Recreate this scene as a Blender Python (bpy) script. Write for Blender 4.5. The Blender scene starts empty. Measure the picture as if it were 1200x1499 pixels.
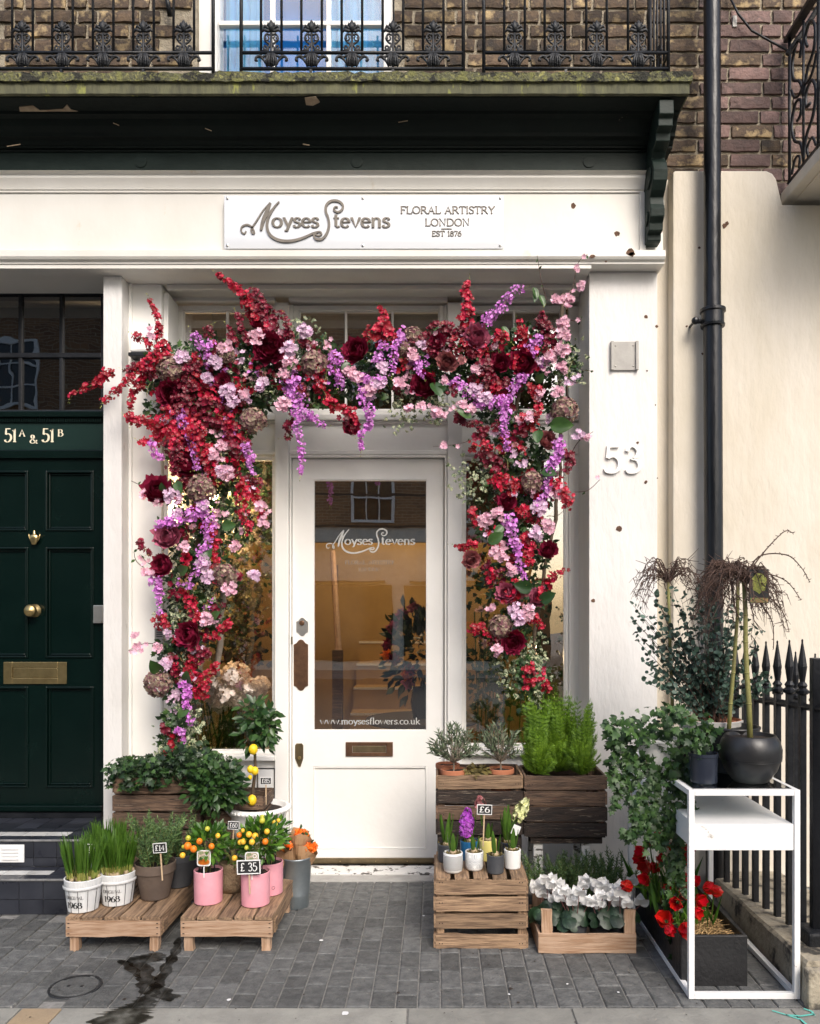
import bpy, math, random
import numpy as np
from mathutils import Vector, Matrix, Euler
random.seed(7); np.random.seed(7)
R = math.radians; PI = math.pi
SC = bpy.context.scene
COL = SC.collection

# ------------------------------------------------------------------ camera
F = 1155.0; CX = 640.0; CY = 900.0; CAMY = -4.05; CAMZ = 1.4
cam_d = bpy.data.cameras.new('camera'); cam = bpy.data.objects.new('camera', cam_d); COL.objects.link(cam)
cam.location = (0, CAMY, CAMZ); cam.rotation_euler = (R(90), 0, 0)
cam_d.sensor_fit = 'HORIZONTAL'; cam_d.sensor_width = 36; cam_d.lens = 36*F/1200
cam_d.shift_x = -(CX-600)/1200; cam_d.shift_y = (CY-749.5)/1200
cam_d.clip_start = 0.05; cam_d.clip_end = 500
SC.camera = cam

# ------------------------------------------------------------------ world and sun
SUN_EL, SUN_ROT = 41, 160          # sun_rotation measured like the Sky Texture does
w = bpy.data.worlds.new('World'); SC.world = w; w.use_nodes = True
wn = w.node_tree; bg = wn.nodes['Background']
sky = wn.nodes.new('ShaderNodeTexSky'); sky.sky_type = 'NISHITA'; sky.sun_disc = False
sky.sun_elevation = R(SUN_EL); sky.sun_rotation = R(SUN_ROT); sky.air_density = 1.0; sky.dust_density = 3.2; sky.ozone_density = 0.6
wn.links.new(sky.outputs[0], bg.inputs[0]); bg.inputs[1].default_value = 0.14
sl = bpy.data.lights.new('sun', 'SUN'); sl.energy = 1.15; sl.angle = R(26); sl.color = (1.0, 0.965, 0.915)
sun = bpy.data.objects.new('sun', sl); COL.objects.link(sun)
sd = Vector((math.sin(R(SUN_ROT))*math.cos(R(SUN_EL)), math.cos(R(SUN_ROT))*math.cos(R(SUN_EL)), math.sin(R(SUN_EL))))
sun.rotation_euler = sd.to_track_quat('Z', 'Y').to_euler(); sun.location = (0, -3, 8)
SC.view_settings.view_transform = 'Standard'; SC.view_settings.look = 'None'
SC.view_settings.exposure = 0.92; SC.view_settings.gamma = 1.0

# ------------------------------------------------------------------ helpers
def W(px, py, Y):
    d = Y - CAMY
    return Vector(((px-CX)*d/F, Y, CAMZ-(py-CY)*d/F))
def WX(px, Y): return (px-CX)*(Y-CAMY)/F
def WZ(py, Y): return CAMZ-(py-CY)*(Y-CAMY)/F
def S(Y): return (Y-CAMY)/F            # metres per photo pixel at depth Y
def U(a, b): return random.uniform(a, b)

def tag(o, label=None, cat=None, group=None, kind=None):
    if label: o['label'] = label
    if cat: o['category'] = cat
    if group: o['group'] = group
    if kind: o['kind'] = kind
    return o
def root(name, label, cat, loc=(0, 0, 0), group=None):
    o = bpy.data.objects.new(name, None); COL.objects.link(o); o.location = loc
    o.empty_display_size = .05
    return tag(o, label, cat, group)
def attach(o, parent):
    if parent is None: return o
    o.parent = parent
    if parent.parent is None:
        o.matrix_parent_inverse = Matrix.Translation(parent.location).inverted()
    elif parent.location.length > 1e-9:
        o.matrix_parent_inverse = Matrix.Translation(parent.location).inverted()
    return o
def put(name, me, parent=None, loc=(0, 0, 0), rot=(0, 0, 0), label=None):
    o = bpy.data.objects.new(name, me); COL.objects.link(o)
    o.location = loc; o.rotation_euler = rot
    attach(o, parent)
    if label: o['label'] = label
    return o
def copy_tree(o, parent=None):
    c = o.copy(); COL.objects.link(c)
    if parent: c.parent = parent
    for ch in list(o.children): copy_tree(ch, c)
    return c
def place(o, loc, rz=0, s=None):
    o.location = loc; o.rotation_euler = (0, 0, rz)
    if s: o.scale = (s, s, s)
    return o

class MB:
    def __init__(s): s.v = []; s.f = []
    def add(s, vs, fs, M=None):
        n = len(s.v)
        s.v += [tuple(M @ Vector(p)) if M is not None else tuple(p) for p in vs]
        s.f += [tuple(i+n for i in f) for f in fs]; return s
    def box(s, x0, x1, y0, y1, z0, z1, M=None):
        vs = [(x0,y0,z0),(x1,y0,z0),(x1,y1,z0),(x0,y1,z0),(x0,y0,z1),(x1,y0,z1),(x1,y1,z1),(x0,y1,z1)]
        return s.add(vs, [(0,3,2,1),(4,5,6,7),(0,1,5,4),(1,2,6,5),(2,3,7,6),(3,0,4,7)], M)
    def tube(s, pts, r, n=6, caps=True):
        pts = [Vector(p) for p in pts]; m = len(pts)
        rs = r if isinstance(r, (list, tuple)) else [r]*m
        vs = []; ref = None
        for i, p in enumerate(pts):
            t = (pts[min(i+1, m-1)]-pts[max(i-1, 0)])
            if t.length < 1e-9: t = Vector((0, 0, 1))
            t.normalize()
            if ref is None:
                ref = Vector((1, 0, 0)) if abs(t.x) < .8 else Vector((0, 1, 0))
            a = (ref - t*ref.dot(t)); 
            if a.length < 1e-6: a = t.orthogonal()
            a.normalize(); ref = a; b = t.cross(a)
            for k in range(n):
                an = 2*PI*k/n; vs.append(p + (a*math.cos(an)+b*math.sin(an))*rs[i])
        fs = []
        for i in range(m-1):
            for k in range(n):
                fs.append((i*n+k, i*n+(k+1) % n, (i+1)*n+(k+1) % n, (i+1)*n+k))
        if caps:
            fs.append(tuple(range(n))[::-1]); fs.append(tuple((m-1)*n+k for k in range(n)))
        return s.add(vs, fs)
    def lathe(s, prof, n=32, c=(0, 0, 0), sx=1, sy=1, M=None):
        vs = []; fs = []
        for (r, z) in prof:
            for k in range(n):
                a = 2*PI*k/n; vs.append((c[0]+r*math.cos(a)*sx, c[1]+r*math.sin(a)*sy, c[2]+z))
        for i in range(len(prof)-1):
            for k in range(n):
                fs.append((i*n+k, i*n+(k+1) % n, (i+1)*n+(k+1) % n, (i+1)*n+k))
        return s.add(vs, fs, M)
    def ball(s, c, r, n=12, m=8, sz=1.0):
        vs = [(c[0], c[1], c[2]-r*sz)]; fs = []
        for i in range(1, m):
            ph = -PI/2+PI*i/m
            for k in range(n):
                a = 2*PI*k/n
                vs.append((c[0]+r*math.cos(ph)*math.cos(a), c[1]+r*math.cos(ph)*math.sin(a), c[2]+r*sz*math.sin(ph)))
        vs.append((c[0], c[1], c[2]+r*sz)); L = len(vs)-1
        for k in range(n): fs.append((0, 1+(k+1) % n, 1+k)); fs.append((L, L-n+k, L-n+(k+1) % n))
        for i in range(m-2):
            for k in range(n): fs.append((1+i*n+k, 1+i*n+(k+1) % n, 1+(i+1)*n+(k+1) % n, 1+(i+1)*n+k))
        return s.add(vs, fs)
    def extr(s, prof, x0, x1):                       # profile of (y,z) pulled along x
        n = len(prof)
        vs = [(x0, y, z) for y, z in prof]+[(x1, y, z) for y, z in prof]
        fs = [(i, (i+1) % n, n+(i+1) % n, n+i) for i in range(n)]+[tuple(range(n))[::-1], tuple(range(n, 2*n))]
        return s.add(vs, fs)
    def prism(s, poly, y0, y1):                      # polygon of (x,z) pulled along y
        n = len(poly)
        vs = [(x, y0, z) for x, z in poly]+[(x, y1, z) for x, z in poly]
        fs = [(i, n+i, n+(i+1) % n, (i+1) % n) for i in range(n)]+[tuple(range(n)), tuple(range(n, 2*n))[::-1]]
        return s.add(vs, fs)
    def frame(s, x0, x1, z0, z1, y0, y1, t, tb=None, tt=None):   # four bars round an opening, in the XZ plane
        tb = t if tb is None else tb; tt = t if tt is None else tt
        s.box(x0, x0+t, y0, y1, z0, z1); s.box(x1-t, x1, y0, y1, z0, z1)
        s.box(x0+t, x1-t, y0, y1, z0, z0+tb); s.box(x0+t, x1-t, y0, y1, z1-tt, z1); return s
    def mesh(s, name, mat, smooth=False):
        me = bpy.data.meshes.new(name); me.from_pydata(s.v, [], s.f); me.materials.append(mat)
        if smooth is True:
            me.polygons.foreach_set('use_smooth', [True]*len(me.polygons))
        return me
    def build(s, name, mat, parent=None, smooth=False, bev=0, label=None, auto=0):
        me = s.mesh(name, mat, smooth); o = put(name, me, parent, label=label)
        if auto:
            me.polygons.foreach_set('use_smooth', [True]*len(me.polygons)); me.set_sharp_from_angle(angle=R(auto))
        if bev:
            b = o.modifiers.new('bevel', 'BEVEL'); b.width = bev; b.segments = 2; b.limit_method = 'ANGLE'; b.angle_limit = R(40)
        return o

# ------------------------------------------------------------------ materials
def pbr(name, c1, c2=None, ns=8, nd=6, stretch=(1, 1, 1), rough=.6, rough2=None, metal=0, bump=.15, bs=60, bstretch=None,
        rnd=0, tint=0, trans=0, spec=.5, lo=.35, hi=.65, c3=None, spot=None, coat=0):
    m = bpy.data.materials.new(name); m.use_nodes = True; nt = m.node_tree; N = nt.nodes; L = nt.links
    b = N['Principled BSDF']; out = N['Material Output']
    tc = N.new('ShaderNodeTexCoord'); oi = N.new('ShaderNodeObjectInfo')
    ad = N.new('ShaderNodeVectorMath'); ad.operation = 'MULTIPLY_ADD'
    ad.inputs[1].default_value = stretch
    mu = N.new('ShaderNodeMath'); mu.operation = 'MULTIPLY'; mu.inputs[1].default_value = 41 if rnd else 0
    L.new(oi.outputs['Random'], mu.inputs[0]); L.new(tc.outputs['Object'], ad.inputs[0]); L.new(mu.outputs[0], ad.inputs[2])
    nz = N.new('ShaderNodeTexNoise'); nz.inputs['Scale'].default_value = ns; nz.inputs['Detail'].default_value = nd; nz.inputs['Roughness'].default_value = .6
    L.new(ad.outputs[0], nz.inputs['Vector'])
    cr = N.new('ShaderNodeValToRGB'); L.new(nz.outputs['Fac'], cr.inputs[0])
    c2 = c2 or tuple(x*.85 for x in c1)
    e = cr.color_ramp.elements; e[0].position = lo; e[1].position = hi; e[0].color = (*c1, 1); e[1].color = (*c2, 1)
    if c3: x = cr.color_ramp.elements.new(min(.98, hi+.12)); x.color = (*c3, 1)
    col = cr.outputs[0]
    if spot:                                          # (scale, threshold, colour): flakes, moss, stains of their own shape
        n2 = N.new('ShaderNodeTexNoise'); n2.inputs['Scale'].default_value = spot[0]; n2.inputs['Detail'].default_value = 8; n2.inputs['Roughness'].default_value = .65
        L.new(ad.outputs[0], n2.inputs['Vector'])
        r2 = N.new('ShaderNodeValToRGB'); r2.color_ramp.elements[0].position = spot[1]; r2.color_ramp.elements[1].position = spot[1]+(spot[3] if len(spot) > 3 else .03)
        L.new(n2.outputs['Fac'], r2.inputs[0]); mx = N.new('ShaderNodeMix'); mx.data_type = 'RGBA'
        L.new(r2.outputs[0], mx.inputs[0]); L.new(col, mx.inputs[6]); mx.inputs[7].default_value = (*spot[2], 1); col = mx.outputs[2]
    if rnd:
        hs = N.new('ShaderNodeHueSaturation'); L.new(col, hs.inputs['Color'])
        mr = N.new('ShaderNodeMapRange'); mr.inputs[3].default_value = 1-rnd; mr.inputs[4].default_value = 1+rnd
        L.new(oi.outputs['Random'], mr.inputs[0]); L.new(mr.outputs[0], hs.inputs['Value']); col = hs.outputs[0]
    if tint:
        at = N.new('ShaderNodeAttribute'); at.attribute_name = 'tint'
        hs = N.new('ShaderNodeHueSaturation'); L.new(col, hs.inputs['Color'])
        mr = N.new('ShaderNodeMapRange'); mr.inputs[3].default_value = 1-tint; mr.inputs[4].default_value = 1+tint
        L.new(at.outputs['Fac'], mr.inputs[0]); L.new(mr.outputs[0], hs.inputs['Value'])
        m2 = N.new('ShaderNodeMapRange'); hq = .03*tint if c1[1] > c1[0]*.9 else .006
        m2.inputs[3].default_value = .5+hq; m2.inputs[4].default_value = .5-hq
        L.new(at.outputs['Fac'], m2.inputs[0]); L.new(m2.outputs[0], hs.inputs['Hue']); col = hs.outputs[0]
    L.new(col, b.inputs['Base Color'])
    b.inputs['Metallic'].default_value = metal; b.inputs['Specular IOR Level'].default_value = spec
    if coat: b.inputs['Coat Weight'].default_value = coat; b.inputs['Coat Roughness'].default_value = .08
    if rough2 is None: b.inputs['Roughness'].default_value = rough
    else:
        mr = N.new('ShaderNodeMapRange'); mr.inputs[3].default_value = rough; mr.inputs[4].default_value = rough2
        L.new(nz.outputs['Fac'], mr.inputs[0]); L.new(mr.outputs[0], b.inputs['Roughness'])
    if bump:
        n3 = N.new('ShaderNodeTexNoise'); n3.inputs['Scale'].default_value = bs; n3.inputs['Detail'].default_value = 5
        if bstretch:
            a2 = N.new('ShaderNodeVectorMath'); a2.operation = 'MULTIPLY_ADD'; a2.inputs[1].default_value = bstretch
            L.new(tc.outputs['Object'], a2.inputs[0]); L.new(mu.outputs[0], a2.inputs[2]); L.new(a2.outputs[0], n3.inputs['Vector'])
        else: L.new(ad.outputs[0], n3.inputs['Vector'])
        bp = N.new('ShaderNodeBump'); bp.inputs['Strength'].default_value = bump; bp.inputs['Distance'].default_value = .01
        L.new(n3.outputs['Fac'], bp.inputs['Height']); L.new(bp.outputs[0], b.inputs['Normal'])
    if trans:
        tr = N.new('ShaderNodeBsdfTranslucent'); L.new(col, tr.inputs[0]); mx = N.new('ShaderNodeMixShader'); mx.inputs[0].default_value = trans
        L.new(b.outputs[0], mx.inputs[1]); L.new(tr.outputs[0], mx.inputs[2]); L.new(mx.outputs[0], out.inputs[0])
    return m
def glass(name, fac, tint=(1, 1, 1), wob=0.0):
    m = bpy.data.materials.new(name); m.use_nodes = True; nt = m.node_tree; N = nt.nodes; L = nt.links
    N.remove(N['Principled BSDF'])
    t = N.new('ShaderNodeBsdfTransparent'); t.inputs[0].default_value = (*tint, 1)
    g = N.new('ShaderNodeBsdfGlossy'); g.inputs['Roughness'].default_value = .0; g.inputs[0].default_value = (1, 1, 1, 1)
    lw = N.new('ShaderNodeFresnel'); lw.inputs[0].default_value = 1.5
    mr = N.new('ShaderNodeMapRange'); mr.inputs[3].default_value = fac-.04; mr.inputs[4].default_value = 1.0; L.new(lw.outputs[0], mr.inputs[0])
    mx = N.new('ShaderNodeMixShader'); L.new(mr.outputs[0], mx.inputs[0])
    L.new(t.outputs[0], mx.inputs[1]); L.new(g.outputs[0], mx.inputs[2]); L.new(mx.outputs[0], N['Material Output'].inputs[0])
    if wob:
        tc = N.new('ShaderNodeTexCoord'); nz = N.new('ShaderNodeTexNoise'); nz.inputs['Scale'].default_value = 3
        L.new(tc.outputs['Object'], nz.inputs['Vector']); bp = N.new('ShaderNodeBump'); bp.inputs['Strength'].default_value = wob; bp.inputs['Distance'].default_value = .02
        L.new(nz.outputs['Fac'], bp.inputs['Height']); L.new(bp.outputs[0], g.inputs['Normal'])
    return m
def lamp_mat(name, col, s):
    m = bpy.data.materials.new(name); m.use_nodes = True; b = m.node_tree.nodes['Principled BSDF']
    b.inputs['Emission Color'].default_value = (*col, 1); b.inputs['Emission Strength'].default_value = s; return m

MT = dict(
 white=pbr('white_gloss_paint', (.86,.845,.81), (.82,.805,.765), ns=3, rough=.32, rough2=.5, bump=.12, bs=25, spot=(9,.70,(.62,.60,.56),.10)),
 white_pillar=pbr('white_masonry_paint', (.72,.705,.68), (.66,.64,.61), ns=4, stretch=(1.3,1.3,.45), rough=.6, bump=.5, bs=26, lo=.42, hi=.72, spot=(9,.665,(.50,.475,.44),.06)),
 cream_fascia=pbr('cream_fascia_paint', (.72,.70,.65), (.66,.635,.575), ns=2.5, stretch=(1,1,.6), rough=.42, bump=.2, bs=14, spot=(7,.66,(.60,.53,.42),.10)),
 chipped=pbr('chipped_white_paint', (.78,.77,.75), (.70,.69,.66), ns=6, rough=.6, bump=.4, bs=40, stretch=(1,1,2.5), spot=(16,.56,(.10,.09,.08),.02)),
 stone=pbr('threshold_stone', (.44,.43,.41), (.34,.33,.31), ns=12, rough=.8, bump=.3, bs=80),
 stucco=pbr('cream_stucco', (.67,.615,.525), (.58,.52,.41), ns=2.2, stretch=(1.3,1.3,.5), rough=.85, bump=.6, bs=20, lo=.4, hi=.72, spot=(8,.68,(.55,.49,.39),.08)),
 brick=pbr('london_brick', (.165,.112,.068), (.080,.057,.042), ns=14, rough=.9, bump=.5, bs=90, rnd=.50, c3=(.38,.28,.15), lo=.3, hi=.52, spot=(6,.54,(.060,.050,.042),.14)),
 brick_pink=pbr('weathered_red_brick', (.20,.125,.11), (.12,.082,.074), ns=10, rough=.9, bump=.8, bs=60, rnd=.4, c3=(.40,.25,.22), lo=.3, hi=.6, spot=(5,.60,(.10,.08,.075),.10)),
 mortar=pbr('lime_mortar', (.44,.385,.29), (.27,.23,.17), ns=20, rough=.95, bump=.8, bs=120, spot=(7,.55,(.18,.15,.11),.1)),
 green_dark=pbr('blackened_green_paint', (.004,.007,.006), (.007,.012,.010), ns=4, spec=.2, rough=.5, rough2=.8, bump=.25, bs=30, spot=(7,.70,(.11,.09,.065),.012)),
 green_frieze=pbr('green_frieze_paint', (.006,.020,.016), (.008,.025,.020), ns=3, rough=.3, bump=.05),
 green_band=pbr('faded_green_paint', (.017,.028,.023), (.009,.017,.013), ns=5, spec=.2, rough=.5, bump=.2, bs=30, stretch=(1,1,2), spot=(5,.70,(.16,.16,.14),.05)),
 green_door=pbr('bottle_green_gloss', (.0012,.0062,.0050), (.0016,.0078,.0062), ns=5, rough=.16, rough2=.34, bump=.12, bs=9, spec=.28, spot=(30,.81,(.5,.55,.52),.01)),
 moss=pbr('mossy_lead', (.16,.16,.055), (.08,.08,.05), ns=28, rough=.95, bump=1.0, bs=90, lo=.4, hi=.55, spot=(18,.52,(.025,.025,.018),.05), c3=(.30,.29,.10)),
 moss2=pbr('streaked_slab_edge', (.07,.07,.045), (.13,.13,.07), ns=22, stretch=(1,1,.3), rough=.9, bump=.5, bs=60, spot=(14,.60,(.24,.25,.07),.06)),
 bare=pbr('bare_rotten_wood', (.42,.33,.22), (.24,.18,.12), ns=20, rough=.9, stretch=(1,1,4)),
 iron=pbr('black_iron', (.006,.007,.009), (.014,.015,.018), ns=10, spec=.35, rough=.32, rough2=.5, bump=.25, bs=60),
 iron_matte=pbr('weathered_cast_iron', (.020,.022,.025), (.009,.010,.012), ns=25, rough=.55, bump=.5, bs=80),
 pipe=pbr('pipe_black_paint', (.004,.005,.007), (.010,.011,.014), ns=7, spec=.4, rough=.22, rough2=.4, bump=.35, bs=30, stretch=(1,1,.35)),
 brass=pbr('aged_brass', (.62,.47,.22), (.42,.31,.14), ns=14, rough=.28, rough2=.45, metal=1, bump=.1, bs=30),
 brass_dull=pbr('dull_brass', (.26,.20,.115), (.18,.14,.085), ns=16, rough=.4, metal=.85, bump=.1),
 copper=pbr('worn_bronze_plate', (.24,.13,.075), (.15,.085,.055), ns=20, rough=.4, metal=.8, bump=.15),
 steel=pbr('brushed_steel', (.62,.60,.56), (.50,.48,.45), ns=8, rough=.35, metal=.9, bump=.05),
 vent=pbr('grey_painted_metal', (.40,.385,.35), (.32,.305,.28), ns=10, rough=.5, bump=.1),
 letter=pbr('pewter_lettering', (.19,.165,.135), (.13,.115,.095), ns=30, rough=.45, metal=.1, bump=0),
 gold_letter=pbr('cream_gilt_lettering', (.82,.74,.56), (.75,.66,.46), rough=.5, bump=0),
 vinyl=pbr('frosted_vinyl', (.46,.46,.44), (.40,.40,.38), rough=.7, bump=0),
 vinyl_dark=pbr('grey_vinyl', (.22,.20,.17), (.19,.17,.15), rough=.7, bump=0),
 tile=pbr('black_glazed_tile', (.018,.020,.028), (.035,.038,.048), ns=7, rough=.18, rough2=.42, bump=.1, bs=12, rnd=.3),
 tile_white=pbr('white_glazed_tile', (.62,.62,.60), (.46,.46,.44), ns=12, rough=.3, bump=.1, rnd=.1),
 grout=pbr('grey_grout', (.20,.20,.20), (.12,.12,.12), ns=30, rough=.9),
 paver=pbr('grey_paving_brick', (.132,.134,.130), (.074,.076,.075), ns=26, rough=.62, rough2=.88, bump=.7, bs=90, rnd=.25, spot=(40,.64,(.21,.205,.19),.05)),
 joint=pbr('sandy_joint', (.27,.265,.25), (.16,.155,.145), ns=30, rough=.95),
 slab=pbr('york_stone_slab', (.28,.275,.245), (.21,.205,.185), ns=9, rough=.8, bump=.4, bs=70, rnd=.10, spot=(42,.69,(.06,.06,.055),.02)),
 slab_tan=pbr('tan_stone_slab', (.36,.27,.17), (.29,.22,.145), ns=9, rough=.8, bump=.4, bs=70, spot=(42,.69,(.07,.06,.05),.02)),
 asphalt=pbr('asphalt', (.05,.05,.052), (.035,.035,.037), ns=60, rough=.9),
 kerbstone=pbr('weathered_kerb_stone', (.42,.37,.28), (.27,.235,.175), ns=9, rough=.9, bump=.9, bs=40, spot=(9,.53,(.055,.05,.042),.10)),
 teal=pbr('teal_spray_paint', (.10,.50,.42), (.16,.52,.44), ns=30, rough=.8),
 wood=pbr('pine_slat', (.36,.235,.14), (.16,.10,.06), ns=7, stretch=(1.2,14,14), rough=.75, bump=.6, bs=10, bstretch=(1.5,30,30), rnd=.25, lo=.40, hi=.62, c3=(.10,.062,.04), spot=(4,.66,(.13,.08,.05),.10)),
 wood_pale=pbr('fresh_pine_slat', (.50,.34,.23), (.34,.20,.115), ns=7, stretch=(1.0,14,14), rough=.7, bump=.35, bs=10, bstretch=(1.5,30,30), rnd=.14, lo=.42, hi=.62, c3=(.28,.15,.085), spot=(5,.70,(.25,.14,.08),.05)),
 wood_dark=pbr('weathered_crate_slat', (.20,.125,.080), (.075,.047,.033), ns=7, stretch=(1.2,12,12), rough=.85, bump=.8, bs=10, bstretch=(1.5,30,30), rnd=.35, lo=.38, hi=.60, c3=(.30,.22,.155)),
 wood_black=pbr('rotten_dark_slat', (.060,.040,.030), (.028,.021,.017), ns=7, stretch=(1.5,9,9), rough=.85, bump=1.0, bs=12, bstretch=(2,30,30), rnd=.25, lo=.35, hi=.6, spot=(9,.60,(.20,.16,.12),.03)),
 nail=pbr('rusty_nail', (.035,.022,.016), rough=.8, bump=0),
 hole=pbr('knocked_plaster', (.16,.085,.05), (.06,.035,.025), ns=60, rough=.95),
 terracotta=pbr('terracotta', (.46,.17,.085), (.36,.13,.065), ns=12, rough=.8, bump=.2),
 brown_pot=pbr('brown_clay_pot', (.125,.090,.068), (.09,.066,.052), ns=9, rough=.75, bump=.25, bs=50),
 grey_pot=pbr('dark_grey_pot', (.045,.048,.055), (.065,.068,.075), ns=9, rough=.6, bump=.15),
 bowl=pbr('matt_black_ceramic', (.012,.012,.013), (.019,.019,.020), ns=5, rough=.30, rough2=.42, bump=.12, bs=30),
 navy=pbr('navy_glazed_pot', (.018,.022,.034), (.026,.032,.046), ns=5, rough=.22, bump=.05),
 blue=pbr('blue_glazed_pot', (.015,.11,.26), (.02,.14,.30), rough=.3, bump=.05),
 yellow=pbr('yellow_glazed_pot', (.75,.66,.22), (.70,.60,.18), rough=.4, bump=.05),
 white_pot=pbr('white_ceramic', (.80,.80,.78), (.76,.76,.74), rough=.35, bump=.05),
 pink=pbr('pink_ceramic', (.80,.38,.44), (.72,.31,.37), ns=9, rough=.42, bump=.12, bs=30, spot=(22,.68,(.52,.26,.26),.08)),
 peach=pbr('bare_peach_clay', (.78,.48,.30), (.70,.42,.26), rough=.8),
 zinc=pbr('galvanised_zinc', (.34,.38,.40), (.24,.28,.30), ns=7, rough=.35, rough2=.55, metal=.75, bump=.1, bs=12),
 pail=pbr('whitewashed_pail', (.74,.74,.73), (.60,.61,.61), ns=8, stretch=(3,3,1), rough=.75, bump=.3, bs=20, bstretch=(6,6,1), spot=(14,.66,(.40,.38,.35),.05)),
 ink=pbr('black_print', (.02,.02,.02), rough=.7, bump=0),
 soil=pbr('potting_soil', (.035,.022,.015), (.02,.013,.01), ns=60, rough=.95, bump=1, bs=150),
 straw=pbr('dry_straw', (.42,.29,.13), (.30,.19,.08), rough=.8, tint=.5, bump=0),
 bulb=pbr('bulb_skin', (.62,.47,.30), (.48,.34,.2), ns=30, rough=.6, bump=0, tint=.3),
 chalkboard=pbr('chalkboard', (.012,.012,.013), (.02,.02,.021), ns=20, rough=.7, bump=0),
 chalk=pbr('white_chalk', (.82,.82,.80), rough=.9, bump=0),
 stick=pbr('pale_stick', (.62,.46,.30), (.5,.36,.22), rough=.7, bump=0),
 paper=pbr('kraft_paper', (.42,.25,.13), (.34,.20,.10), ns=8, rough=.8, bump=.5, bs=14),
 burlap=pbr('burlap', (.34,.25,.15), (.25,.18,.11), ns=40, rough=.95, bump=1, bs=150),
 white_metal=pbr('white_powder_coat', (.80,.80,.79), (.76,.76,.75), ns=6, rough=.38, bump=.1, spot=(14,.66,(.42,.38,.33),.05)),
 trough=pbr('black_trough', (.007,.007,.008), (.016,.016,.017), ns=6, rough=.5, bump=.3, bs=60),
 orange=pbr('orange_peel', (.90,.24,.012), (.85,.20,.01), ns=9, rough=.42, bump=.15, bs=250),
 kumquat=pbr('yellow_orange_peel', (.90,.46,.025), (.82,.50,.05), ns=9, rough=.42, bump=.15, bs=250),
 limefruit=pbr('green_fruit', (.42,.46,.05), (.55,.50,.05), ns=9, rough=.42, bump=.1),
 lemon=pbr('lemon_peel', (.92,.62,.02), (.88,.58,.02), ns=12, rough=.4, bump=.2, bs=200),
 leaf_ivy=pbr('ivy_leaf', (.018,.052,.012), (.042,.10,.022), ns=40, rough=.5, tint=.65, trans=.15, bump=0),
 leaf_var=pbr('variegated_leaf', (.42,.44,.27), (.07,.115,.055), ns=110, nd=2, rough=.5, tint=.30, trans=.15, bump=0, lo=.47, hi=.53),
 leaf_dark=pbr('dark_leaf', (.014,.036,.013), (.026,.055,.018), ns=30, rough=.45, tint=.5, trans=.1, bump=0),
 leaf_bay=pbr('bay_leaf', (.024,.062,.015), (.040,.095,.022), ns=30, rough=.36, tint=.45, trans=.12, bump=0),
 leaf_citrus=pbr('citrus_leaf', (.045,.125,.014), (.085,.20,.022), ns=20, rough=.33, tint=.55, trans=.2, bump=0),
 leaf_lime=pbr('lime_conifer', (.16,.29,.016), (.10,.21,.012), ns=8, rough=.55, tint=.35, trans=.25, bump=0),
 leaf_olive=pbr('olive_leaf', (.16,.20,.125), (.09,.13,.065), ns=60, rough=.5, tint=.5, trans=.1, bump=0),
 leaf_euc=pbr('eucalyptus_leaf', (.075,.13,.098), (.045,.088,.064), ns=30, rough=.5, tint=.45, trans=.1, bump=0),
 leaf_rosemary=pbr('rosemary_needle', (.13,.22,.075), (.06,.125,.04), ns=30, rough=.55, tint=.45, trans=.1, bump=0),
 leaf_blade=pbr('daffodil_blade', (.12,.26,.022), (.22,.38,.045), ns=20, rough=.42, tint=.55, trans=.2, bump=0),
 leaf_pale=pbr('pale_shoot', (.52,.50,.14), (.40,.46,.09), rough=.5, tint=.3, trans=.2, bump=0),
 leaf_cyc=pbr('cyclamen_leaf', (.010,.032,.013), (.035,.07,.036), ns=60, rough=.42, tint=.4, trans=.1, bump=0, lo=.5, hi=.62),
 leaf_brown=pbr('bronze_leaf', (.16,.13,.035), (.09,.07,.03), rough=.5, tint=.4, bump=0),
 stem=pbr('woody_stem', (.12,.085,.05), (.08,.055,.035), ns=30, rough=.8, bump=.2),
 stem_green=pbr('green_bark', (.24,.235,.07), (.19,.17,.06), ns=16, rough=.6, bump=.3, bs=60),
 stem_grey=pbr('grey_bark', (.30,.25,.19), (.20,.16,.12), ns=30, rough=.8, bump=.3),
 twig=pbr('brown_twig', (.085,.045,.030), (.055,.032,.024), ns=30, rough=.75, bump=0),
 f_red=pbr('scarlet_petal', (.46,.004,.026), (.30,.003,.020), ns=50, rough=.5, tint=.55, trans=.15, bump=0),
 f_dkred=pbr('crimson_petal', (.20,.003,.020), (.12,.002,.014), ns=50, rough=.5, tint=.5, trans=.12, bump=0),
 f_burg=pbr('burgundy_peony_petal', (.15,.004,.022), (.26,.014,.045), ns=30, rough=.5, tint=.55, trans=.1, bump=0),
 f_mauve=pbr('mauve_peony_petal', (.46,.13,.19), (.34,.08,.14), ns=30, rough=.5, tint=.4, trans=.15, bump=0),
 f_rose=pbr('dusty_rose_petal', (.48,.20,.19), (.26,.07,.08), ns=30, rough=.5, tint=.4, trans=.15, bump=0),
 f_wist=pbr('violet_petal', (.62,.14,.60), (.70,.32,.70), ns=30, rough=.5, tint=.35, trans=.2, bump=0),
 f_pink=pbr('pale_pink_petal', (.74,.36,.48), (.80,.54,.62), ns=60, rough=.5, tint=.25, trans=.2, bump=0),
 f_lilac=pbr('lilac_pink_petal', (.68,.42,.60), (.76,.58,.70), ns=60, rough=.5, tint=.25, trans=.2, bump=0),
 f_hyd=pbr('dried_hydrangea_petal', (.34,.27,.18), (.18,.06,.08), ns=60, rough=.7, tint=.5, trans=.1, bump=0, lo=.42, hi=.58),
 f_peach=pbr('peach_hydrangea_petal', (.93,.76,.64), (.94,.84,.76), ns=40, rough=.6, tint=.06, trans=.2, bump=0),
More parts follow.
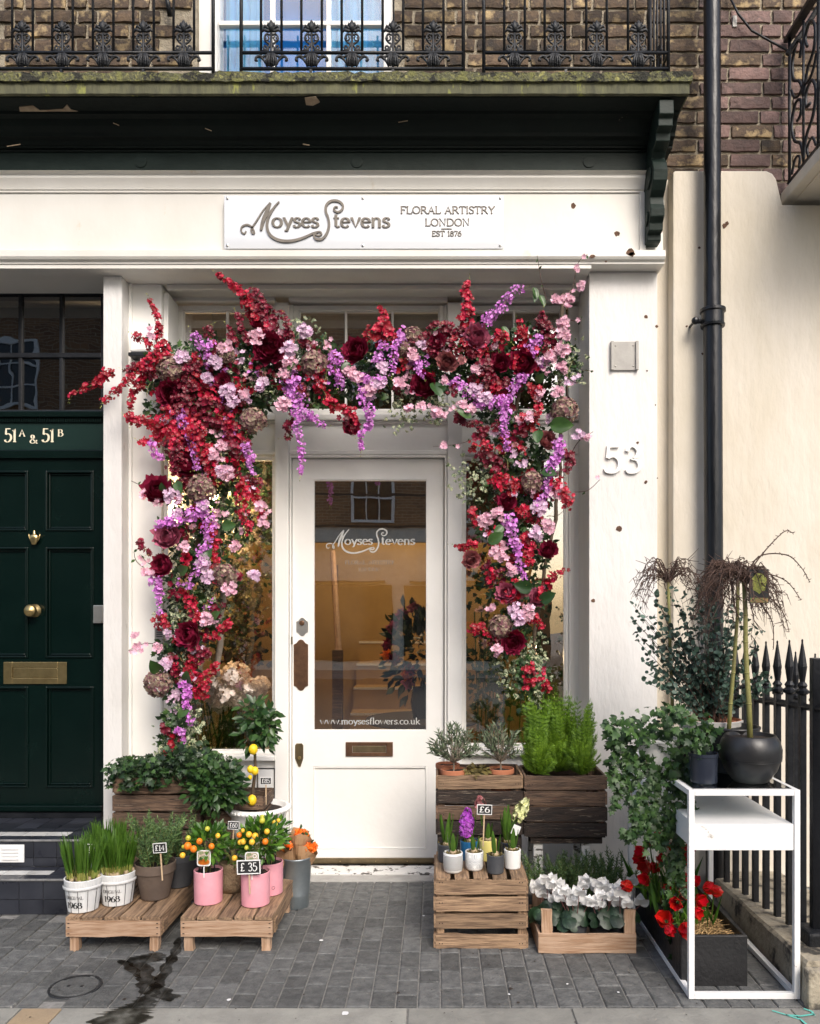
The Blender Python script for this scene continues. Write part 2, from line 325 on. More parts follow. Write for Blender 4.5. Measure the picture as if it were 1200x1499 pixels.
 f_white=pbr('white_petal', (.90,.90,.89), (.87,.87,.87), ns=40, rough=.5, tint=.05, trans=.12, bump=0),
 f_tulip=pbr('red_tulip_petal', (.62,.010,.008), (.46,.006,.008), ns=40, rough=.35, tint=.4, trans=.15, bump=0),
 f_purple=pbr('purple_hyacinth_petal', (.36,.04,.44), (.50,.12,.58), ns=60, rough=.5, tint=.4, trans=.15, bump=0),
 f_cream=pbr('cream_hyacinth_petal', (.76,.76,.46), (.66,.70,.30), ns=20, rough=.5, tint=.3, trans=.2, bump=0),
 f_orange=pbr('orange_bloom', (.90,.25,.02), (.85,.16,.01), ns=20, rough=.5, tint=.3, trans=.15, bump=0),
 stamen=pbr('pale_stamen', (.80,.74,.60), rough=.6, bump=0),
 glass_door=glass('door_glass', .22, (.90,.88,.84), .02),
 glass_win=glass('shop_window_glass', .22, (.92,.91,.88), .03),
 glass_up=glass('upstairs_glass', .04, (.95,.97,1), .05),
 glass_dark=glass('fanlight_glass', .14, (.5,.5,.5), .06),
 glass_top=glass('table_glass', .22, (.88,.94,.93)),
 glass_vase=glass('vase_glass', .07, (.92,.95,.90)),
 curtain=pbr('pale_blue_curtain', (.22,.66,.90), (.14,.54,.86), ns=3, rough=.9, bump=.1),
 sky_panel=pbr('painted_sky_reflection', (.01,.26,.80), (.02,.32,.85), rough=.9, bump=0),  # blue of the mirrored sky put into the colour
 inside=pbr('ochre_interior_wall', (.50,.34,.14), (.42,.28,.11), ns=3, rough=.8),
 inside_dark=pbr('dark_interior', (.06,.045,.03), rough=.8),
 floor=pbr('interior_floor', (.20,.13,.07), rough=.5),
 opp_white=pbr('opposite_white_paint', (.72,.68,.58), rough=.7),
 dark_glass=pbr('dark_window_glass', (.02,.022,.025), rough=.08, bump=0),
)
# rusty red brick of the houses across the street: far away, seen only mirrored in the panes
def far_brick():
    m = bpy.data.materials.new('far_brick'); m.use_nodes = True; nt = m.node_tree; N = nt.nodes; L = nt.links
    b = N['Principled BSDF']; b.inputs['Roughness'].default_value = .9
    tc = N.new('ShaderNodeTexCoord'); mp = N.new('ShaderNodeMapping'); mp.inputs['Rotation'].default_value = (R(90), 0, 0)
    br = N.new('ShaderNodeTexBrick'); br.inputs['Scale'].default_value = 1; br.inputs['Brick Width'].default_value = .225; br.inputs['Row Height'].default_value = .075
    br.inputs['Mortar Size'].default_value = .008; br.inputs['Color1'].default_value = (.30,.155,.075,1); br.inputs['Color2'].default_value = (.18,.09,.05,1); br.inputs['Mortar'].default_value = (.34,.26,.17,1)
    L.new(tc.outputs['Object'], mp.inputs[0]); L.new(mp.outputs[0], br.inputs['Vector']); L.new(br.outputs[0], b.inputs['Base Color']); return m
MT['far_brick'] = far_brick()
# patterned pots
def pattern_pot(name, kind):
    m = bpy.data.materials.new(name); m.use_nodes = True; nt = m.node_tree; N = nt.nodes; L = nt.links
    b = N['Principled BSDF']; b.inputs['Roughness'].default_value = .35
    tc = N.new('ShaderNodeTexCoord'); sp = N.new('ShaderNodeSeparateXYZ'); L.new(tc.outputs['Object'], sp.inputs[0])
    def mth(op, a, c=None):
        n = N.new('ShaderNodeMath'); n.operation = op
        for i, v in enumerate((a, c)):
            if v is None: continue
            if isinstance(v, (int, float)): n.inputs[i].default_value = v
            else: L.new(v, n.inputs[i])
        return n.outputs[0]
    an = mth('ARCTAN2', sp.outputs[1], sp.outputs[0])
    u = mth('MULTIPLY', an, 10/(2*PI)); v = mth('MULTIPLY', sp.outputs[2], 10/(2*PI*.041))
    if kind == 0:
        p = mth('ADD', u, v); q = mth('SUBTRACT', u, v)
        fp = mth('ABSOLUTE', mth('SUBTRACT', mth('FRACT', p), .5)); fq = mth('ABSOLUTE', mth('SUBTRACT', mth('FRACT', q), .5))
        mxx = mth('MAXIMUM', fp, fq)
        ring = mth('MULTIPLY', mth('GREATER_THAN', mxx, .17), mth('LESS_THAN', mxx, .40)); dark = (.02,.02,.025,1)
    else:
        row = mth('FLOOR', mth('MULTIPLY', v, .6)); off = mth('MULTIPLY', row, .5)
        fu = mth('SUBTRACT', mth('FRACT', mth('ADD', mth('MULTIPLY', u, .6), off)), .5); fv = mth('SUBTRACT', mth('FRACT', mth('MULTIPLY', v, .6)), .5)
        rr = mth('SQRT', mth('ADD', mth('MULTIPLY', fu, fu), mth('MULTIPLY', fv, fv)))
        ring = mth('GREATER_THAN', mth('SINE', mth('MULTIPLY', rr, 42)), .25); ring = mth('MULTIPLY', ring, mth('GREATER_THAN', rr, .18)); dark = (.30,.33,.36,1)
    band = mth('MULTIPLY', mth('GREATER_THAN', sp.outputs[2], .014), mth('LESS_THAN', sp.outputs[2], .076))
    fac = mth('MULTIPLY', ring, band)
    mx = N.new('ShaderNodeMix'); mx.data_type = 'RGBA'; L.new(fac, mx.inputs[0]); mx.inputs[6].default_value = (.80,.80,.78,1); mx.inputs[7].default_value = dark
    L.new(mx.outputs[2], b.inputs['Base Color']); return m
MT['pattern_a'] = pattern_pot('black_lattice_glaze', 0); MT['pattern_b'] = pattern_pot('grey_scallop_glaze', 1)

# ------------------------------------------------------------------ lettering drawn with a broad pen
def arc(cx, cy, rx, ry, a0, a1, n=14):
    return [(cx+rx*math.cos(R(a0+(a1-a0)*i/n)), cy+ry*math.sin(R(a0+(a1-a0)*i/n))) for i in range(n+1)]
def sm(pts, k=6):
    P = [pts[0]]+list(pts)+[pts[-1]]; out = []
    for i in range(1, len(P)-2):
        a, b, c, d = P[i-1], P[i], P[i+1], P[i+2]
        for j in range(k):
            t = j/k
            out.append(tuple(.5*((2*b[q])+(-a[q]+c[q])*t+(2*a[q]-5*b[q]+4*c[q]-d[q])*t*t+(-a[q]+3*b[q]-3*c[q]+d[q])*t**3) for q in (0, 1)))
    out.append(tuple(pts[-1])); return out
def sf(x, y, w=.1): return [(x-w, y), (x+w, y)]
X = .60
G = {
 'F': (.62, [[(.12,0),(.12,1)],[(.02,1),(.56,1),(.57,.82)],[(.12,.53),(.42,.53),(.42,.44)],sf(.12,0)]),
 'L': (.62, [[(.12,0),(.12,1)],[(.02,0),(.56,0),(.58,.2)],sf(.12,1)]),
 'O': (.86, [arc(.42,.5,.36,.5,90,450,26)]),
 'R': (.74, [[(.12,0),(.12,1)],[(.02,1),(.3,1)]+arc(.32,.76,.22,.24,90,-90)+[(.12,.52)],[(.34,.5),(.66,0),(.74,0)],sf(.12,0)]),
 'A': (.78, [[(.10,0),(.38,1),(.66,0)],[(.2,.35),(.56,.35)],sf(.1,0),sf(.66,0)]),
 'T': (.70, [[(.34,0),(.34,1)],[(.03,.82),(.04,1),(.64,1),(.65,.82)],sf(.34,0)]),
 'I': (.32, [[(.14,0),(.14,1)],sf(.14,0),sf(.14,1)]),
 'S': (.56, [sm([(.46,.80),(.42,.96),(.26,1.0),(.09,.9),(.10,.68),(.28,.52),(.45,.36),(.46,.12),(.28,0),(.10,.04),(.05,.22)])]),
 'Y': (.74, [[(.08,1),(.36,.5),(.36,0)],[(.36,.5),(.64,1)],sf(.36,0),sf(.08,1,.08),sf(.64,1,.08)]),
 'N': (.84, [[(.14,0),(.14,1),(.68,0),(.68,1)],sf(.14,0,.08),sf(.1,1,.08),sf(.68,1,.08)]),
 'D': (.84, [[(.12,0),(.12,1)],[(.02,1),(.3,1)]+arc(.34,.5,.40,.5,90,-90,18)+[(.02,0)]]),
 'E': (.64, [[(.12,0),(.12,1)],[(.02,1),(.54,1),(.55,.82)],[(.12,.53),(.44,.53)],[(.02,0),(.56,0),(.58,.2)]]),
 'G': (.82, [sm([(.68,.80),(.62,.96),(.42,1),(.16,.86),(.06,.5),(.16,.14),(.42,0),(.62,.06),(.70,.14)]),[(.68,.1),(.68,.42)],sf(.66,.42)]),
 'B': (.70, [[(.12,0),(.12,1)],[(.02,1),(.3,1)]+arc(.30,.77,.20,.23,90,-90)+[(.12,.54)],[(.3,.54)]+arc(.34,.27,.24,.27,90,-90)+[(.02,0)]]),
 '1': (.40, [[(.06,.82),(.2,1),(.2,0)],sf(.2,0,.12)]),
 '8': (.56, [arc(.27,.76,.18,.22,-90,270,18),arc(.27,.28,.23,.28,90,450,18)]),
 '7': (.54, [[(.06,.84),(.07,1),(.50,1),(.20,0)]]),
 '6': (.58, [arc(.29,.30,.22,.30,90,450,18),sm([(.44,1),(.22,.84),(.09,.55),(.07,.3)])]),
 '9': (.58, [arc(.28,.70,.22,.30,-90,270,18),sm([(.13,0),(.34,.14),(.47,.42),(.50,.7)])]),
 '5': (.56, [[(.46,1),(.14,1),(.12,.56)],sm([(.12,.56),(.3,.62),(.48,.48),(.48,.2),(.30,0),(.10,.03),(.06,.16)])]),
 '3': (.56, [sm([(.08,.82),(.14,.97),(.30,1),(.44,.84),(.38,.62),(.24,.54),(.42,.46),(.48,.24),(.34,.02),(.16,0),(.07,.14)])]),
 '4': (.58, [[(.38,0),(.38,1),(.04,.3),(.52,.3)]]),
 '0': (.60, [arc(.28,.5,.23,.5,90,450,22)]),
 '2': (.56, [sm([(.08,.78),(.14,.97),(.3,1),(.44,.84),(.40,.6),(.08,.02)]),[(.08,.02),(.5,.02)]]),
 '&': (.80, [sm([(.70,.40),(.56,.14),(.34,0),(.12,.06),(.08,.28),(.26,.48),(.42,.68),(.40,.92),(.26,1),(.16,.86),(.22,.64),(.66,.02),(.76,.02)])]),
 '£': (.62, [sm([(.50,.84),(.42,.98),(.28,.98),(.20,.82),(.22,.5),(.20,.2),(.08,.02)]),[(.08,.02),(.36,.04),(.54,.10)],[(.08,.48),(.40,.48)]]),
 'm': (.94, [[(.12,0),(.12,X)],[(.12,.45)]+arc(.30,.42,.15,.18,150,0,8)+[(.45,0)],[(.45,.45)]+arc(.63,.42,.15,.18,150,0,8)+[(.78,0)],sf(.12,0,.08),sf(.45,0,.08),sf(.78,0,.08),[(.04,X),(.12,X)]]),
 'n': (.64, [[(.12,0),(.12,X)],[(.12,.45)]+arc(.31,.42,.17,.18,150,0,8)+[(.48,0)],sf(.12,0,.08),sf(.48,0,.08),[(.04,X),(.12,X)]]),
 'o': (.62, [arc(.30,.3,.25,.3,90,450,20)]),
 'e': (.58, [[(.08,.33),(.50,.33)]+arc(.29,.3,.22,.3,5,320,18)]),
 's': (.46, [sm([(.38,.48),(.32,.59),(.18,.6),(.08,.48),(.14,.36),(.34,.26),(.38,.12),(.24,0),(.10,.02),(.05,.13)],4)]),
 'y': (.60, [[(.08,X),(.32,.02)],[(.54,X),(.24,-.22),(.10,-.24)],sf(.08,X,.08),sf(.54,X,.07)]),
 'v': (.58, [[(.08,X),(.30,0),(.52,X)],sf(.08,X,.08),sf(.52,X,.07)]),
 'w': (.84, [[(.08,X),(.26,0),(.43,.56),(.60,0),(.78,X)],sf(.08,X,.08),sf(.78,X,.07)]),
 't': (.42, [[(.18,.82),(.18,.12),(.26,0),(.38,.06)],[(.04,X),(.36,X)]]),
 'f': (.40, [[(.16,0),(.16,.72)]+arc(.30,.76,.13,.2,170,50,6),[(.04,X),(.34,X)],sf(.16,0,.1)]),
 'l': (.32, [[(.14,0),(.14,1)],sf(.14,0,.1),[(.05,1),(.14,1)]]),
 'r': (.46, [[(.12,0),(.12,X)],[(.12,.42)]+arc(.30,.42,.17,.18,150,60,6),sf(.12,0,.1),[(.04,X),(.12,X)]]),
 'c': (.54, [arc(.31,.3,.25,.3,45,315,16)]),
 'u': (.64, [[(.12,X)]+arc(.29,.18,.17,.18,180,330,8)+[(.48,.14)],[(.48,X),(.48,0)],sf(.08,X,.07),sf(.44,X,.07),[(.48,0),(.56,0)]]),
 'k': (.62, [[(.12,0),(.12,1)],[(.50,X),(.14,.24)],[(.24,.32),(.54,0)],sf(.12,0,.08),sf(.54,0,.07)]),
 '.': (.26, [[(.10,.0),(.10,.09)]]), ' ': (.36, []), '-': (.4, [[(.05,.3),(.35,.3)]]),
}
def stroke(mb, pts, place_fn, thick, thin, depth):
    """pts in glyph units; the pen is wide across, narrow up and down."""
    m = len(pts)
    if m < 2: return
    L_, R_ = [], []
    for i in range(m):
        a = pts[max(i-1, 0)]; b = pts[min(i+1, m-1)]
        dx, dy = b[0]-a[0], b[1]-a[1]; l = math.hypot(dx, dy) or 1
        nx, ny = -dy/l, dx/l
        wd = math.sqrt((thick*nx)**2+(thin*ny)**2)/2
        L_.append((pts[i][0]+nx*wd, pts[i][1]+ny*wd)); R_.append((pts[i][0]-nx*wd, pts[i][1]-ny*wd))
    vs = []
    for q in (0, depth):
        for P in (L_, R_):
            vs += [place_fn(p[0], p[1], q) for p in P]
    fs = []
    for i in range(m-1):
        fs.append((2*m+i, 3*m+i, 3*m+i+1, 2*m+i+1))
        if depth: fs.append((i, i+1, 2*m+i+1, 2*m+i)[::-1]); fs.append((m+i, m+i+1, 3*m+i+1, 3*m+i))
    if depth: fs.append((0, m, 3*m, 2*m)); fs.append((m-1, 2*m-1, 4*m-1, 3*m-1)[::-1])
    mb.add(vs, fs)
def text(s, x, z, Y, h, mat, name, parent, depth=.002, thick=.15, thin=.06, wx=1.0, width=None, M=None, sp=0.0):
    """s written rightward from (x,z) on the plane y=Y facing -Y; h = cap height in metres"""
    tot = sum(G[c][0]+sp for c in s)
    if width: wx = width/(tot*h)
    mb = MB(); cx = 0; lay = 0
    for c in s:
        adv, st = G[c]; lay = 0
        for p in st:
            lay += .00018
            def pf(u, v, q, cx=cx, lay=lay):
                P = Vector((x+(cx+u)*h*wx, Y-q-(lay if q or not depth else 0), z+v*h)); return M @ P if M is not None else P
            stroke(mb, p, pf, thick/wx if wx < 1 else thick, thin, depth)
        cx += adv+sp
    return mb.build(name, mat, parent)

# ------------------------------------------------------------------ leaf and flower templates (triangles), and their scatter
def tri(vs, fs):
    T = []
    for f in fs:
        for i in range(1, len(f)-1): T.append((f[0], f[i], f[i+1]))
    return np.array(vs, float), np.array(T, int)
def fan(outline, c=(0, .5, 0)):
    vs = [c]+list(outline); n = len(outline)
    return tri(vs, [(0, 1+i, 1+(i+1) % n) for i in range(n)])
T_IVY = fan([(0,0,0),(.32,.02,-.05),(.50,.22,-.08),(.26,.40,0),(.42,.66,-.06),(.16,.68,0),(0,1.05,-.08),(-.16,.68,0),(-.42,.66,-.06),(-.26,.40,0),(-.50,.22,-.08),(-.32,.02,-.05)], (0,.38,.05))
T_OVAL = tri([(0,0,0),(.2,.28,.04),(.24,.55,.05),(0,1,-.06),(-.24,.55,.05),(-.2,.28,.04),(0,.5,-.03)], [(0,1,6),(1,2,6),(2,3,6),(3,4,6),(4,5,6),(5,0,6)])
def bigleaf():
    vs = []; ny = 8
    for j in range(ny+1):
        v = j/ny; wd = .34*math.sin(PI*v**.8)**.75 if 0 < j < ny else .004
        vs += [(-wd, v-.02, .10*wd/.34-.12*v*v), (-wd*.5, v, .06*wd/.34-.12*v*v), (0, v, -.12*v*v), (wd*.5, v, .06*wd/.34-.12*v*v), (wd, v-.02, .10*wd/.34-.12*v*v)]
    return tri(vs, [(j*5+i, j*5+i+1, j*5+i+6, j*5+i+5) for j in range(ny) for i in range(4)])
T_LEAF = bigleaf()
T_NARROW = tri([(0,0,0),(.085,.4,.02),(0,1,-.03),(-.085,.4,.02),(0,.45,-.01)], [(0,1,4),(1,2,4),(2,3,4),(3,0,4)])
T_NEEDLE = tri([(-.045,0,0),(.045,0,0),(.03,.7,.02),(0,1,.03),(-.03,.7,.02)], [(0,1,2,3,4)])
T_ROUND = fan([(.42*math.cos(a)+0, .5+.5*math.sin(a), .04*math.cos(2*a)) for a in [2*PI*k/10 for k in range(10)]], (0,.5,-.05))
def flower(n, l, w, cup, notch=0, c=.12, flip=0):
    vs = [(0, 0, -.05)]; fs = []
    for k in range(n):
        a = 2*PI*k/n
        def P(r, t, z): 
            return (r*math.cos(a)-t*math.sin(a), r*math.sin(a)+t*math.cos(a), z)
        i = len(vs)
        vs += [P(l*.45, -w*.8, cup*.4), P(l*.95, -w*.62, cup), P(l-notch, 0, cup*1.05), P(l*.95, w*.62, cup), P(l*.45, w*.8, cup*.4), P(l*.55, 0, cup*.25)]
        fs += [(0, i, i+5), (i, i+1, i+5), (i+1, i+2, i+5), (i+2, i+3, i+5), (i+3, i+4, i+5), (i+4, 0, i+5)]
    return tri(vs, fs)
T_BLOSSOM = flower(5, 1, .42, .28, .15)
T_RED = flower(5, 1, .48, .30, 0)
T_FLORET = flower(4, 1, .55, .12, 0)
T_WIST = tri([(0,0,0),(.6,.2,.3),(.75,.8,.15),(0,1,.4),(-.75,.8,.15),(-.6,.2,.3),(0,.5,-.05),(.35,-.35,.5),(-.35,-.35,.5),(0,-.7,.6)],
             [(0,1,6),(1,2,6),(2,3,6),(3,4,6),(4,5,6),(5,0,6),(0,7,9,8)])
T_DOT = tri([(.5,0,0),(0,.5,0),(-.5,0,0),(0,-.5,0),(0,0,.5)], [(0,1,4),(1,2,4),(2,3,4),(3,0,4)])
def petal_tmpl():            # broad cupped petal, base at origin, growing up +Y, hollow towards +Z
    vs = []; nx, ny = 4, 4
    for j in range(ny+1):
        v = j/ny
        for i in range(nx+1):
            u = i/nx*2-1; wd = (.18+.62*math.sin(min(1, v*1.15)*PI*.62))
            x = u*wd; vs.append((x, v*1.0+(.06*math.cos(u*4.5) if j == ny else 0), .32*u*u*wd*1.6+.34*v*v*1.1-.1*math.sin(v*PI)))
    fs = []
    for j in range(ny):
        for i in range(nx): a = j*(nx+1)+i; fs.append((a, a+1, a+nx+2, a+nx+1))
    return tri(vs, fs)
T_PETAL = petal_tmpl()
def petal2():
    vs = []; nx, ny = 4, 5
    for j in range(ny+1):
        v = j/ny; wd = .50*math.sin(PI*min(1, .06+.90*v**.85))**.8
        for i in range(nx+1):
            u = i/nx*2-1; vs.append((u*wd, v-.08*u*u*v, .22*u*u*wd+.18*v*v))
    return tri(vs, [(j*(nx+1)+i, j*(nx+1)+i+1, (j+1)*(nx+1)+i+1, (j+1)*(nx+1)+i) for j in range(ny) for i in range(nx)])
T_PETAL2 = petal2()

def TM(pos, axis, size, normal=None, roll=0, sx=1.0):
    y = Vector(axis).normalized()
    n = Vector(normal) if normal is not None else Vector((U(-1,1), U(-1,1), U(-1,1)))
    z = n - y*n.dot(y)
    if z.length < 1e-5: z = y.orthogonal()
    z.normalize()
    if roll: z = Matrix.Rotation(roll, 3, y) @ z
    x = y.cross(z); s = size
    return np.array([[x.x*s*sx, y.x*s, z.x*s, pos[0]], [x.y*s*sx, y.y*s, z.y*s, pos[1]], [x.z*s*sx, y.z*s, z.z*s, pos[2]]])
def FM(pos, normal, size):   # for flat flowers whose face looks along normal
    n = Vector(normal).normalized(); a = n.orthogonal().normalized(); a = Matrix.Rotation(U(0, 6.28), 3, n) @ a; b = n.cross(a); s = size
    return np.array([[a.x*s, b.x*s, n.x*s, pos[0]], [a.y*s, b.y*s, n.y*s, pos[1]], [a.z*s, b.z*s, n.z*s, pos[2]]])
def smesh(name, mat, T, mats, smooth=False, tints=None):
    vs, fs = T; K = len(mats); A = np.array(mats).reshape(K, 3, 4)
    P = np.einsum('kij,nj->kni', A[:, :, :3], vs)+A[:, None, :, 3]
    nV, nF = len(vs), len(fs)
    Fc = (fs[None]+np.arange(K)[:, None, None]*nV).reshape(-1)
    me = bpy.data.meshes.new(name); me.vertices.add(K*nV); me.vertices.foreach_set('co', P.reshape(-1).astype(np.float32))
    me.loops.add(len(Fc)); me.loops.foreach_set('vertex_index', Fc.astype(np.int32)); me.polygons.add(K*nF)
    me.polygons.foreach_set('loop_start', np.arange(0, K*nF*3, 3, dtype=np.int32))
    if smooth: me.polygons.foreach_set('use_smooth', np.ones(K*nF, dtype=bool))
    t = np.random.rand(K) if tints is None else np.array(tints)
    at = me.attributes.new('tint', 'FLOAT', 'FACE'); at.data.foreach_set('value', np.repeat(t, nF).astype(np.float32))
    me.materials.append(mat); me.update(calc_edges=True); return me
def scat(name, mat, T, mats, parent=None, smooth=False, tints=None, label=None, kind=None):
    if not len(mats): return None
    o = put(name, smesh(name, mat, T, mats, smooth, tints), parent, label=label)
    if kind: o['kind'] = kind
    return o
def rv(up=0):
    while True:
        v = Vector((U(-1,1), U(-1,1), U(-1,1)))
        if .05 < v.length < 1: break
    v.normalize(); v.z += up; return v.normalized()
def dup_mb(mb, name, mat, parent=None, **k): return mb.build(name, mat, parent, **k)

# a plank: its own mesh with its length along local X
PL = {}
def plank(parent, mat, c, L_, Wd, T_, axis='x', name='slat', tilt=0, wear=1, share=True):
    key = (round(L_, 2), round(Wd, 3), round(T_, 3), mat.name, random.randrange(3))
    me = PL.get(key) if share else None
    if me is None:
        mb = MB(); nseg = 5
        for i in range(nseg+1):
            x = -L_/2+L_*i/nseg; j = lambda a=.0018: U(-a, a)*wear
            b = (j(), j(.0012))
            mb.v += [(x+(j(.002) if i in (0, nseg) else 0), -Wd/2+j()+b[0], -T_/2+b[1]), (x, Wd/2+j()+b[0], -T_/2+b[1]), (x, Wd/2+j()+b[0], T_/2+b[1]), (x, -Wd/2+j()+b[0], T_/2+b[1])]
        for i in range(nseg):
            for k in range(4): mb.f.append((i*4+k, (i+1)*4+k, (i+1)*4+(k+1) % 4, i*4+(k+1) % 4))
        mb.f.append((0, 1, 2, 3)); n = nseg*4; mb.f.append((n+3, n+2, n+1, n))
        me = mb.mesh(name, mat); PL[key] = me
    # axis: direction of length / direction of thickness
    rots = {'x': (PI/2, 0, 0), 'xflat': (0, 0, 0), 'yside': (PI/2, 0, PI/2), 'yflat': (0, 0, PI/2), 'z': (PI/2, PI/2, 0), 'zside': (0, PI/2, 0)}
    r = Euler(rots[axis]).to_matrix()
    if tilt: r = Matrix.Rotation(tilt, 3, 'Y') @ r if axis in ('x', 'xflat', 'z') else Matrix.Rotation(tilt, 3, 'X') @ r
    return put(name, me, parent, c, r.to_euler())
# ================================================================== GROUND
SC.cycles.transparent_max_bounces = 24; SC.cycles.max_bounces = 8
DOORY = .33
g = MB().box(-60, 60, -60, 60, -.30, -.012).build('ground', MT['asphalt']); tag(g, kind='structure')
pv = MB().box(-6, 6, -2.6, .9, -.011, -.002).build('pavement', MT['joint']); tag(pv, kind='structure')
# paving bricks laid in columns running towards the door
cells = []
x = -3.3
while x < 2.6:
    wd = U(.078, .092); y = -1.24
    while y < .16:
        ln = min(U(.085, .19), .18-y)
        if .18-(y+ln) < .05: ln = .18-y
        cells.append((x, y, wd, ln)); y += ln
    x += wd
def skip(x, y, wd, ln):
    if x+wd/2 < -1.70 and y+ln/2 > -.38: return True
    if x+wd/2 > 1.36: return True
    if math.hypot(x+wd/2+1.36, y+ln/2+1.085) < .10: return True
    if y > .05 and (-.86 > x or x > .10): return True
    return False
cells = [c for c in cells if not skip(*c)]
def inview(c):
    cx, cy = c[0]+c[2]/2, c[1]+c[3]/2; px = CX+cx*F/(cy-CAMY); return -15 < px < 1215
cells.sort(key=lambda c: (not inview(c), c[1]-abs(c[0])*.0))
BR = []
def paver_mb(mb, cx, cy, wd, ln, z=0.0):
    g = .0028; e = .004; x0, x1, y0, y1 = cx-wd/2+g, cx+wd/2-g, cy-ln/2+g, cy+ln/2-g
    t = [U(-.0012, .0016) for _ in range(4)]
    vs = [(x0,y0,-.008),(x1,y0,-.008),(x1,y1,-.008),(x0,y1,-.008),
          (x0,y0,.001),(x1,y0,.001),(x1,y1,.001),(x0,y1,.001),
          (x0+e,y0+e,.0045+t[0]),(x1-e,y0+e,.0045+t[1]),(x1-e,y1-e,.0045+t[2]),(x0+e,y1-e,.0045+t[3])]
    fs = [(0,1,5,4),(1,2,6,5),(2,3,7,6),(3,0,4,7),(4,5,9,8),(5,6,10,9),(6,7,11,10),(7,4,8,11),(8,9,10,11)]
    vs = [(a, b, c+z) for a, b, c in vs]; mb.add(vs, fs)
rest = MB()
for i, c in enumerate(cells):
    cx, cy = c[0]+c[2]/2, c[1]+c[3]/2
    if i < 298 and inview(c):
        mb = MB(); paver_mb(mb, 0, 0, c[2], c[3]); put('paving_brick', mb.mesh('paving_brick', MT['paver']), pv, (cx, cy, 0))
    else: paver_mb(rest, cx, cy, c[2], c[3])
o = rest.build('paving_bricks', MT['paver'], pv); o['kind'] = 'stuff'
# the row of big slabs at the bottom
xs = [-3.2, -2.3, -1.475, -1.33, -.105, .475, 1.25, 1.9, 2.7]
for i in range(len(xs)-1):
    mb = MB(); wd = xs[i+1]-xs[i]
    mb.box(-wd/2+.003, wd/2-.003, -.34, .34, -.006, .003+U(0, .002))
    o = mb.build('paving_slab', MT['slab_tan' if i == 2 else 'slab'], None, bev=.003); o.location = ((xs[i]+xs[i+1])/2, -1.588, 0); attach(o, pv)
    if i == 2: o['label'] = 'narrow tan slab'
for i in range(7):
    mb = MB().box(-.44, .44, -.33, .33, -.006, .003); o = mb.build('paving_slab', MT['slab'], None, bev=.003); o.location = (-2.7+i*.9, -2.265, 0); attach(o, pv)

mh = root('manhole_cover', 'small round iron manhole cover set in the paving in front of the left bench', 'manhole cover', (-1.36, -1.085, 0))
MB().box(-.105, .105, -.105, .105, -.002, .0015, Matrix.Translation((-1.36, -1.085, 0))).build('bedding', MT['paver'], mh)
MB().lathe([(.086,.002),(.086,.006),(.094,.006),(.096,.002)], 40, (-1.36, -1.085, 0)).build('ring', MT['iron_matte'], mh)
m_ = MB().lathe([(0,.0055),(.070,.0058),(.074,.0035),(.080,.0035)], 40, (-1.36, -1.085, 0)); m_.build('cover', MT['paver'], mh)
for k in range(2): MB().box(-1.36-.03+k*.05, -1.35-.03+k*.05, -1.09, -1.08, .0055, .0075).build('lifting_slot', MT['iron'], mh)

# spilt water running from between the benches to the slabs
def wet():
    m = bpy.data.materials.new('spilt_water'); m.use_nodes = True; nt = m.node_tree; N = nt.nodes; L = nt.links
    b = N['Principled BSDF']; b.inputs['Base Color'].default_value = (.018,.017,.014,1); b.inputs['Roughness'].default_value = .2
    t = N.new('ShaderNodeBsdfTransparent'); t.inputs[0].default_value = (.36,.35,.33,1); mx = N.new('ShaderNodeMixShader'); mx.inputs[0].default_value = .2
    tc = N.new('ShaderNodeTexCoord'); nz = N.new('ShaderNodeTexNoise'); nz.inputs['Scale'].default_value = 18; nz.inputs['Detail'].default_value = 6; L.new(tc.outputs['Object'], nz.inputs['Vector'])
    cr = N.new('ShaderNodeValToRGB'); cr.color_ramp.elements[0].position = .40; cr.color_ramp.elements[0].color = (.30,.29,.27,1); cr.color_ramp.elements[1].position = .66; cr.color_ramp.elements[1].color = (.86,.86,.85,1)
    L.new(nz.outputs['Fac'], cr.inputs[0]); L.new(cr.outputs[0], t.inputs[0])
    L.new(t.outputs[0], mx.inputs[1]); L.new(b.outputs[0], mx.inputs[2]); L.new(mx.outputs[0], N['Material Output'].inputs[0]); return m
MT['wet'] = wet()
def gp(px, py, z=.0075):      # a point on the pavement seen at that pixel
    d = F*(CAMZ-z)/(py-CY); return ((px-CX)*d/F, CAMY+d, z)
def ragged(path, name='water'):
    rnd = random.Random(3); L_, R_ = [], []
    pts = []
    for i in range(len(path)-1):
        a, b = path[i], path[i+1]
        for k in range(10):
            t = k/10; pts.append([a[q]*(1-t)+b[q]*t for q in range(3)])
    pts.append(list(path[-1]))
    vs = []; fs = []
    for i, (px, py, hw) in enumerate(pts):
        l = hw*(1+.28*math.sin(i*.9+hw)+rnd.uniform(-.10, .10)); r = hw*(1+.28*math.sin(i*.7+2+hw)+rnd.uniform(-.10, .10)); o_ = rnd.uniform(-.6, .6)
        e_ = min(1, (i+.3)/4, (len(pts)-1-i+.3)/4); l *= e_**.5; r *= e_**.5
        vs += [gp(px-l+o_, py), gp(px+r+o_, py)]
    n = len(pts)
    for i in range(n-1): fs.append((2*i, 2*i+1, 2*i+3, 2*i+2))
    return vs, fs
wm = MB()
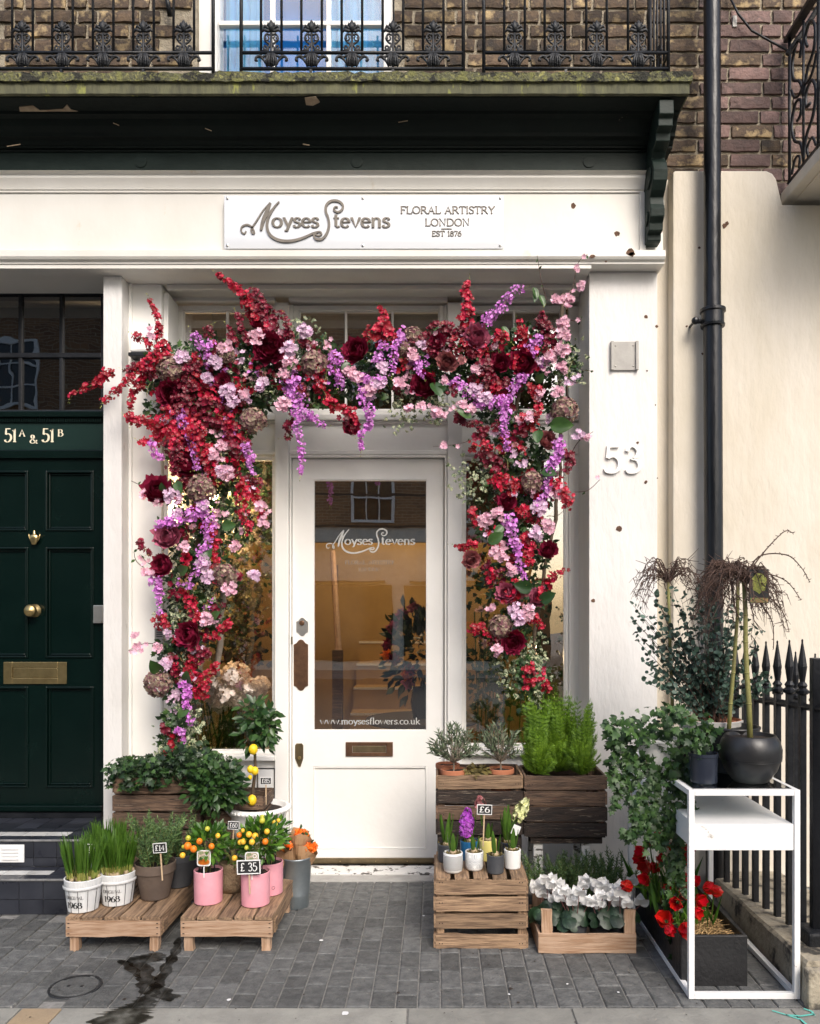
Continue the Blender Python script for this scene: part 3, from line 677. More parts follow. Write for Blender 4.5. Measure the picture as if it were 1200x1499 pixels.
for pth in ([(262,1372,5),(256,1395,7),(246,1412,8),(232,1440,9),(222,1455,10),(205,1472,22),(178,1485,38),(170,1498,34),(165,1515,20)],
            [(232,1394,9),(214,1402,26),(206,1410,14),(212,1425,12),(216,1440,15),(214,1455,14)],
            [(226,1440,12),(242,1458,18),(248,1466,6)], [(205,1432,7),(184,1410,10),(176,1405,4)]):
    vs, fs = ragged(pth); wm.add([(a, b, c+.0004*len(wm.v)/100) for a, b, c in vs], fs)
o = wm.build('water', MT['wet']); tag(o, kind='structure')
tm = MB()
for seg in ([(1130,1479),(1150,1485),(1172,1487),(1192,1484)], [(1150,1485),(1172,1492),(1180,1499),(1184,1506)], [(1176,1476),(1188,1480),(1192,1486)]):
    P = [gp(a, b, .0075) for a, b in seg]
    for i in range(len(P)-1):
        a, b = Vector(P[i]), Vector(P[i+1]); n = Vector((-(b-a).y, (b-a).x, 0)).normalized()*.004
        tm.add([a-n, b-n, b+n, a+n], [(0, 1, 2, 3)])
o = tm.build('paint_mark', MT['teal'], pv)
o['label'] = 'teal sprayed survey mark'
for (a, b, r) in ((470,1376,3),(335,1463,3),(745,1455,2),(905,1452,2),(505,1483,5),(830,1440,2),(620,1340,2)):      # dropped petals and gum
    mbx = MB(); c = Vector(gp(a, b, .0085)); k = S(c.y)*r
    mbx.add([c+Vector((k*math.cos(t)*U(.7,1.2), k*1.3*math.sin(t)*U(.7,1.2), .0)) for t in [2*PI*q/8 for q in range(8)]], [tuple(range(8))])
    tag(mbx.build('fallen_petal', MT['f_white']), {470:'white speck of petal lying right of the benches', 335:'white petal between the wet patch and the big slabs', 745:'tiny white petal in front of the slatted crate', 905:'tiny white petal in front of the pine tray', 505:'largest pale petal, lying on a big slab', 830:'white petal below the gap between crate and tray', 620:'tiny white petal left of the slatted crate'}[a], 'petal', 'fallen white petals on the paving')

gm_ = MB(); rg = random.Random(5)
for i in range(150):
    a, b = rg.uniform(0, 1200), rg.uniform(1300, 1498); c = Vector(gp(a, b, .0078)); r_ = rg.uniform(.0012, .0045)*(1 if i % 9 else 2.2)
    gm_.add([c+Vector((r_*math.cos(t)*rg.uniform(.7,1.2), r_*math.sin(t)*rg.uniform(.7,1.2), 0)) for t in [2*PI*q/7 for q in range(7)]], [tuple(range(7))])
o = gm_.build('grit', MT['nail'], pv); o['kind'] = 'stuff'
# street and pavement beyond (behind the viewer)
r_ = MB().box(-40, 40, -12.6, -2.62, -.115, -.10).build('road', MT['asphalt']); tag(r_, kind='structure')
r_ = MB().box(-40, 40, -16, -12.6, -.1, .0).build('far_pavement', MT['slab']); tag(r_, kind='structure')

# ================================================================== THE HOUSE (upper brick wall and its window)
BY = .10
house = root('brick_house', 'weathered brown brick upper floor above the shop with a white sash window', 'house', (0, .3, 0))
MB().box(-6, WX(288, BY), BY+.006, BY+.25, 3.6, 9.5).build('mortar_wall', MT['mortar'], house)
MB().box(WX(577, BY), 6, BY+.006, BY+.25, 3.6, 9.5).build('mortar_wall', MT['mortar'], house)
MB().box(WX(288, BY), WX(577, BY), BY+.006, BY+.25, 5.2, 9.5).build('mortar_wall', MT['mortar'], house)
MB().box(-6, 6, .6, 6.0, 9.4, 9.5).build('roof', MT['stone'], house)
def brick_mesh(L_, H_=.064, mat='brick'):
    mb = MB(); nx, nz = (5, 3) if L_ > .15 else (3, 3)
    idx = {}
    for j in range(nz+1):
        for i in range(nx+1):
            x = -L_/2+L_*i/nx; z = -H_/2+H_*j/nz; ed = i in (0, nx) or j in (0, nz)
            if ed: x += U(-.003, .003); z += U(-.0028, .0028)
            idx[i, j] = len(mb.v); mb.v.append((x, (0 if ed else -.002)+U(-.0015, .0015), z))
    for j in range(nz):
        for i in range(nx): mb.f.append((idx[i, j], idx[i+1, j], idx[i+1, j+1], idx[i, j+1]))
    ring = [idx[i, 0] for i in range(nx+1)]+[idx[nx, j] for j in range(1, nz+1)]+[idx[i, nz] for i in range(nx-1, -1, -1)]+[idx[0, j] for j in range(nz-1, 0, -1)]
    b = len(mb.v); mb.v += [(mb.v[q][0], .02, mb.v[q][2]) for q in ring]
    for q in range(len(ring)): mb.f.append((ring[q], b+q, b+(q+1) % len(ring), ring[(q+1) % len(ring)]))
    return mb.mesh('brick', MT[mat])
STR = [brick_mesh(.207, .057) for _ in range(6)]; HDR = [brick_mesh(.096, .057) for _ in range(5)]
STP = [brick_mesh(.207, .058, mat='brick_pink') for _ in range(4)]; HDP = [brick_mesh(.096, .058, mat='brick_pink') for _ in range(3)]
wx0, wx1 = WX(290, BY), WX(575, BY)
z = 3.60; row = 0; nb = 0
while z < 4.72:
    x = -2.45+(row % 2)*.168+U(-.01, .01); k = 0
    while x < 2.15:
        L_ = .222 if (k+row) % 2 == 0 else .110
        xc, zc = x+L_/2, z+.0375
        px = CX+xc*F/(BY-CAMY)
        vis = not (xc+L_/2 > wx0+.005 and xc-L_/2 < wx1-.005) and -40 < px < 1230
        vis = vis and not (px < 960 and z < 4.14) 
        if vis:
            pk = px > 1015 and random.random() < .75
            me = random.choice((STP if pk else STR) if L_ > .15 else (HDP if pk else HDR))
            put('brick', me, house, (xc, BY-.006+U(-.002, .002), zc), (0, U(-.006, .006), 0)); nb += 1
        x += L_; k += 1
    z += .0755; row += 1
# the same bond carried on past the edges of the picture
ob = MB(); z = 3.60; row = 0
while z < 6.6:
    x = -5.2+(row % 2)*.168; k = 0
    while x < 4.0:
        L_ = .222 if (k+row) % 2 == 0 else .110; xc = x+L_/2; px = CX+xc*F/(BY-CAMY)
        if (z >= 4.72 or px < -45 or px > 1232) and not (wx0 < xc+L_/2 and xc-L_/2 < wx1 and z < 5.2):
            ob.box(x+.008, x+L_-.008, BY-.006+U(-.002, .002), BY+.010, z+.008+U(-.001, .001), z+.0665)
        x += L_; k += 1
    z += .0755; row += 1
o = ob.build('bricks', MT['brick'], house); o['kind'] = 'stuff'
MB().box(-6, -3.305, .02, .4, 0, 3.6).build('render', MT['stucco'], house)
# sash window
sx0, sx1, WYu = WX(290, .14), WX(575, .14), .14
win = MB()
win.box(sx0, sx0+.105, WYu, WYu+.12, 3.75, 5.2); win.box(sx1-.05, sx1, WYu, WYu+.12, 3.75, 5.2); win.box(sx0+.105, sx1-.05, WYu, WYu+.12, 5.1, 5.2)
win.box(sx0+.075, sx0+.105, WYu-.025, WYu-.001, 3.75, 5.2)
wpart = win.build('window', MT['white'], house, bev=.004)
gx0, gx1 = sx0+.105, sx1-.05
MB().box(sx0, sx1, WYu-.03, WYu+.14, 3.70, 3.75).build('sill', MT['white'], wpart, bev=.004)
for px in (399, 481): 
    x = WX(px, .17); MB().box(x-.012, x+.012, .160, .19, 3.75, 5.1).build('glazing_bar', MT['white'], wpart, bev=.003)
for py in (36, -60): 
    zz = WZ(py, .17); MB().box(gx0, gx1, .158, .192, zz-.012, zz+.012).build('glazing_bar', MT['white'], wpart, bev=.003)
MB().box(gx0, gx1, .178, .181, 3.75, 5.1).build('pane', MT['glass_up'], wpart)
def curtain(x0, x1, Y, z0, z1, name='curtain', mat='curtain', par=None):
    mb = MB(); n = 40
    vs = [(x0+(x1-x0)*i/n, Y+.022*math.sin(i*.9)+.012*math.sin(i*2.3), z) for z in (z0, z1) for i in range(n+1)]
    mb.add(vs, [(i, i+1, n+2+i, n+1+i) for i in range(n)]); return mb.build(name, MT[mat], par, smooth=True)
curtain(gx0, WX(388, .3), .30, 3.7, 5.2, par=wpart); curtain(WX(484, .3), gx1+.05, .30, 3.7, 5.2, par=wpart)
MB().box(gx0-.3, gx1+.3, .5, .52, 3.6, 5.3).build('sky_panel', MT['sky_panel'], wpart)  # added panel, its blue stands for sky reflected in the panes

cab = MB().tube([W(1066, -8, .07), W(1080, 20, .06), W(1100, 45, .06), W(1130, 62, .06), W(1160, 78, .05)], .006, 6)
tag(cab.build('cable', MT['iron'], None, smooth=True), 'thin black cable sagging across the bricks right of the drainpipe', 'cable')
cab = MB().tube([W(240, -20, .05), W(246, 6, .05), W(249, 24, .07)], [.012, .011, .015], 8)
tag(cab.build('iron_hook', MT['iron'], None, smooth=True), 'black iron stay fixed to the brick left of the upstairs window', 'bracket')
o = MB().box(*(WX(1072,.09), WX(1078,.09), .085, .095, WZ(40,.09), WZ(24,.09))).build('wall_clip', MT['vent']); tag(o, 'small pale metal clip on the bricks right of the drainpipe', 'clip')

# ================================================================== BALCONY with its cornice
bal = root('balcony', 'mossy dark green timber balcony projecting over the shop fascia', 'balcony', (0, 0, 3.6))
bx1 = 1.192; Yf = -.35
zb = WZ(137, Yf); zm = WZ(121, Yf); zt = WZ(106, Yf-.012)
def wavy(x0, x1, y0, y1, z0, z1, name, mat, amp=.004, n=160):
    mb = MB(); vs = []
    for i in range(n+1):
        x = x0+(x1-x0)*i/n
        vs += [(x, y0-U(0, amp), z0-U(0, amp)), (x, y0-U(0, amp), z1+U(-amp, amp)*1.3), (x, y1, z1), (x, y1, z0)]
    fs = []
    for i in range(n):
        for k in range(4): fs.append((i*4+k, i*4+(k+1) % 4, (i+1)*4+(k+1) % 4, (i+1)*4+k))
    fs += [(0, 3, 2, 1), (n*4, n*4+1, n*4+2, n*4+3)]
    mb.add(vs, fs); return mb.build(name, MT[mat], bal)
wavy(-3.4, bx1, Yf-.012, BY-.012, zm+.001, zt, 'lead_edge', 'moss', .005)
wavy(-3.4, bx1-.010, Yf, BY-.012, zb, zm, 'slab', 'moss2', .0015)
# soffit and mouldings underneath, one profile
prof = [(BY-.012, zb-.001), (Yf+.02, zb-.001), (Yf+.02, zb-.006), (-.235, zb-.008), (-.23, zb-.02), (-.20, zb-.024), (-.185, zb-.05), (-.165, zb-.07), (-.16, zb-.085), (-.135, zb-.09), (-.125, zb-.105), (-.118, zb-.108), (-.118, zb-.118), (BY-.012, zb-.118)]
MB().extr(prof, -3.4, bx1-.02).build('soffit', MT['green_dark'], bal)
zg0, zg1 = WZ(252, -.10), zb-.119
x_end = WX(952, -.1)
MB().box(-3.4, x_end+.045, -.100, BY-.012, zg0, zg1).build('frieze_board', MT['green_band'], bal, bev=.003)
MB().box(-3.4, x_end+.05, -.108, -.1005, zg1-.012, zg1-.001).build('bead', MT['green_dark'], bal, bev=.002)
for px in (206, 522, 862):
    MB().lathe([(.030, 0), (.030, .004), (.022, .0045), (0, .0045)], 20, M=Matrix.Translation((WX(px, -.1), -.1005, WZ(237, -.1))) @ Matrix.Rotation(R(90), 4, 'X')).build('filled_boss', MT['green_band'], bal)
# scar of bare timber where the soffit paint has come off
def blob(pts, Y, name, mat, par, th=.002):
    mb = MB(); P = [W(a+U(-1, 1), b+U(-1, 1), Y) for a, b in pts]
    mb.prism([(p.x, p.z) for p in P], Y-th, Y); return mb.build(name, mat, par)
def soffpoly(pts, zz, name):
    mb = MB(); P = []
    for a, b in pts:
        d = (zz-CAMZ)*F/(CY-b); P.append(((a-CX)*d/F, CAMY+d, zz))
    n = len(P); mb.add(P+[(p[0], p[1], zz+.004) for p in P], [tuple(range(n))]+[(i, (i+1) % n, n+(i+1) % n, n+i) for i in range(n)]); return mb.build(name, MT['bare'], bal)
soffpoly([(28,157),(40,156),(48,155),(58,162),(92,160),(98,154),(104,161),(120,165),(138,171),(120,171),(100,168),(96,176),(80,180),(62,178),(44,177),(38,172),(30,170)], zb-.011, 'bare_patch')
soffpoly([(446,144),(462,142),(468,150),(458,155),(448,154)], zb-.0105, 'bare_patch')
for (a, b, l) in ((170,182,9),(305,190,10),(590,178,14),(448,212,10),(20,213,20)):
    MB().box(-.5, .5, -.002, .002, -.0012, .0012, Matrix.Translation(W(a, b, -.20)) @ Matrix.Rotation(U(-.3, .4), 4, 'Y') @ Matrix.Diagonal((l*S(-.2), 1, 1, 1))).build('paint_flake', MT['bare'], bal)
# console bracket at the right end
bp_ = []
for (a, b) in [(-.33,3.83),(-.335,3.76),(-.315,3.75),(-.315,3.715),(-.275,3.705),(-.270,3.67),(-.205,3.655),(-.185,3.635),(-.215,3.60),(-.235,3.555),(-.225,3.51),(-.195,3.475),(-.165,3.455),(-.170,3.42),(-.185,3.39),(-.180,3.355),(-.155,3.335),(-.150,3.30),(-.120,3.295),(-.118,3.265),(-.10,3.262),(-.045,3.262),(-.045,3.83)]: bp_.append((a, b))
br = MB().extr(bp_, 1.045, 1.115).build('bracket', MT['green_band'], bal, bev=.004)
MB().extr([(-.145,3.56),(-.19,3.59),(-.205,3.56),(-.195,3.52),(-.15,3.50),(-.12,3.52)], 1.036, 1.0449).build('scroll', MT['green_band'], br, bev=.003)
MB().extr([(-.10,3.37),(-.14,3.40),(-.155,3.375),(-.145,3.35),(-.12,3.33)], 1.036, 1.0449).build('scroll', MT['green_band'], br, bev=.003)

# ------------------------------------------------------------------ balcony railing
RY = -.31
rail = root('balcony_railing', 'black cast iron balcony railing with palmette ornaments above the mossy slab', 'railing', (0, RY, zt))
k_ = S(RY)
def rtube(mb, pts, r, c=(0, 0)):
    mb.tube([(c[0]+a*k_, RY+(p[2] if len(p := (a, b)) > 2 else 0), c[1]-b*k_) for a, b in pts], r, 6)
zmid, zbot = WZ(77.5, RY), WZ(101, RY)
def ornament_mesh():
    mb = MB()
    def T(pts, r, y=0, mir=True, n=5):
        rr = [q*k_ for q in r] if isinstance(r, (list, tuple)) else r*k_
        for s_ in ((1, -1) if mir else (1,)):
            mb.tube([(a*s_*k_, y, -b*k_) for a, b in pts], rr, n)
    # y down, origin on the middle rail; palmette top at -47
    T([(0,22),(0,-30)], 2.0, 0, False)
    T([(0,-30),(0,-36),(0,-42),(0,-47)], [2.5,5,4,.8], -.003, False, 6)
    for an in (25, 55, 88):
        T([(0,-31),(5*math.sin(R(an)), -31-7*math.cos(R(an))),(11*math.sin(R(an)), -33-10*math.cos(R(an))),(13*math.sin(R(an))+1, -29-9*math.cos(R(an)))], [1.4,2.3,2.4,1.0], -.002)
    T(sm([(1,-26),(7,-27),(10,-21),(6,-15),(2,-12),(6,-6),(12,-4)], 4), 1.6)
    sp = [(8+ (5-.55*i)*math.cos(R(200+48*i)), -8-(5-.55*i)*math.sin(R(200+48*i))) for i in range(9)]
    T(sp, 1.5)
    sp = [(7+(4.2-.45*i)*math.cos(R(120+48*i)), -20-(4.2-.45*i)*math.sin(R(120+48*i))) for i in range(8)]
    T(sp, 1.3, -.002)
    T([(3,-3),(13,-3)], 1.3)
    # acanthus foot under the rail
    for dx in (0, 3.4, 6.8): T([(dx*.5,2),(dx,10),(dx*.92,20)], [2.3,2.1,1.6], -.003)
    T(sm([(5,3),(12,6),(17,5),(22,7),(23,11),(20,11)], 4), 1.9)
    T(sm([(6,19),(9,13),(13,8),(18,5)], 4), 2.0, .002)
    return mb.mesh('ornament', MT['iron_matte'], True)
ORN = ornament_mesh()
for px in (-26, 33, 91.5, 151, 210, 269, 397, 456, 515, 575, 634, 753, 812, 873, 934):
    put('ornament', ORN, rail, (WX(px, RY), RY, zmid))
barm = MB().tube([(0, 0, -.008), (0, 0, .80)], .0062, 6).mesh('bar', MT['iron'], True)
for px in (-41, -11, 18, 48, 76.5, 106.5, 136, 166, 195, 225, 254, 284, 382, 412, 441, 471, 500, 530, 560, 590, 619, 649, 738, 768, 797, 827, 858, 888, 919, 949):
    put('bar', barm, rail, (WX(px, RY), RY, zmid))
post = MB().tube([(0, 0, -.01), (0, 0, .88)], .0085, 6).mesh('post', MT['iron'], True)
for px in (312, 353, 678, 708, 978): put('post', post, rail, (WX(px, RY), RY, zt))
for a, b in ((-60, 312), (353, 678), (708, 978)):
    for zz, r in ((zmid, .0075), (zbot, .0080)):
        MB().tube([(WX(a, RY), RY, zz), (WX(b, RY), RY, zz)], r, 8).build('rail', MT['iron'], rail, smooth=True)
MB().box(-3.4, WX(984, RY), RY-.02, RY+.02, zt+.87, zt+.885).build('handrail', MT['iron'], rail)
MB().tube([(WX(312, RY), RY, WZ(106, RY)), (WX(353, RY), RY, WZ(106, RY))], .004, 5).build('rail', MT['iron'], rail)
for px in (90, 210, 455, 575, 828): MB().box(WX(px, RY)-.006, WX(px, RY)+.006, RY-.006, RY+.006, zt-.01, zbot).build('foot', MT['iron'], rail)
xr = WX(978, RY)
for y in (-.24, -.18, -.12, -.06, .0): put('bar', barm, rail, (xr, y, zmid-.08))
MB().tube([(xr, RY, zmid), (xr, .09, zmid)], .0075, 6).build('rail', MT['iron'], rail); MB().tube([(xr, RY, zbot), (xr, .09, zbot)], .0075, 6).build('rail', MT['iron'], rail)
o_ = put('ornament', ORN, rail, (xr, -.15, zmid), (0, 0, PI/2))

# ================================================================== SHOPFRONT
shop = root('shopfront', 'white painted florist shopfront with fascia, fanlights and glazed door', 'shopfront', (0, 0, 0))
FY = -.06
xL, xR = -3.4, WX(943, FY)
zf0, zf1 = WZ(372, FY), WZ(283, FY)
MB().box(xL, xR, FY, .05, zf0, zf1).build('fascia', MT['cream_fascia'], shop, bev=.002)
zc0, zc1 = zf1+.0005, zg0-.001
zz = zc1-zc0
MB().extr([(.05, zc0), (FY-.008, zc0), (FY-.008, zc0+.008), (FY-.014, zc0+.012), (FY-.018, zc0+.03), (FY-.030, zc0+.05), (FY-.036, zc0+.06), (FY-.036, zc0+.075), (FY-.052, zc0+.085), (FY-.058, zc1), (.05, zc1)], xL, xR-.004).build('cornice_moulding', MT['cream_fascia'], shop, auto=30)
# end block of the fascia, stepping back behind the bracket
MB().box(xR-.0265, xR+.004, FY-.012, .05, zf0+.001, zc0-.002).build('fascia_end', MT['cream_fascia'], shop, bev=.002)
MB().box(xR+.005, WX(968, .0), -.035, .05, zf0, WZ(340, -.03)).build('fascia_return', MT['cream_fascia'], shop, bev=.006)
MB().box(xR+.005, WX(970, .0), -.03, .05, WZ(325, 0), WZ(296, 0)).build('fascia_return', MT['cream_fascia'], shop, bev=.006)
zl = zf0-.0005; lip = []
for y, zq in [(.05, zl), (FY-.045, zl), (FY-.052, zl-.004), (FY-.052, zl-.034), (FY-.045, zl-.045), (FY-.03, zl-.052), (FY-.03, zl-.062), (.05, zl-.062)]: lip.append((y, zq))
MB().extr(lip, xL, WX(974, FY-.05)).build('lower_moulding', MT['cream_fascia'], shop, auto=30)
zs = zl-.063           # level of the soffit
MB().box(xL, WX(860, .0)+.002, -.085, .42, zs-.02, zs-.0005).build('soffit', MT['cream_fascia'], shop)
MB().box(WX(246, .13)+.001, WX(860, .0), .10, .12, zs-.05, zs-.0205).build('soffit_bead', MT['cream_fascia'], shop, bev=.004)
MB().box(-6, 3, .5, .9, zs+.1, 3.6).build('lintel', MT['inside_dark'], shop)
# pilasters
pLx0, pLx1 = WX(151, 0), WX(178, 0)
MB().box(pLx0, pLx1, 0, .30, -.002, zs-.021).build('pilaster', MT['white_pillar'], shop, bev=.003)
pRx0, pRx1 = WX(862, 0), WX(962, 0)
MB().box(pRx0, pRx1, 0, .36, -.002, zs-.0005).build('pilaster', MT['white_pillar'], shop, bev=.004)
# panelled board between the left pilaster and the window
MB().box(pLx1+.0005, WX(236, .10), .10, .30, .0, zs-.021).build('side_panel', MT['white'], shop, bev=.003)
MB().box(pLx1+.0005, pLx1+.018, .085, .0995, .0, zs-.021).build('moulding', MT['white'], shop, bev=.003)
MB().box(WX(236,.10)+.0005, WX(246, .13), .13, .30, .0, zs-.055).build('side_panel', MT['white'], shop, bev=.003)
# posts either side of the door
PY = .27
for a, b in ((402, 422), (655, 676)):
    MB().box(WX(a, PY), WX(b, PY), PY, .42, .0, zs-.05).build('door_post', MT['white'], shop, bev=.003)
Ymain = .31
def glazed(x0, x1, z0, z1, cols, rows, Y, name, gl, fw=.028, mat='white', barw=.012, frame_depth=.05, par=None):
    par = par or shop
    f = MB().frame(x0, x1, z0, z1, Y, Y+frame_depth, fw).build(name, MT[mat], par, bev=.003)
    MB().frame(x0+fw+.0003, x1-fw-.0003, z0+fw+.0003, z1-fw-.0003, Y+.008, Y+.03, .006).build('bead', MT[mat], f, bev=.002)
    ix0, ix1, iz0, iz1 = x0+fw, x1-fw, z0+fw, z1-fw
    for c in range(1, cols):
        x = ix0+(ix1-ix0)*c/cols; MB().box(x-barw/2, x+barw/2, Y+.006, Y+.032, iz0, iz1).build('glazing_bar', MT[mat], f, bev=.002)
    for r in range(1, rows):
        z = iz0+(iz1-iz0)*r/rows; MB().box(ix0, ix1, Y+.007, Y+.031, z-barw/2, z+barw/2).build('glazing_bar', MT[mat], f, bev=.002)
    MB().box(ix0, ix1, Y+.018, Y+.022, iz0, iz1).build('pane', MT[gl], f); return f
# head rail above everything
x_l, x_r = WX(246, .3), WX(848, .3)
for a, b in ((x_l, WX(402, PY)-.0005), (WX(422, PY)+.0005, WX(655, PY)-.0005), (WX(676, PY)+.0005, x_r)):
    MB().box(a, b, .285, .40, WZ(443, .3), zs-.021).build('head_board', MT['white'], shop, bev=.002)
    MB().box(a, b, .275, .2845, WZ(443, .3), WZ(436, .3)).build('moulding', MT['white'], shop, bev=.003)
# fanlights
z_t0, z_t1 = WZ(607, Ymain), WZ(447, Ymain)
glazed(WX(260, Ymain), WX(402, PY)-.001, z_t0, z_t1, 2, 2, Ymain, 'fanlight', 'glass_win')
glazed(WX(430, Ymain), WX(650, Ymain), z_t0, z_t1, 3, 2, Ymain, 'fanlight', 'glass_win')
glazed(WX(677, Ymain), WX(828, Ymain), z_t0, z_t1, 2, 2, Ymain, 'fanlight', 'glass_win')
MB().box(WX(246, .3), WX(260, Ymain)-.0005, .30, .36, z_t0, z_t1).build('jamb', MT['white'], shop)
MB().box(WX(422, PY), WX(430, Ymain)-.0005, .30, .36, z_t0, z_t1).build('jamb', MT['white'], shop)
MB().box(WX(650, Ymain)+.0005, WX(655, PY)-.0005, .30, .36, z_t0, z_t1).build('jamb', MT['white'], shop)
# transom panels under the fanlights
z_p0, z_p1 = WZ(666, .3), z_t0-.0005
for a, b in ((x_l, WX(402, PY)-.0005), (WX(422, PY)+.0005, WX(655, PY)-.0005), (WX(676, PY)+.0005, x_r)):
    MB().box(a, b, .315, .40, z_p0, z_p1).build('transom_panel', MT['white'], shop, bev=.002)
    MB().box(a, b, .285, .3145, z_p1-.035, z_p1-.0005).build('moulding', MT['white'], shop, bev=.006)
    MB().box(a, b, .300, .3145, z_p1-.05, z_p1-.036).build('moulding', MT['white'], shop, bev=.003)
    MB().box(a, b, .292, .3145, z_p0, z_p0+.026).build('moulding', MT['white'], shop, bev=.006)
# display windows
glazed(WX(246, .31), WX(402, PY)-.001, WZ(1104, Ymain), z_p0-.0005, 1, 1, .315, 'display_window', 'glass_win', fw=.018)
MB().box(x_l, WX(402, PY)-.0005, .26, .40, WZ(1112, .3), WZ(1104, Ymain)-.0005).build('sill', MT['white'], shop, bev=.004)
MB().box(x_l, WX(402, PY)-.0005, .30, .40, 0, WZ(1112, .3)-.0005).build('stall_riser', MT['white'], shop, bev=.003)
MB().box(x_l+.05, WX(395, .3), .288, .2995, .12, WZ(1130, .3)).build('riser_panel', MT['white'], shop, bev=.008)
glazed(WX(676, PY)+.0005, WX(832, Ymain), WZ(1095, Ymain), z_p0-.0005, 1, 1, .315, 'display_window', 'glass_win', fw=.018, mat='white')
MB().box(WX(676, PY)+.0005, x_r, .26, .40, WZ(1104, .3), WZ(1095, Ymain)-.0005).build('sill', MT['white'], shop, bev=.004)
MB().box(WX(676, PY)+.0005, x_r, .30, .40, 0, WZ(1104, .3)-.0005).build('stall_riser', MT['white'], shop, bev=.003)
MB().box(WX(832, Ymain)+.0005, x_r, .30, .38, WZ(1095, Ymain), zs-.056).build('jamb', MT['white'], shop, bev=.004)
MB().box(x_r+.0005, pRx0-.0005, .33, .36, 0, zs-.022).build('jamb', MT['white'], shop)
# the little framed notice on the stall riser
nt_ = root('framed_notice', 'small black outlined white notice on the riser behind the lemon tree', 'notice', (WX(390, .28), .28, WZ(1165, .28)))
MB().frame(WX(377, .285), WX(403, .285)-.003, WZ(1168, .285), WZ(1124, .285), .278, .2875, .004).build('frame', MT['iron'], nt_)
MB().box(WX(377, .285)+.004, WX(403, .285)-.007, .282, .2875, WZ(1168, .285)+.004, WZ(1124, .285)-.004).build('sheet', MT['white_pot'], nt_)

# shop door
D0, D1 = WX(428, DOORY), WX(649, DOORY); dz0, dz1 = .052, WZ(672, DOORY)
gx0, gx1, gz0, gz1 = WX(458, DOORY), WX(625, DOORY), WZ(1070, DOORY), WZ(702, DOORY)
qx0, qx1, qz0, qz1 = WX(455, DOORY), WX(628, DOORY), WZ(1243, DOORY), WZ(1122, DOORY)
dm = MB()
dm.box(D0, gx0, DOORY, DOORY+.045, dz0, dz1); dm.box(gx1, D1, DOORY, DOORY+.045, dz0, dz1)
dm.box(gx0, gx1, DOORY, DOORY+.045, gz1, dz1); dm.box(gx0, gx1, DOORY, DOORY+.045, qz1, gz0); dm.box(gx0, gx1, DOORY, DOORY+.045, dz0, qz0)
door = dm.build('door', MT['white'], shop)
MB().box(gx0, gx1, DOORY+.013, DOORY+.04, qz0, qz1).build('panel', MT['white'], door)
MB().frame(gx0, gx1, qz0, qz1, DOORY+.002, DOORY+.0125, .010).build('moulding', MT['white'], door, bev=.004)
MB().frame(gx0, gx1, gz0, gz1, DOORY+.004, DOORY+.02, .006).build('glass_bead', MT['white'], door, bev=.002)
MB().box(gx0+.006, gx1-.006, DOORY+.018, DOORY+.023, gz0+.006, gz1-.006).build('pane', MT['glass_door'], door)
MB().frame(WX(422, PY)+.0005, WX(655, PY)-.0005, .02, z_p0-.0005, .30, .36, WX(428, DOORY)-WX(422, PY)-.004, tb=.001, tt=.012).build('door_frame', MT['white'], shop, bev=.003)
MB().frame(WX(424, .29), WX(653, .29), .02, z_p0-.004, .290, .2995, .008, tb=.001, tt=.008).build('moulding', MT['white'], shop, bev=.002)
MB().box(D0, D1, DOORY-.010, DOORY+.04, .022, .0515).build('weather_bar', MT['brass_dull'], door)
for px in (498, 550, 596): MB().ball((WX(px, DOORY), DOORY-.010, .035), .003).build('screw', MT['brass'], door)
MB().box(D0-.03, D1+.02, .16, .42, -.004, .021).build('threshold', MT['chipped'], shop, bev=.003)
MB().box(D0-.03, D1+.04, .07, .1595, -.004, .013).build('doorstep', MT['stone'], shop, bev=.004)
MB().frame(D0-.035, D1+.035, .022, dz1+.02, .378, .40, .05, tb=.001, tt=.05).build('door_stop', MT['white'], shop)
# hardware
def letterbox(px0, px1, py0, py1, Y, par, m1='brass', m2='brass_dull'):
    x0, x1, z1, z0 = WX(px0, Y), WX(px1, Y), WZ(py0, Y), WZ(py1, Y)
    t = (z1-z0)*.26
    f = MB().frame(x0, x1, z0, z1, Y-.007, Y-.0005, (x1-x0)*.14, t, t).build('letterbox', MT[m2], par, bev=.0015)
    MB().box(x0+(x1-x0)*.14+.0015, x1-(x1-x0)*.14-.0015, Y-.0045, Y-.0006, z0+t+.0015, z1-t-.0015).build('flap', MT[m1], f, bev=.0015)
letterbox(506, 575, 1086, 1107, DOORY, door, 'brass_dull', 'copper')
def ogee_plate(px0, px1, py0, py1, Y, name, mat, par):
    x0, x1, z1, z0 = WX(px0, Y), WX(px1, Y), WZ(py0, Y), WZ(py1, Y); w_ = x1-x0; e = w_*.35
    P = [(x0, z0+e), (x0+w_*.18, z0+e*.75), (x0+w_*.35, z0+e*.15), (x0+w_*.5, z0), (x0+w_*.65, z0+e*.15), (x0+w_*.82, z0+e*.75), (x1, z0+e), (x1, z1-e), (x0+w_*.82, z1-e*.75), (x0+w_*.65, z1-e*.15), (x0+w_*.5, z1), (x0+w_*.35, z1-e*.15), (x0+w_*.18, z1-e*.75), (x0, z1-e)]
    return MB().prism(P, Y-.004, Y-.0004).build(name, MT[mat], par)
ogee_plate(430, 451, 936, 1011, DOORY, 'push_plate', 'copper', door)
lk = ogee_plate(434, 451, 904, 931, DOORY, 'door_lock', 'steel', door)
MB().lathe([(.014,0),(.014,.006),(.009,.010),(0,.011)], 20, M=Matrix.Translation((WX(442, DOORY), DOORY-.0045, WZ(912, DOORY))) @ Matrix.Rotation(R(90), 4, 'X')).build('keyhole_rose', MT['copper'], lk)
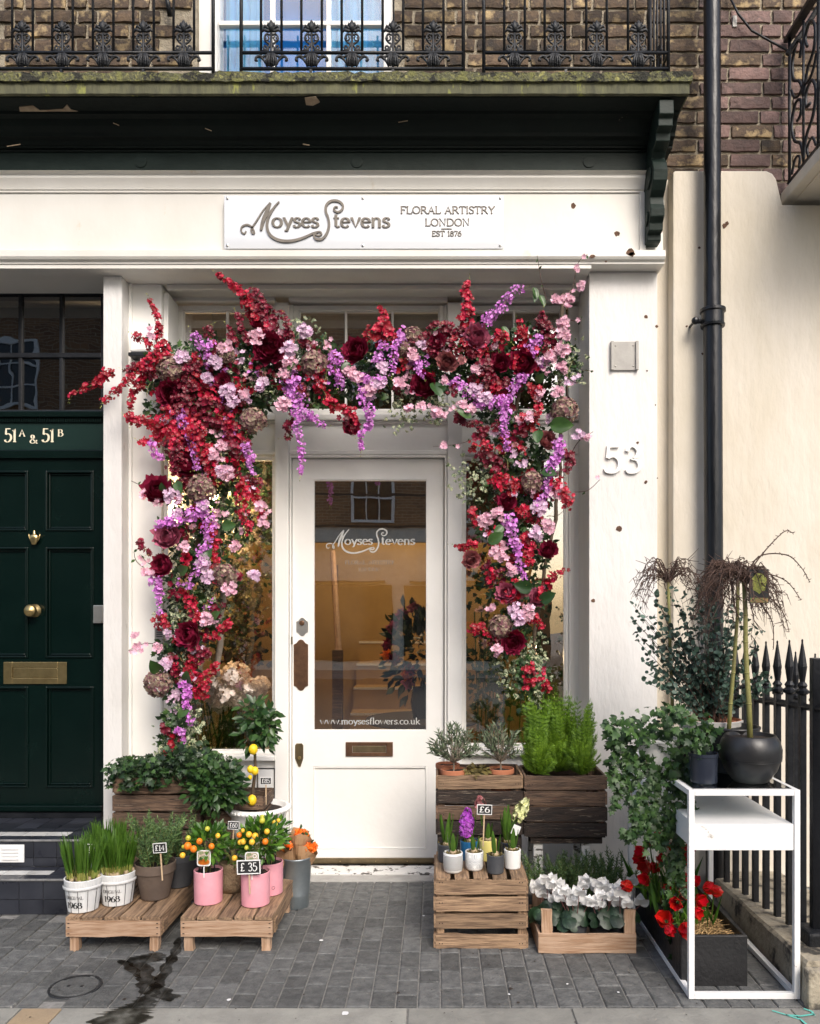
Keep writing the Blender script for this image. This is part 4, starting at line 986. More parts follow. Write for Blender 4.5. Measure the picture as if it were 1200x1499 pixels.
P = [(WX(a, DOORY), WZ(b, DOORY)) for a, b in ((432,1091),(434,1088),(442,1088),(444,1091),(444,1110),(440,1122),(437,1122),(432,1110))]
lk = MB().prism(P, DOORY-.006, DOORY-.0004).build('latch_plate', MT['brass_dull'], door, bev=.001)
MB().lathe([(.009,0),(.009,.005),(0,.006)], 16, M=Matrix.Translation((WX(438.5, DOORY), DOORY-.0065, WZ(1109, DOORY))) @ Matrix.Rotation(R(90), 4, 'X')).build('keyhole_rose', MT['brass'], lk)
MB().box(WX(430,.3)-.012, WX(430,.3)-.004, .283, .2895, WZ(943,.3), WZ(932,.3)).build('latch_keep', MT['brass_dull'], shop)

# logo: a flourishing M and S, then the roman letters
def logo(ox, oz, k, Y, mat, par, depth, name='lettering', roman=True):
    """coordinates traced in a box 600 wide; ox,oz world position of its (135,117) corner; k metres per unit"""
    mb = MB(); lay = [0]
    def q(pts, w0=8, w1=None, kk=5):
        lay[0] += .0003
        P = sm(pts, kk); m = len(P); w1 = w0 if w1 is None else w1
        L_, R_ = [], []
        for i in range(m):
            a = P[max(0, i-1)]; b = P[min(m-1, i+1)]; dx, dy = b[0]-a[0], b[1]-a[1]; l = math.hypot(dx, dy) or 1
            wd = (w1+(w0-w1)*math.sin(PI*i/(m-1)))*.43
            L_.append((P[i][0]-dy/l*wd, P[i][1]+dx/l*wd)); R_.append((P[i][0]+dy/l*wd, P[i][1]-dx/l*wd))
        vs = []
        for y in (0, depth):
            for A_ in (L_, R_): vs += [Vector((ox+(a-135)*k, Y-y-lay[0], oz-(b-117)*k)) for a, b in A_]
        fs = []
        for i in range(m-1):
            fs += [(2*m+i, 2*m+i+1, 3*m+i+1, 3*m+i)]
            if depth: fs += [(i, 2*m+i, 2*m+i+1, i+1)[::-1], (m+i, 3*m+i, 3*m+i+1, m+i+1)]
        mb.add(vs, fs)
    q([(158,232),(150,242),(139,232),(142,216),(160,208),(176,214),(186,228),(188,240),(180,238),(178,224),(196,196),(224,152),(250,124)], 8, 5)
    q([(250,124),(236,160),(222,196),(214,230)], 17, 10)
    q([(214,230),(222,200),(248,160),(284,120)], 6, 4)
    q([(284,120),(262,146),(242,184),(238,220),(252,250),(286,268),(330,270),(376,258),(416,240),(440,234)], 13, 6)
    q([(440,234),(446,243),(434,250),(420,244),(418,254),(428,264),(448,262),(464,244),(474,212),(470,180),(462,158),(464,134),(482,118),(508,118),(526,132),(524,150),(508,160),(492,152),(498,140),(508,142)], 11, 6)
    o = mb.build(name, mat, par)
    if roman:
        text('oyses', ox+(256-135)*k, oz-(217-117)*k, Y, 58*k, mat, name, par, depth, .165, .07, width=(437-256)*k)
        text('tevens', ox+(488-135)*k, oz-(217-117)*k, Y, 58*k, mat, name, par, depth, .165, .07, width=(708-488)*k)
    return o
sg = root('shop_sign', 'white glossy sign board with raised pewter shop name on the fascia', 'sign', (WX(532, -.1), -.09, WZ(364, -.09)))
SY = -.100
sx0, sx1, sz0, sz1 = WX(328, SY), WX(737, SY), WZ(364, SY), WZ(286, SY)
sgm = pbr('glossy_white_acrylic', (.66,.68,.70), (.62,.64,.66), ns=1, rough=.05, bump=0, spec=1.0, coat=1.0)
MB().box(sx0, sx1, SY, SY+.014, sz0, sz1).build('plate', sgm, sg, bev=.0015)
for px in (333, 531, 732):
    for py in (290.5, 359.5):
        MB().lathe([(.0065,0),(.006,.005),(0,.007)], 12, M=Matrix.Translation((WX(px, SY), SY, WZ(py, SY))) @ Matrix.Rotation(R(90), 4, 'X')).build('screw', MT['steel'], sg)
        MB().tube([(WX(px, SY), SY+.0142, WZ(py, SY)), (WX(px, SY), FY-.0005, WZ(py, SY))], .006, 8).build('standoff', MT['steel'], sg)
kz = S(SY)/2.609
logo(WX(300+135/2.609, SY), WZ(250+117/2.609, SY), kz, SY-.0003, MT['letter'], sg, .006)
LS = MT['letter']
def zl_(zy): return WZ(250+zy/2.609, SY-.001)
def xl_(zx): return WX(300+zx/2.609, SY-.001)
text('FLORAL ARTISTRY', xl_(746), zl_(164), SY-.0003, 27*kz, LS, 'lettering', sg, .004, .135, .07, width=(1108-746)*kz)
text('LONDON', xl_(840), zl_(211), SY-.0003, 27*kz, LS, 'lettering', sg, .004, .135, .07, width=(1012-840)*kz)
text('EST 1876', xl_(866), zl_(250), SY-.0003, 19*kz, LS, 'lettering', sg, .004, .15, .09, width=(980-866)*kz)
MB().box(xl_(902), xl_(942), SY-.004, SY-.0003, zl_(224), zl_(221)).build('rule', LS, sg)
# door glass lettering
GY = DOORY+.0155; kd = S(GY)
logo(WX(400+262/3.407, GY), WZ(660+390/3.407, GY), kd*.228, GY, MT['vinyl'], door, .0)
text('FLORAL ARTISTRY', WX(505, GY), WZ(826, GY), GY, 5.5*kd, MT['vinyl_dark'], 'lettering', door, 0, .14, .07, width=72*kd)
text('LONDON', WX(525, GY), WZ(836, GY), GY, 5*kd, MT['vinyl_dark'], 'lettering', door, 0, .14, .07, width=32*kd)
text('www.moysesflowers.co.uk', WX(468, GY), WZ(1060, GY), GY, 9.5*kd, MT['vinyl'], 'lettering', door, 0, .15, .08, width=147*kd)

# number 53, vent plate, chips
n53 = root('house_number', 'raised white house number 53 on the right pilaster', 'house number', (WX(912, -.005), -.005, WZ(692, 0)))
h53 = 38*S(-.01)
for c, px in (('5', 884), ('3', 914)):
    text(c, WX(px, -.01), WZ(692, -.01), -.0005, h53, MT['white'], 'digit', n53, .014, .13, .055, width=h53*.68)
vp = root('wall_plate', 'square painted metal plate screwed to the right pilaster', 'plate', (WX(913, 0), -.004, WZ(542, 0)))
MB().box(WX(893, 0), WX(933, 0), -.012, -.0005, WZ(543, 0), WZ(501, 0)).build('backplate', MT['vent'], vp, bev=.002)
for a, b in ((893, 897), (929, 933)): MB().box(WX(a, 0), WX(b, 0), -.024, -.0125, WZ(543, 0), WZ(501, 0)).build('side_rail', MT['vent'], vp, bev=.002)
for a in (900, 926):
    for b in (507, 537): MB().ball((WX(a, 0), -.012, WZ(b, 0)), .0045).build('screw', MT['steel'], vp)
ch = MB()
for (a, b, r) in ((945,464,3),(961,478,2.5),(933,648,2.2),(945,706,2.6),(906,774,4.5),(868,879,3),(947,543,1.3),(959,593,1.2),(946,820,1),(962,700,1)):
    P = [(WX(a, 0)+r*.0035*math.cos(t)*U(.6, 1.2), WZ(b, 0)+r*.0035*math.sin(t)*U(.6, 1.2)) for t in [2*PI*i/9 for i in range(9)]]
    MB().prism(P, -.0015, -.0003).build('chip', MT['hole'], shop)
for (a, b, r) in ((839,301,4.5),(903,342,4.5)):
    P = [(WX(a, FY)+r*.0035*math.cos(t)*U(.6, 1.2), WZ(b, FY)+r*.0035*math.sin(t)*U(.6, 1.2)) for t in [2*PI*i/9 for i in range(9)]]
    MB().prism(P, FY-.0015, FY-.0003).build('chip', MT['hole'], shop)
for (a, b, r) in ((867,373,4),(923,367,7),(925,370,5),(887,381,2)):
    Yq = FY-.0535; P = [(WX(a, Yq)+r*.0035*math.cos(t)*U(.7, 1.2), WZ(b+2, Yq)+r*.0024*math.sin(t)*U(.6, 1.2)) for t in [2*PI*i/9 for i in range(9)]]
    MB().prism(P, Yq, Yq+.0012).build('chip', MT['hole'], shop)
# small fittings behind the flowers on the left
al = root('alarm_box', 'white alarm box half hidden behind red blossom on the left side panel', 'alarm', (WX(208, .08), .08, WZ(520, .08)))
MB().box(WX(190, .03), WX(226, .03), .02, .0995, WZ(516, .03), WZ(484, .03)).build('casing', MT['white'], al, bev=.012)
MB().box(WX(188, .02), WX(228, .02), .015, .0995, WZ(522, .03), WZ(517, .03)).build('base', MT['iron'], al, bev=.002)
ic = root('entry_phone', 'small grey entry phone grille among the ivy left of the window', 'intercom', (WX(235, .09), .09, WZ(941, .09)))
MB().box(WX(227, .09), WX(240, .09), .08, .0995, WZ(941, .09), WZ(918, .09)).build('plate', MT['steel'], ic, bev=.002)
for i in range(4): MB().box(WX(229, .08), WX(238, .08), .0785, .0797, WZ(923+i*3, .08), WZ(921.7+i*3, .08)).build('slot', MT['iron'], ic)

# ================================================================== NEIGHBOURING STUCCO WALL, DRAINPIPE
st = root('stucco_wall', 'cream rendered wall with rounded top right of the shop', 'wall', (1.6, .1, 0))
sx = WX(985, 0); a0, a1 = WX(1030, 0), WX(1136, 0)
zt_ = WZ(250, 0)
MB().box(pRx1+.0005, sx-.0005, .085, .4, 0, 3.68).build('recess', MT['stucco'], st)
prof = [(sx, 0), (3.2, 0), (3.2, WZ(300, 0)), (WX(1145, 0), WZ(300, 0)), (a1+.012, WZ(276, 0)), (a1, WZ(262, 0)), (a1-.02, WZ(254, 0)), (a1-.05, zt_), (sx+.01, zt_), (sx, zt_-.01)]
MB().prism(prof, 0, .4).build('render', MT['stucco'], st, bev=.006)
for (a, b, r) in ((1060,331,4),(1064,327,3),(1023,363,2),(1005,478,1.8),(1028,518,1.8)):
    P = [(WX(a, 0)+r*.0035*math.cos(t)*U(.6, 1.2), WZ(b, 0)+r*.0035*math.sin(t)*U(.6, 1.2)) for t in [2*PI*i/9 for i in range(9)]]
    MB().prism(P, -.0015, -.0003).build('chip', MT['hole'], st)
PYp = -.085; pr = .0455; pxc = WX(1043, PYp)
dp = root('drainpipe', 'tall black cast iron drainpipe with a collar on the cream wall', 'drainpipe', (pxc, PYp, 0))
MB().tube([(pxc+.012, PYp, 0), (pxc, PYp, WZ(476, PYp))], pr, 28).build('pipe', MT['pipe'], dp, auto=40)
MB().tube([(pxc-.001, PYp, WZ(478, PYp)), (pxc-.006, PYp, 6.5)], pr-.004, 28).build('pipe', MT['pipe'], dp, auto=40)
zc = WZ(466, PYp); col_ = [(.046,-.045),(.058,-.044),(.060,-.034),(.055,-.030),(.055,.026),(.063,.030),(.063,.044),(.056,.048),(.046,.050)]
cl = MB().lathe(col_, 32, (pxc, PYp, zc)).build('collar', MT['pipe'], dp, auto=40)
MB().tube([(pxc-.05, PYp+.01, zc-.012), (pxc-.088, PYp+.01, zc-.012)], .012, 8).build('lug', MT['pipe'], cl); MB().ball((pxc-.088, PYp, zc-.012), .019, 10, 6).build('bolt', MT['pipe'], cl)
MB().tube([(pxc-.088, PYp, zc-.012), (pxc-.088, .0, zc-.012)], .007, 6).build('lug', MT['pipe'], cl)

nbk = root('neighbour_balcony', 'white stone slab of the next balcony jutting in at the right edge', 'balcony', (2.2, -.3, 3.55))
nx0 = 1.800; nz0 = 3.545
MB().box(nx0, 3.3, -.75, .09, nz0, nz0+.065).build('slab', MT['stucco'], nbk, bev=.008)
MB().box(nx0+.05, 3.3, -.70, .09, nz0-.006, nz0-.0005).build('drip', MT['stucco'], nbk, bev=.003)
nr = root('neighbour_railing', 'black scrolled iron railing on the neighbouring white balcony', 'railing', (nx0, -.2, nz0+.065))
nxr = nx0+.03; zb_ = nz0+.067
def nt_tube(pts, r, name='scroll'):
    return MB().tube([(nxr, y, zb_+z) for y, z in pts], r, 6).build(name, MT['iron'], nr, smooth=True)
nt_tube([(-.74,.04),(.07,.04)], .008, 'rail'); 
for y in (.05, -.26, -.57): nt_tube([(y, 0), (y, .78)], .009, 'post')
MB().box(nxr-.02, nxr+.02, -.76, .08, zb_+.78, zb_+.80).build('handrail', MT['iron'], nr)
for yc in (-.105, -.415):
    for s_ in (1, -1):
        nt_tube([(yc+s_*a, b) for a, b in sm([(0,.06),(.03,.16),(.10,.22),(.13,.32),(.09,.40),(.03,.38),(.03,.31),(.07,.30)], 5)], .008)
        nt_tube([(yc+s_*a, b) for a, b in sm([(0,.38),(.04,.48),(.11,.54),(.12,.64),(.07,.70),(.02,.66),(.04,.60)], 5)], .008)
        nt_tube([(yc+s_*a, b) for a, b in sm([(.13,.06),(.09,.12),(.04,.10),(.05,.05)], 5)], .007)
        nt_tube([(yc+s_*a, b) for a, b in sm([(0,.44),(.05,.42),(.1,.44),(.135,.50)], 5)], .007)
    nt_tube([(yc, .04), (yc, .76)], .007)
MB().tube([W(1152, 80, -.02), W(1176, 45, -.05), W(1212, -12, -.1)], .013, 6).build('stay', MT['iron'], nr)

# ================================================================== GREEN ENTRANCE
ent = root('green_entrance', 'bottle green panelled front door with brass fittings under a black fanlight', 'doorway', (-2, .2, .3))
EY = .225; ex1 = pLx0-.001
e0 = -3.3
def ex(px): return WX(px, EY)
ez = lambda py: WZ(py, EY)
zd0, zd1 = ez(1187), ez(672)
gm = MT['green_door']
dl = MB().box(e0, ex(152)-.0, EY+.02, EY+.05, zd0, zd1).build('door', gm, ent)
# stiles, rails raised 12 mm round the sunk panels
cols = [(-70, 40), (67, 136)]; rows = [(690, 776), (802, 962), (1006, 1152)]
dm = MB()
xsb = [(-200, -70), (40, 67), (136, 152)]
for a, b in xsb: dm.box(max(e0, ex(a)), ex(b), EY+.006, EY+.0195, zd0, zd1)
ys = [(672, 690), (776, 802), (962, 1006), (1152, 1187)]
for (c0, c1) in cols:
    for a, b in ys: dm.box(ex(c0), ex(c1), EY+.006, EY+.0195, ez(b), ez(a))
dm.build('door_framing', gm, dl)
for (c0, c1) in cols:
    for a, b in rows:
        MB().frame(ex(c0)-.004, ex(c1)+.004, ez(b)-.004, ez(a)+.004, EY-.002, EY+.0058, .012).build('panel_moulding', gm, dl, bev=.004)
        MB().frame(ex(c0)+.009, ex(c1)-.009, ez(b)+.009, ez(a)-.009, EY+.010, EY+.0198, .010).build('panel_moulding', gm, dl, bev=.004)
MB().box(e0, ex(151), EY-.020, EY+.0055, ez(1187), ez(1178)).build('weather_board', gm, dl, bev=.006)
MB().box(e0, ex(151), EY-.030, EY+.05, ez(1195), ez(1188.5)).build('sill', MT['iron'], ent)
# knocker, knob, letterbox
kn = MB().lathe([(0,-.03),(.012,-.026),(.018,-.012),(.022,.006),(.024,.02),(.012,.026),(.006,.03),(.006,.045),(0,.05)], 16, (ex(52), EY-.016, ez(790)), sy=.5).build('knocker', MT['brass'], dl, smooth=True)
MB().tube([(ex(52)+.03*math.cos(t)*1.0, EY-.012, ez(782)-.045*abs(math.sin(t))) for t in [PI*i/12 for i in range(13)]], .0035, 6).build('knocker_ring', MT['brass'], kn, smooth=True)
MB().lathe([(.036,0),(.036,.004),(.014,.008),(.012,.02),(.028,.030),(.034,.046),(.028,.060),(0,.066)], 28, M=Matrix.Translation((ex(50), EY+.006, ez(894))) @ Matrix.Rotation(R(90), 4, 'X')).build('knob', MT['brass'], dl, smooth=True)
letterbox(6, 98, 969, 1001, EY+.006, dl, 'brass', 'brass')
lt = MB().box(ex(137), ex(151), EY-.006, EY+.0055, ez(912), ez(886)).build('rim_latch', MT['steel'], dl, bev=.002)
MB().box(ex(138), ex(150), EY-.016, EY-.0065, ez(912), ez(908)).build('latch_lip', MT['steel'], lt)
# entablature over the door
MB().box(e0, ex1, EY-.012, EY+.10, ez(671.5), ez(659)).build('door_head', gm, ent, bev=.004)
MB().box(e0, ex1, EY-.004, EY+.10, ez(658.5), ez(620)).build('frieze', MT['green_frieze'], ent)
MB().box(e0, ex1, EY-.030, EY+.10, ez(612.5), ez(603)).build('moulding', gm, ent, bev=.006)
MB().box(e0, ex1, EY-.010, EY+.10, ez(619.5), ez(613)).build('moulding', gm, ent)
dent = MB().box(-.003, .003, -.008, 0, -.009, .009).mesh('dentil', gm)
for i in range(46): put('dentil', dent, ent, (ex(149)-i*.0125, EY-.0105, ez(616.2)))
th = 19*S(EY)
for s_, px, wpx, hh, dy in (('51', 7, 19, 1, 0), ('A', 28, 10, .52, -8), ('&', 44, 12, .62, 2), ('51', 62, 19, 1, 0), ('B', 85, 9, .52, -8)):
    text(s_, ex(px), ez(647+dy), EY-.0045, th*hh, MT['gold_letter'], 'lettering', ent, 0, .16, .06, width=wpx*S(EY))
# fanlight
fz0, fz1 = ez(601), ez(428)
MB().box(e0, ex1, EY, EY+.1, fz1, zs-.021).build('head', MT['iron'], ent)
fl = MB().box(ex(147), ex1, EY+.002, EY+.1, fz0-.01, fz1).build('fanlight', MT['iron'], ent, bev=.003)
MB().box(e0, ex(147), EY+.022, EY+.026, fz0-.01, fz1).build('pane', MT['glass_dark'], fl)
for px in (28, 88, -32): MB().box(ex(px-2.5), ex(px+2.5), EY+.008, EY+.040, fz0-.01, fz1).build('glazing_bar', MT['iron'], fl, bev=.003)
MB().box(e0, ex(147), EY+.004, EY+.042, ez(523), ez(516)).build('glazing_bar', MT['iron'], fl, bev=.003)
MB().box(e0, ex(147), EY+.004, EY+.042, fz0-.01, fz0+.006).build('glazing_bar', MT['iron'], fl, bev=.003)
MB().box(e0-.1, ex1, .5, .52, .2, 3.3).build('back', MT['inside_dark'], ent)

# tiled steps
stp = root('tiled_steps', 'two black tiled steps with a white tile band below the green door', 'steps', (-2, -.2, 0))
s1y, s1z, s2y, s2z, sxe = -.378, .172, -.205, .306, -1.712
MB().box(e0, sxe, s1y+.006, s2y+.01, -.002, s1z-.005).build('step', MT['grout'], stp)
MB().box(e0, sxe, s2y+.0065, EY+.05, -.002, s2z-.005).build('step', MT['grout'], stp)
def tilemesh(w_, h_, mat, t=.006):
    return MB().box(-w_/2+.0015, w_/2-.0015, 0, t, -h_/2+.0015, h_/2-.0015).mesh('tile', MT[mat])
tc_ = {}
def tile_v(xc, yf, zc, w_, h_, mat='tile'):
    k = (round(w_, 3), round(h_, 3), mat, 'v')
    if k not in tc_: tc_[k] = tilemesh(w_, h_, mat)
    put('tile', tc_[k], stp, (xc, yf, zc))
def tile_h(xc, yc, zt, w_, h_, mat='tile'):
    k = (round(w_, 3), round(h_, 3), mat, 'h')
    if k not in tc_: tc_[k] = MB().box(-w_/2+.0015, w_/2-.0015, -h_/2+.0015, h_/2-.0015, -.006, 0).mesh('tile', MT[mat])
    put('tile', tc_[k], stp, (xc, yc, zt))
tw = .112; nT = 8
for (yf, z1, z0) in ((s1y, s1z-.008, .005), (s2y, s2z-.008, s1z+.002)):
    hs = [(z1-z0)*.66, (z1-z0)*.34] if z0 > .1 else [(z1-z0)*.56, (z1-z0)*.44]
    zc = z1
    for h_ in hs:
        for i in range(nT): tile_v(sxe-.01-tw*(i+.5)+(0 if yf == s1y else -.02), yf, zc-h_/2, tw, h_)
        zc -= h_
for (ya, yb, zt__) in ((s1y-.004, s2y, s1z), (s2y-.004, EY-.03, s2z)):
    L_ = yb-ya; ws = [.33, .34, .33] if L_ < .3 else [.16, .17, .17, .25, .25]
    y = ya; MB().tube([(e0, ya+.004, zt__-.006), (sxe, ya+.004, zt__-.006)], .006, 8).build('nosing', MT['grout'], stp)
    for j, f_ in enumerate(ws):
        w_ = f_*L_
        for i in range(nT):
            white = (j == 1 and i > 0)
            tile_h(sxe-.01-tw*(i+.5), y+w_/2+.004, zt__, tw, w_-.001, 'tile_white' if white else 'tile')
        y += w_
vg = MB().box(WX(-10, s2y), WX(36, s2y), s2y-.005, s2y-.0005, WZ(1262, s2y), WZ(1236, s2y)).build('vent_grille', MT['white_metal'], stp, bev=.0015)
for i in range(4): MB().box(WX(4, s2y), WX(28, s2y), s2y-.010, s2y-.0052, WZ(1243+i*5, s2y), WZ(1240.4+i*5, s2y)).build('louvre', MT['white_metal'], vg, bev=.001)
MB().box(sxe+.0005, sxe+.05, -.36, -.002, -.002, .075).build('plinth_stone', MT['kerbstone'], stp, bev=.008)

# ================================================================== INSIDE THE SHOP
rm = root('shop_interior', 'warm ochre room behind the shop windows', 'room', (0, 2, 0))
MB().box(-1.75, .95, 3.6, 3.7, 0, 3.3).build('back_wall', MT['inside'], rm)
MB().box(-1.85, -1.75, .42, 3.7, 0, 3.3).build('side_wall', MT['inside'], rm)
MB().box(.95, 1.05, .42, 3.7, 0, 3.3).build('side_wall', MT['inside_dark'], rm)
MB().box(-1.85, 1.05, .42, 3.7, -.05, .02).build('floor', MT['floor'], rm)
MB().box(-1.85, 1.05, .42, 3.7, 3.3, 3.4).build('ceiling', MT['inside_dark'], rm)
MB().box(-1.75, .95, 1.70, 1.75, 1.93, 3.3).build('unseen_dark_board', MT['inside_dark'], rm)  # added unseen board, darkens what shows through the upper glass
stc = root('staircase', 'ochre lit staircase rising at the back of the shop', 'staircase', (-.45, 2, 0))
for i in range(6):
    zz = .02+.19*(i+1); yy = 2.0+.24*i
    MB().box(-.72, -.02, yy, yy+.265, zz-.19, zz).build('tread', MT['inside'], stc)
    MB().box(-.72, -.02, yy-.006, yy-.0005, zz-.022, zz-.002).build('nosing', MT['white'], stc)
MB().tube([(-.70, 1.55, 1.12), (-.92, 2.9, 1.95)], .024, 8).build('handrail', MT['wood_pale'], stc)
MB().box(-.74, -.67, 1.50, 1.57, .02, 1.15).build('newel_post', MT['wood_dark'], stc)
for i in range(5): MB().tube([(-.745-.03*i, 1.8+.24*i, .1+.15*i), (-.745-.03*i, 1.8+.24*i, 1.25+.145*i)], .010, 6).build('baluster', MT['wood_dark'], stc)
tb = root('flower_table', 'dark round table holding the bouquet inside the shop', 'table', (-.10, 1.1, 0))
MB().lathe([(0,.70),(.36,.70),(.37,.715),(.36,.73),(0,.73)], 32, (-.10, 1.1, 0)).build('tabletop', MT['inside_dark'], tb)
MB().tube([(-.10, 1.1, .02), (-.10, 1.1, .70)], .03, 10).build('leg', MT['inside_dark'], tb)
MB().lathe([(.18,.02),(.16,.05),(.03,.09)], 24, (-.10, 1.1, 0)).build('foot', MT['inside_dark'], tb)
bq = root('indoor_bouquet', 'large dark bouquet of leaves and red blooms standing inside behind the door glass', 'bouquet', (-.10, 1.1, .73))
MB().lathe([(0,0),(.06,0),(.075,.10),(.06,.20),(.05,.20)], 20, (-.10, 1.1, .73)).build('vase', MT['navy'], bq, smooth=True)
ms = []
for i in range(420):
    d_ = rv(.3); p = Vector((-.10, 1.1, 1.16))+Vector((d_.x*.27, d_.y*.22, d_.z*.34))*U(.4, 1); ms.append(TM(p, d_+rv()*.5, U(.05, .10)))
scat('leaves', MT['leaf_dark'], T_OVAL, ms, bq)
for i in range(16):
    d_ = rv(.2); d_.y = -abs(d_.y); p = Vector((-.10, 1.1, 1.14))+Vector((d_.x*.24, d_.y*.2, d_.z*.30))
    scat('bloom', MT[random.choice(['f_burg', 'f_mauve', 'f_dkred', 'f_orange'])], T_PETAL, [TM(p, rv()*.9+d_, U(.03, .045)) for _ in range(16)], bq, smooth=True)
def indoor_lamp(x, y, z, e, r=.05, name='pendant_lamp', lab='glowing globe lamp hanging inside behind the right window'):
    t = root(name, lab, 'lamp', (x, y, z))
    MB().ball((x, y, z), r, 16, 10).build('globe', lamp_mat('glowing_globe', (1, .72, .40), 6), t, smooth=True)
    MB().tube([(x, y, z+r), (x, y, 3.3)], .004, 5).build('flex', MT['iron'], t)
    l = bpy.data.lights.new('lamp_light', 'POINT'); l.energy = e; l.color = (1, .72, .42); l.shadow_soft_size = r+.02
    lo = bpy.data.objects.new('lamp_light', l); COL.objects.link(lo); lo.location = (x, y-.0, z-r-.05); attach(lo, t)
indoor_lamp(-.4, 2.5, 2.6, 36, lab='glowing globe lamp over the indoor staircase')
indoor_lamp(.62, 1.0, 1.2, 4, .018, lab='small bright bulb glowing inside behind the right window')
indoor_lamp(-1.30, .52, 2.10, 42, .035, lab='hidden globe lamp added to brighten the flowers in the left window')  # lamp added out of sight to brighten the peach hydrangeas

# ================================================================== ACROSS THE STREET (seen mirrored in the glass)
OY = -15.3
opp = root('opposite_house', 'sunlit brick terrace with white shopfront across the street mirrored in the glass', 'house', (-4, OY, 0))
MB().box(-22, 1.95, OY-8, OY, 3.55, 10.5).build('wall', MT['far_brick'], opp)
MB().box(-22, 1.95, OY-8, OY+.1, 0, 3.2).build('shopfront', MT['opp_white'], opp)
MB().box(-22, 2.0, OY-8, OY+.45, 3.2, 3.55).build('cornice', MT['opp_white'], opp)
for xw in (-16.6, -13.6, -10.6, -7.6, -4.6, -1.63, .95):
    for zw, hw in ((3.75, 1.9), (6.6, 1.7)):
        f = MB().frame(xw-.55, xw+.55, zw, zw+hw, OY+.0, OY+.06, .07).build('window', MT['white'], opp)
        MB().box(xw-.48, xw+.48, OY+.01, OY+.02, zw+.07, zw+hw-.07).build('pane', MT['dark_glass'], f)
        for q in (-.16, .16): MB().box(xw+q-.015, xw+q+.015, OY+.021, OY+.05, zw+.07, zw+hw-.07).build('glazing_bar', MT['white'], f)
        for q in (.33, .66): MB().box(xw-.48, xw+.48, OY+.021, OY+.055, zw+hw*q-.02, zw+hw*q+.02).build('glazing_bar', MT['white'], f)
for xw in (-15, -11, -7, -3.0, 1.0):
    MB().box(xw-1.85, xw+1.85, OY+.11, OY+.13, .25, 2.15).build('shop_window', MT['dark_glass'], opp)
    MB().box(xw-1.7, xw+1.7, OY+.11, OY+.5, 2.2, 2.24).build('awning_rail', MT['iron'], opp)
MB().box(-22, 2, OY+.5, OY+.53, 3.56, 3.62).build('railing', MT['iron'], opp)
MB().box(-22, 2, OY+.5, OY+.53, 4.35, 4.40).build('railing', MT['iron'], opp)
for i in range(120): MB().box(-22+i*.2, -21.98+i*.2, OY+.5, OY+.53, 3.62, 4.35)
for z_ in (.9, 1.7): pass
far2 = root('far_terrace', 'lower pale terrace further along the opposite side', 'house', (9, OY, 0))
MB().box(4.6, 26, OY-8, OY-1, 0, 4.2).build('wall', MT['opp_white'], far2)
# ================================================================== THE FLOWER ARCH
AY = -.06
arch = root('flower_arch', 'lush arch of red, purple and pink silk flowers framing the shop door', 'flower arch', (-.35, AY, 1.6))
def AP(px, py, y=None): return W(px, py, AY+U(-.07, .05) if y is None else y)
OUT = Vector((0, -1, .15))
# the branches that carry it
for pts, r in (([(268,1080),(262,960),(276,860),(296,740),(268,620),(262,560)], .012), ([(318,990),(325,880),(322,760),(345,650),(340,560)], .016),
               ([(250,560),(330,535),(430,540),(540,548),(650,530),(760,530),(830,520)], .012), ([(825,430),(818,520),(822,620),(812,760),(785,900),(776,1010)], .010), ([(765,560),(742,680),(752,820),(760,940)], .010)):
    P = sm(pts, 6); MB().tube([W(a+U(-2,2), b, .0+U(-.01,.01)) for a, b in P], [r*U(.8,1.1) for _ in P], 7).build('branch', MT['stem_grey'] if r > .013 else MT['stem'], arch, smooth=True)
# leafy filling
DISC = [(252,545,42),(290,590,55),(330,545,42),(300,650,55),(298,720,50),(285,790,44),(270,850,40),(285,910,42),(262,960,36),(262,1010,26),(256,1060,22),(262,1085,26),
        (380,560,42),(430,560,38),(480,560,38),(540,560,36),(600,545,34),(650,540,36),(700,545,36),(760,530,40),(810,525,34),(838,540,14),
        (700,585,24),(735,620,34),(770,650,38),(748,700,38),(780,720,32),(735,770,34),(775,800,36),(735,850,30),(770,870,30),(745,925,30),(780,985,22),(820,600,22),(340,620,34),(355,700,26),(325,840,26),(300,520,30),(360,510,26),(420,510,26),(470,520,28),(560,510,28),(640,505,26),(700,500,28),(770,500,26),(345,770,26),(350,560,36),(230,560,20),(225,600,18)]
area = sum(r*r for *_, r in DISC)
def in_disc(spread=1.0):
    t = random.random()*area
    for (x, y, r) in DISC:
        t -= r*r
        if t <= 0: break
    a = U(0, 2*PI); q = r*math.sqrt(random.random())*spread
    return x+q*math.cos(a), y+q*math.sin(a)
ms1, ms2, ms3 = [], [], []
for i in range(9500):
    px, py = in_disc(1.0); p = W(px, py, AY+U(-.05, .13)); d_ = Vector((U(-1,1), U(-.9,.2), U(-1,.6)))
    (ms1 if random.random() < .68 else ms3).append(TM(p, d_, U(.024, .044), OUT+rv()*.8))
for i in range(1500):
    px, py = random.choice([(383,556),(430,560),(345,540),(262,1060),(590,600),(720,700),(345,760),(752,985),(440,500),(680,700),(310,870),(255,870),(270,905),(780,960),(832,530),(640,590),(252,1095)])
    px += max(-26, min(26, random.gauss(0, 13))); py += max(-32, min(32, random.gauss(0, 17))); p = W(px, py, AY+U(-.07, .02)); d_ = Vector((U(-1,1), U(-.9,.2), U(-1,.8)))
    ms2.append(TM(p, d_, U(.016, .032), OUT+rv()*.7, sx=.8))
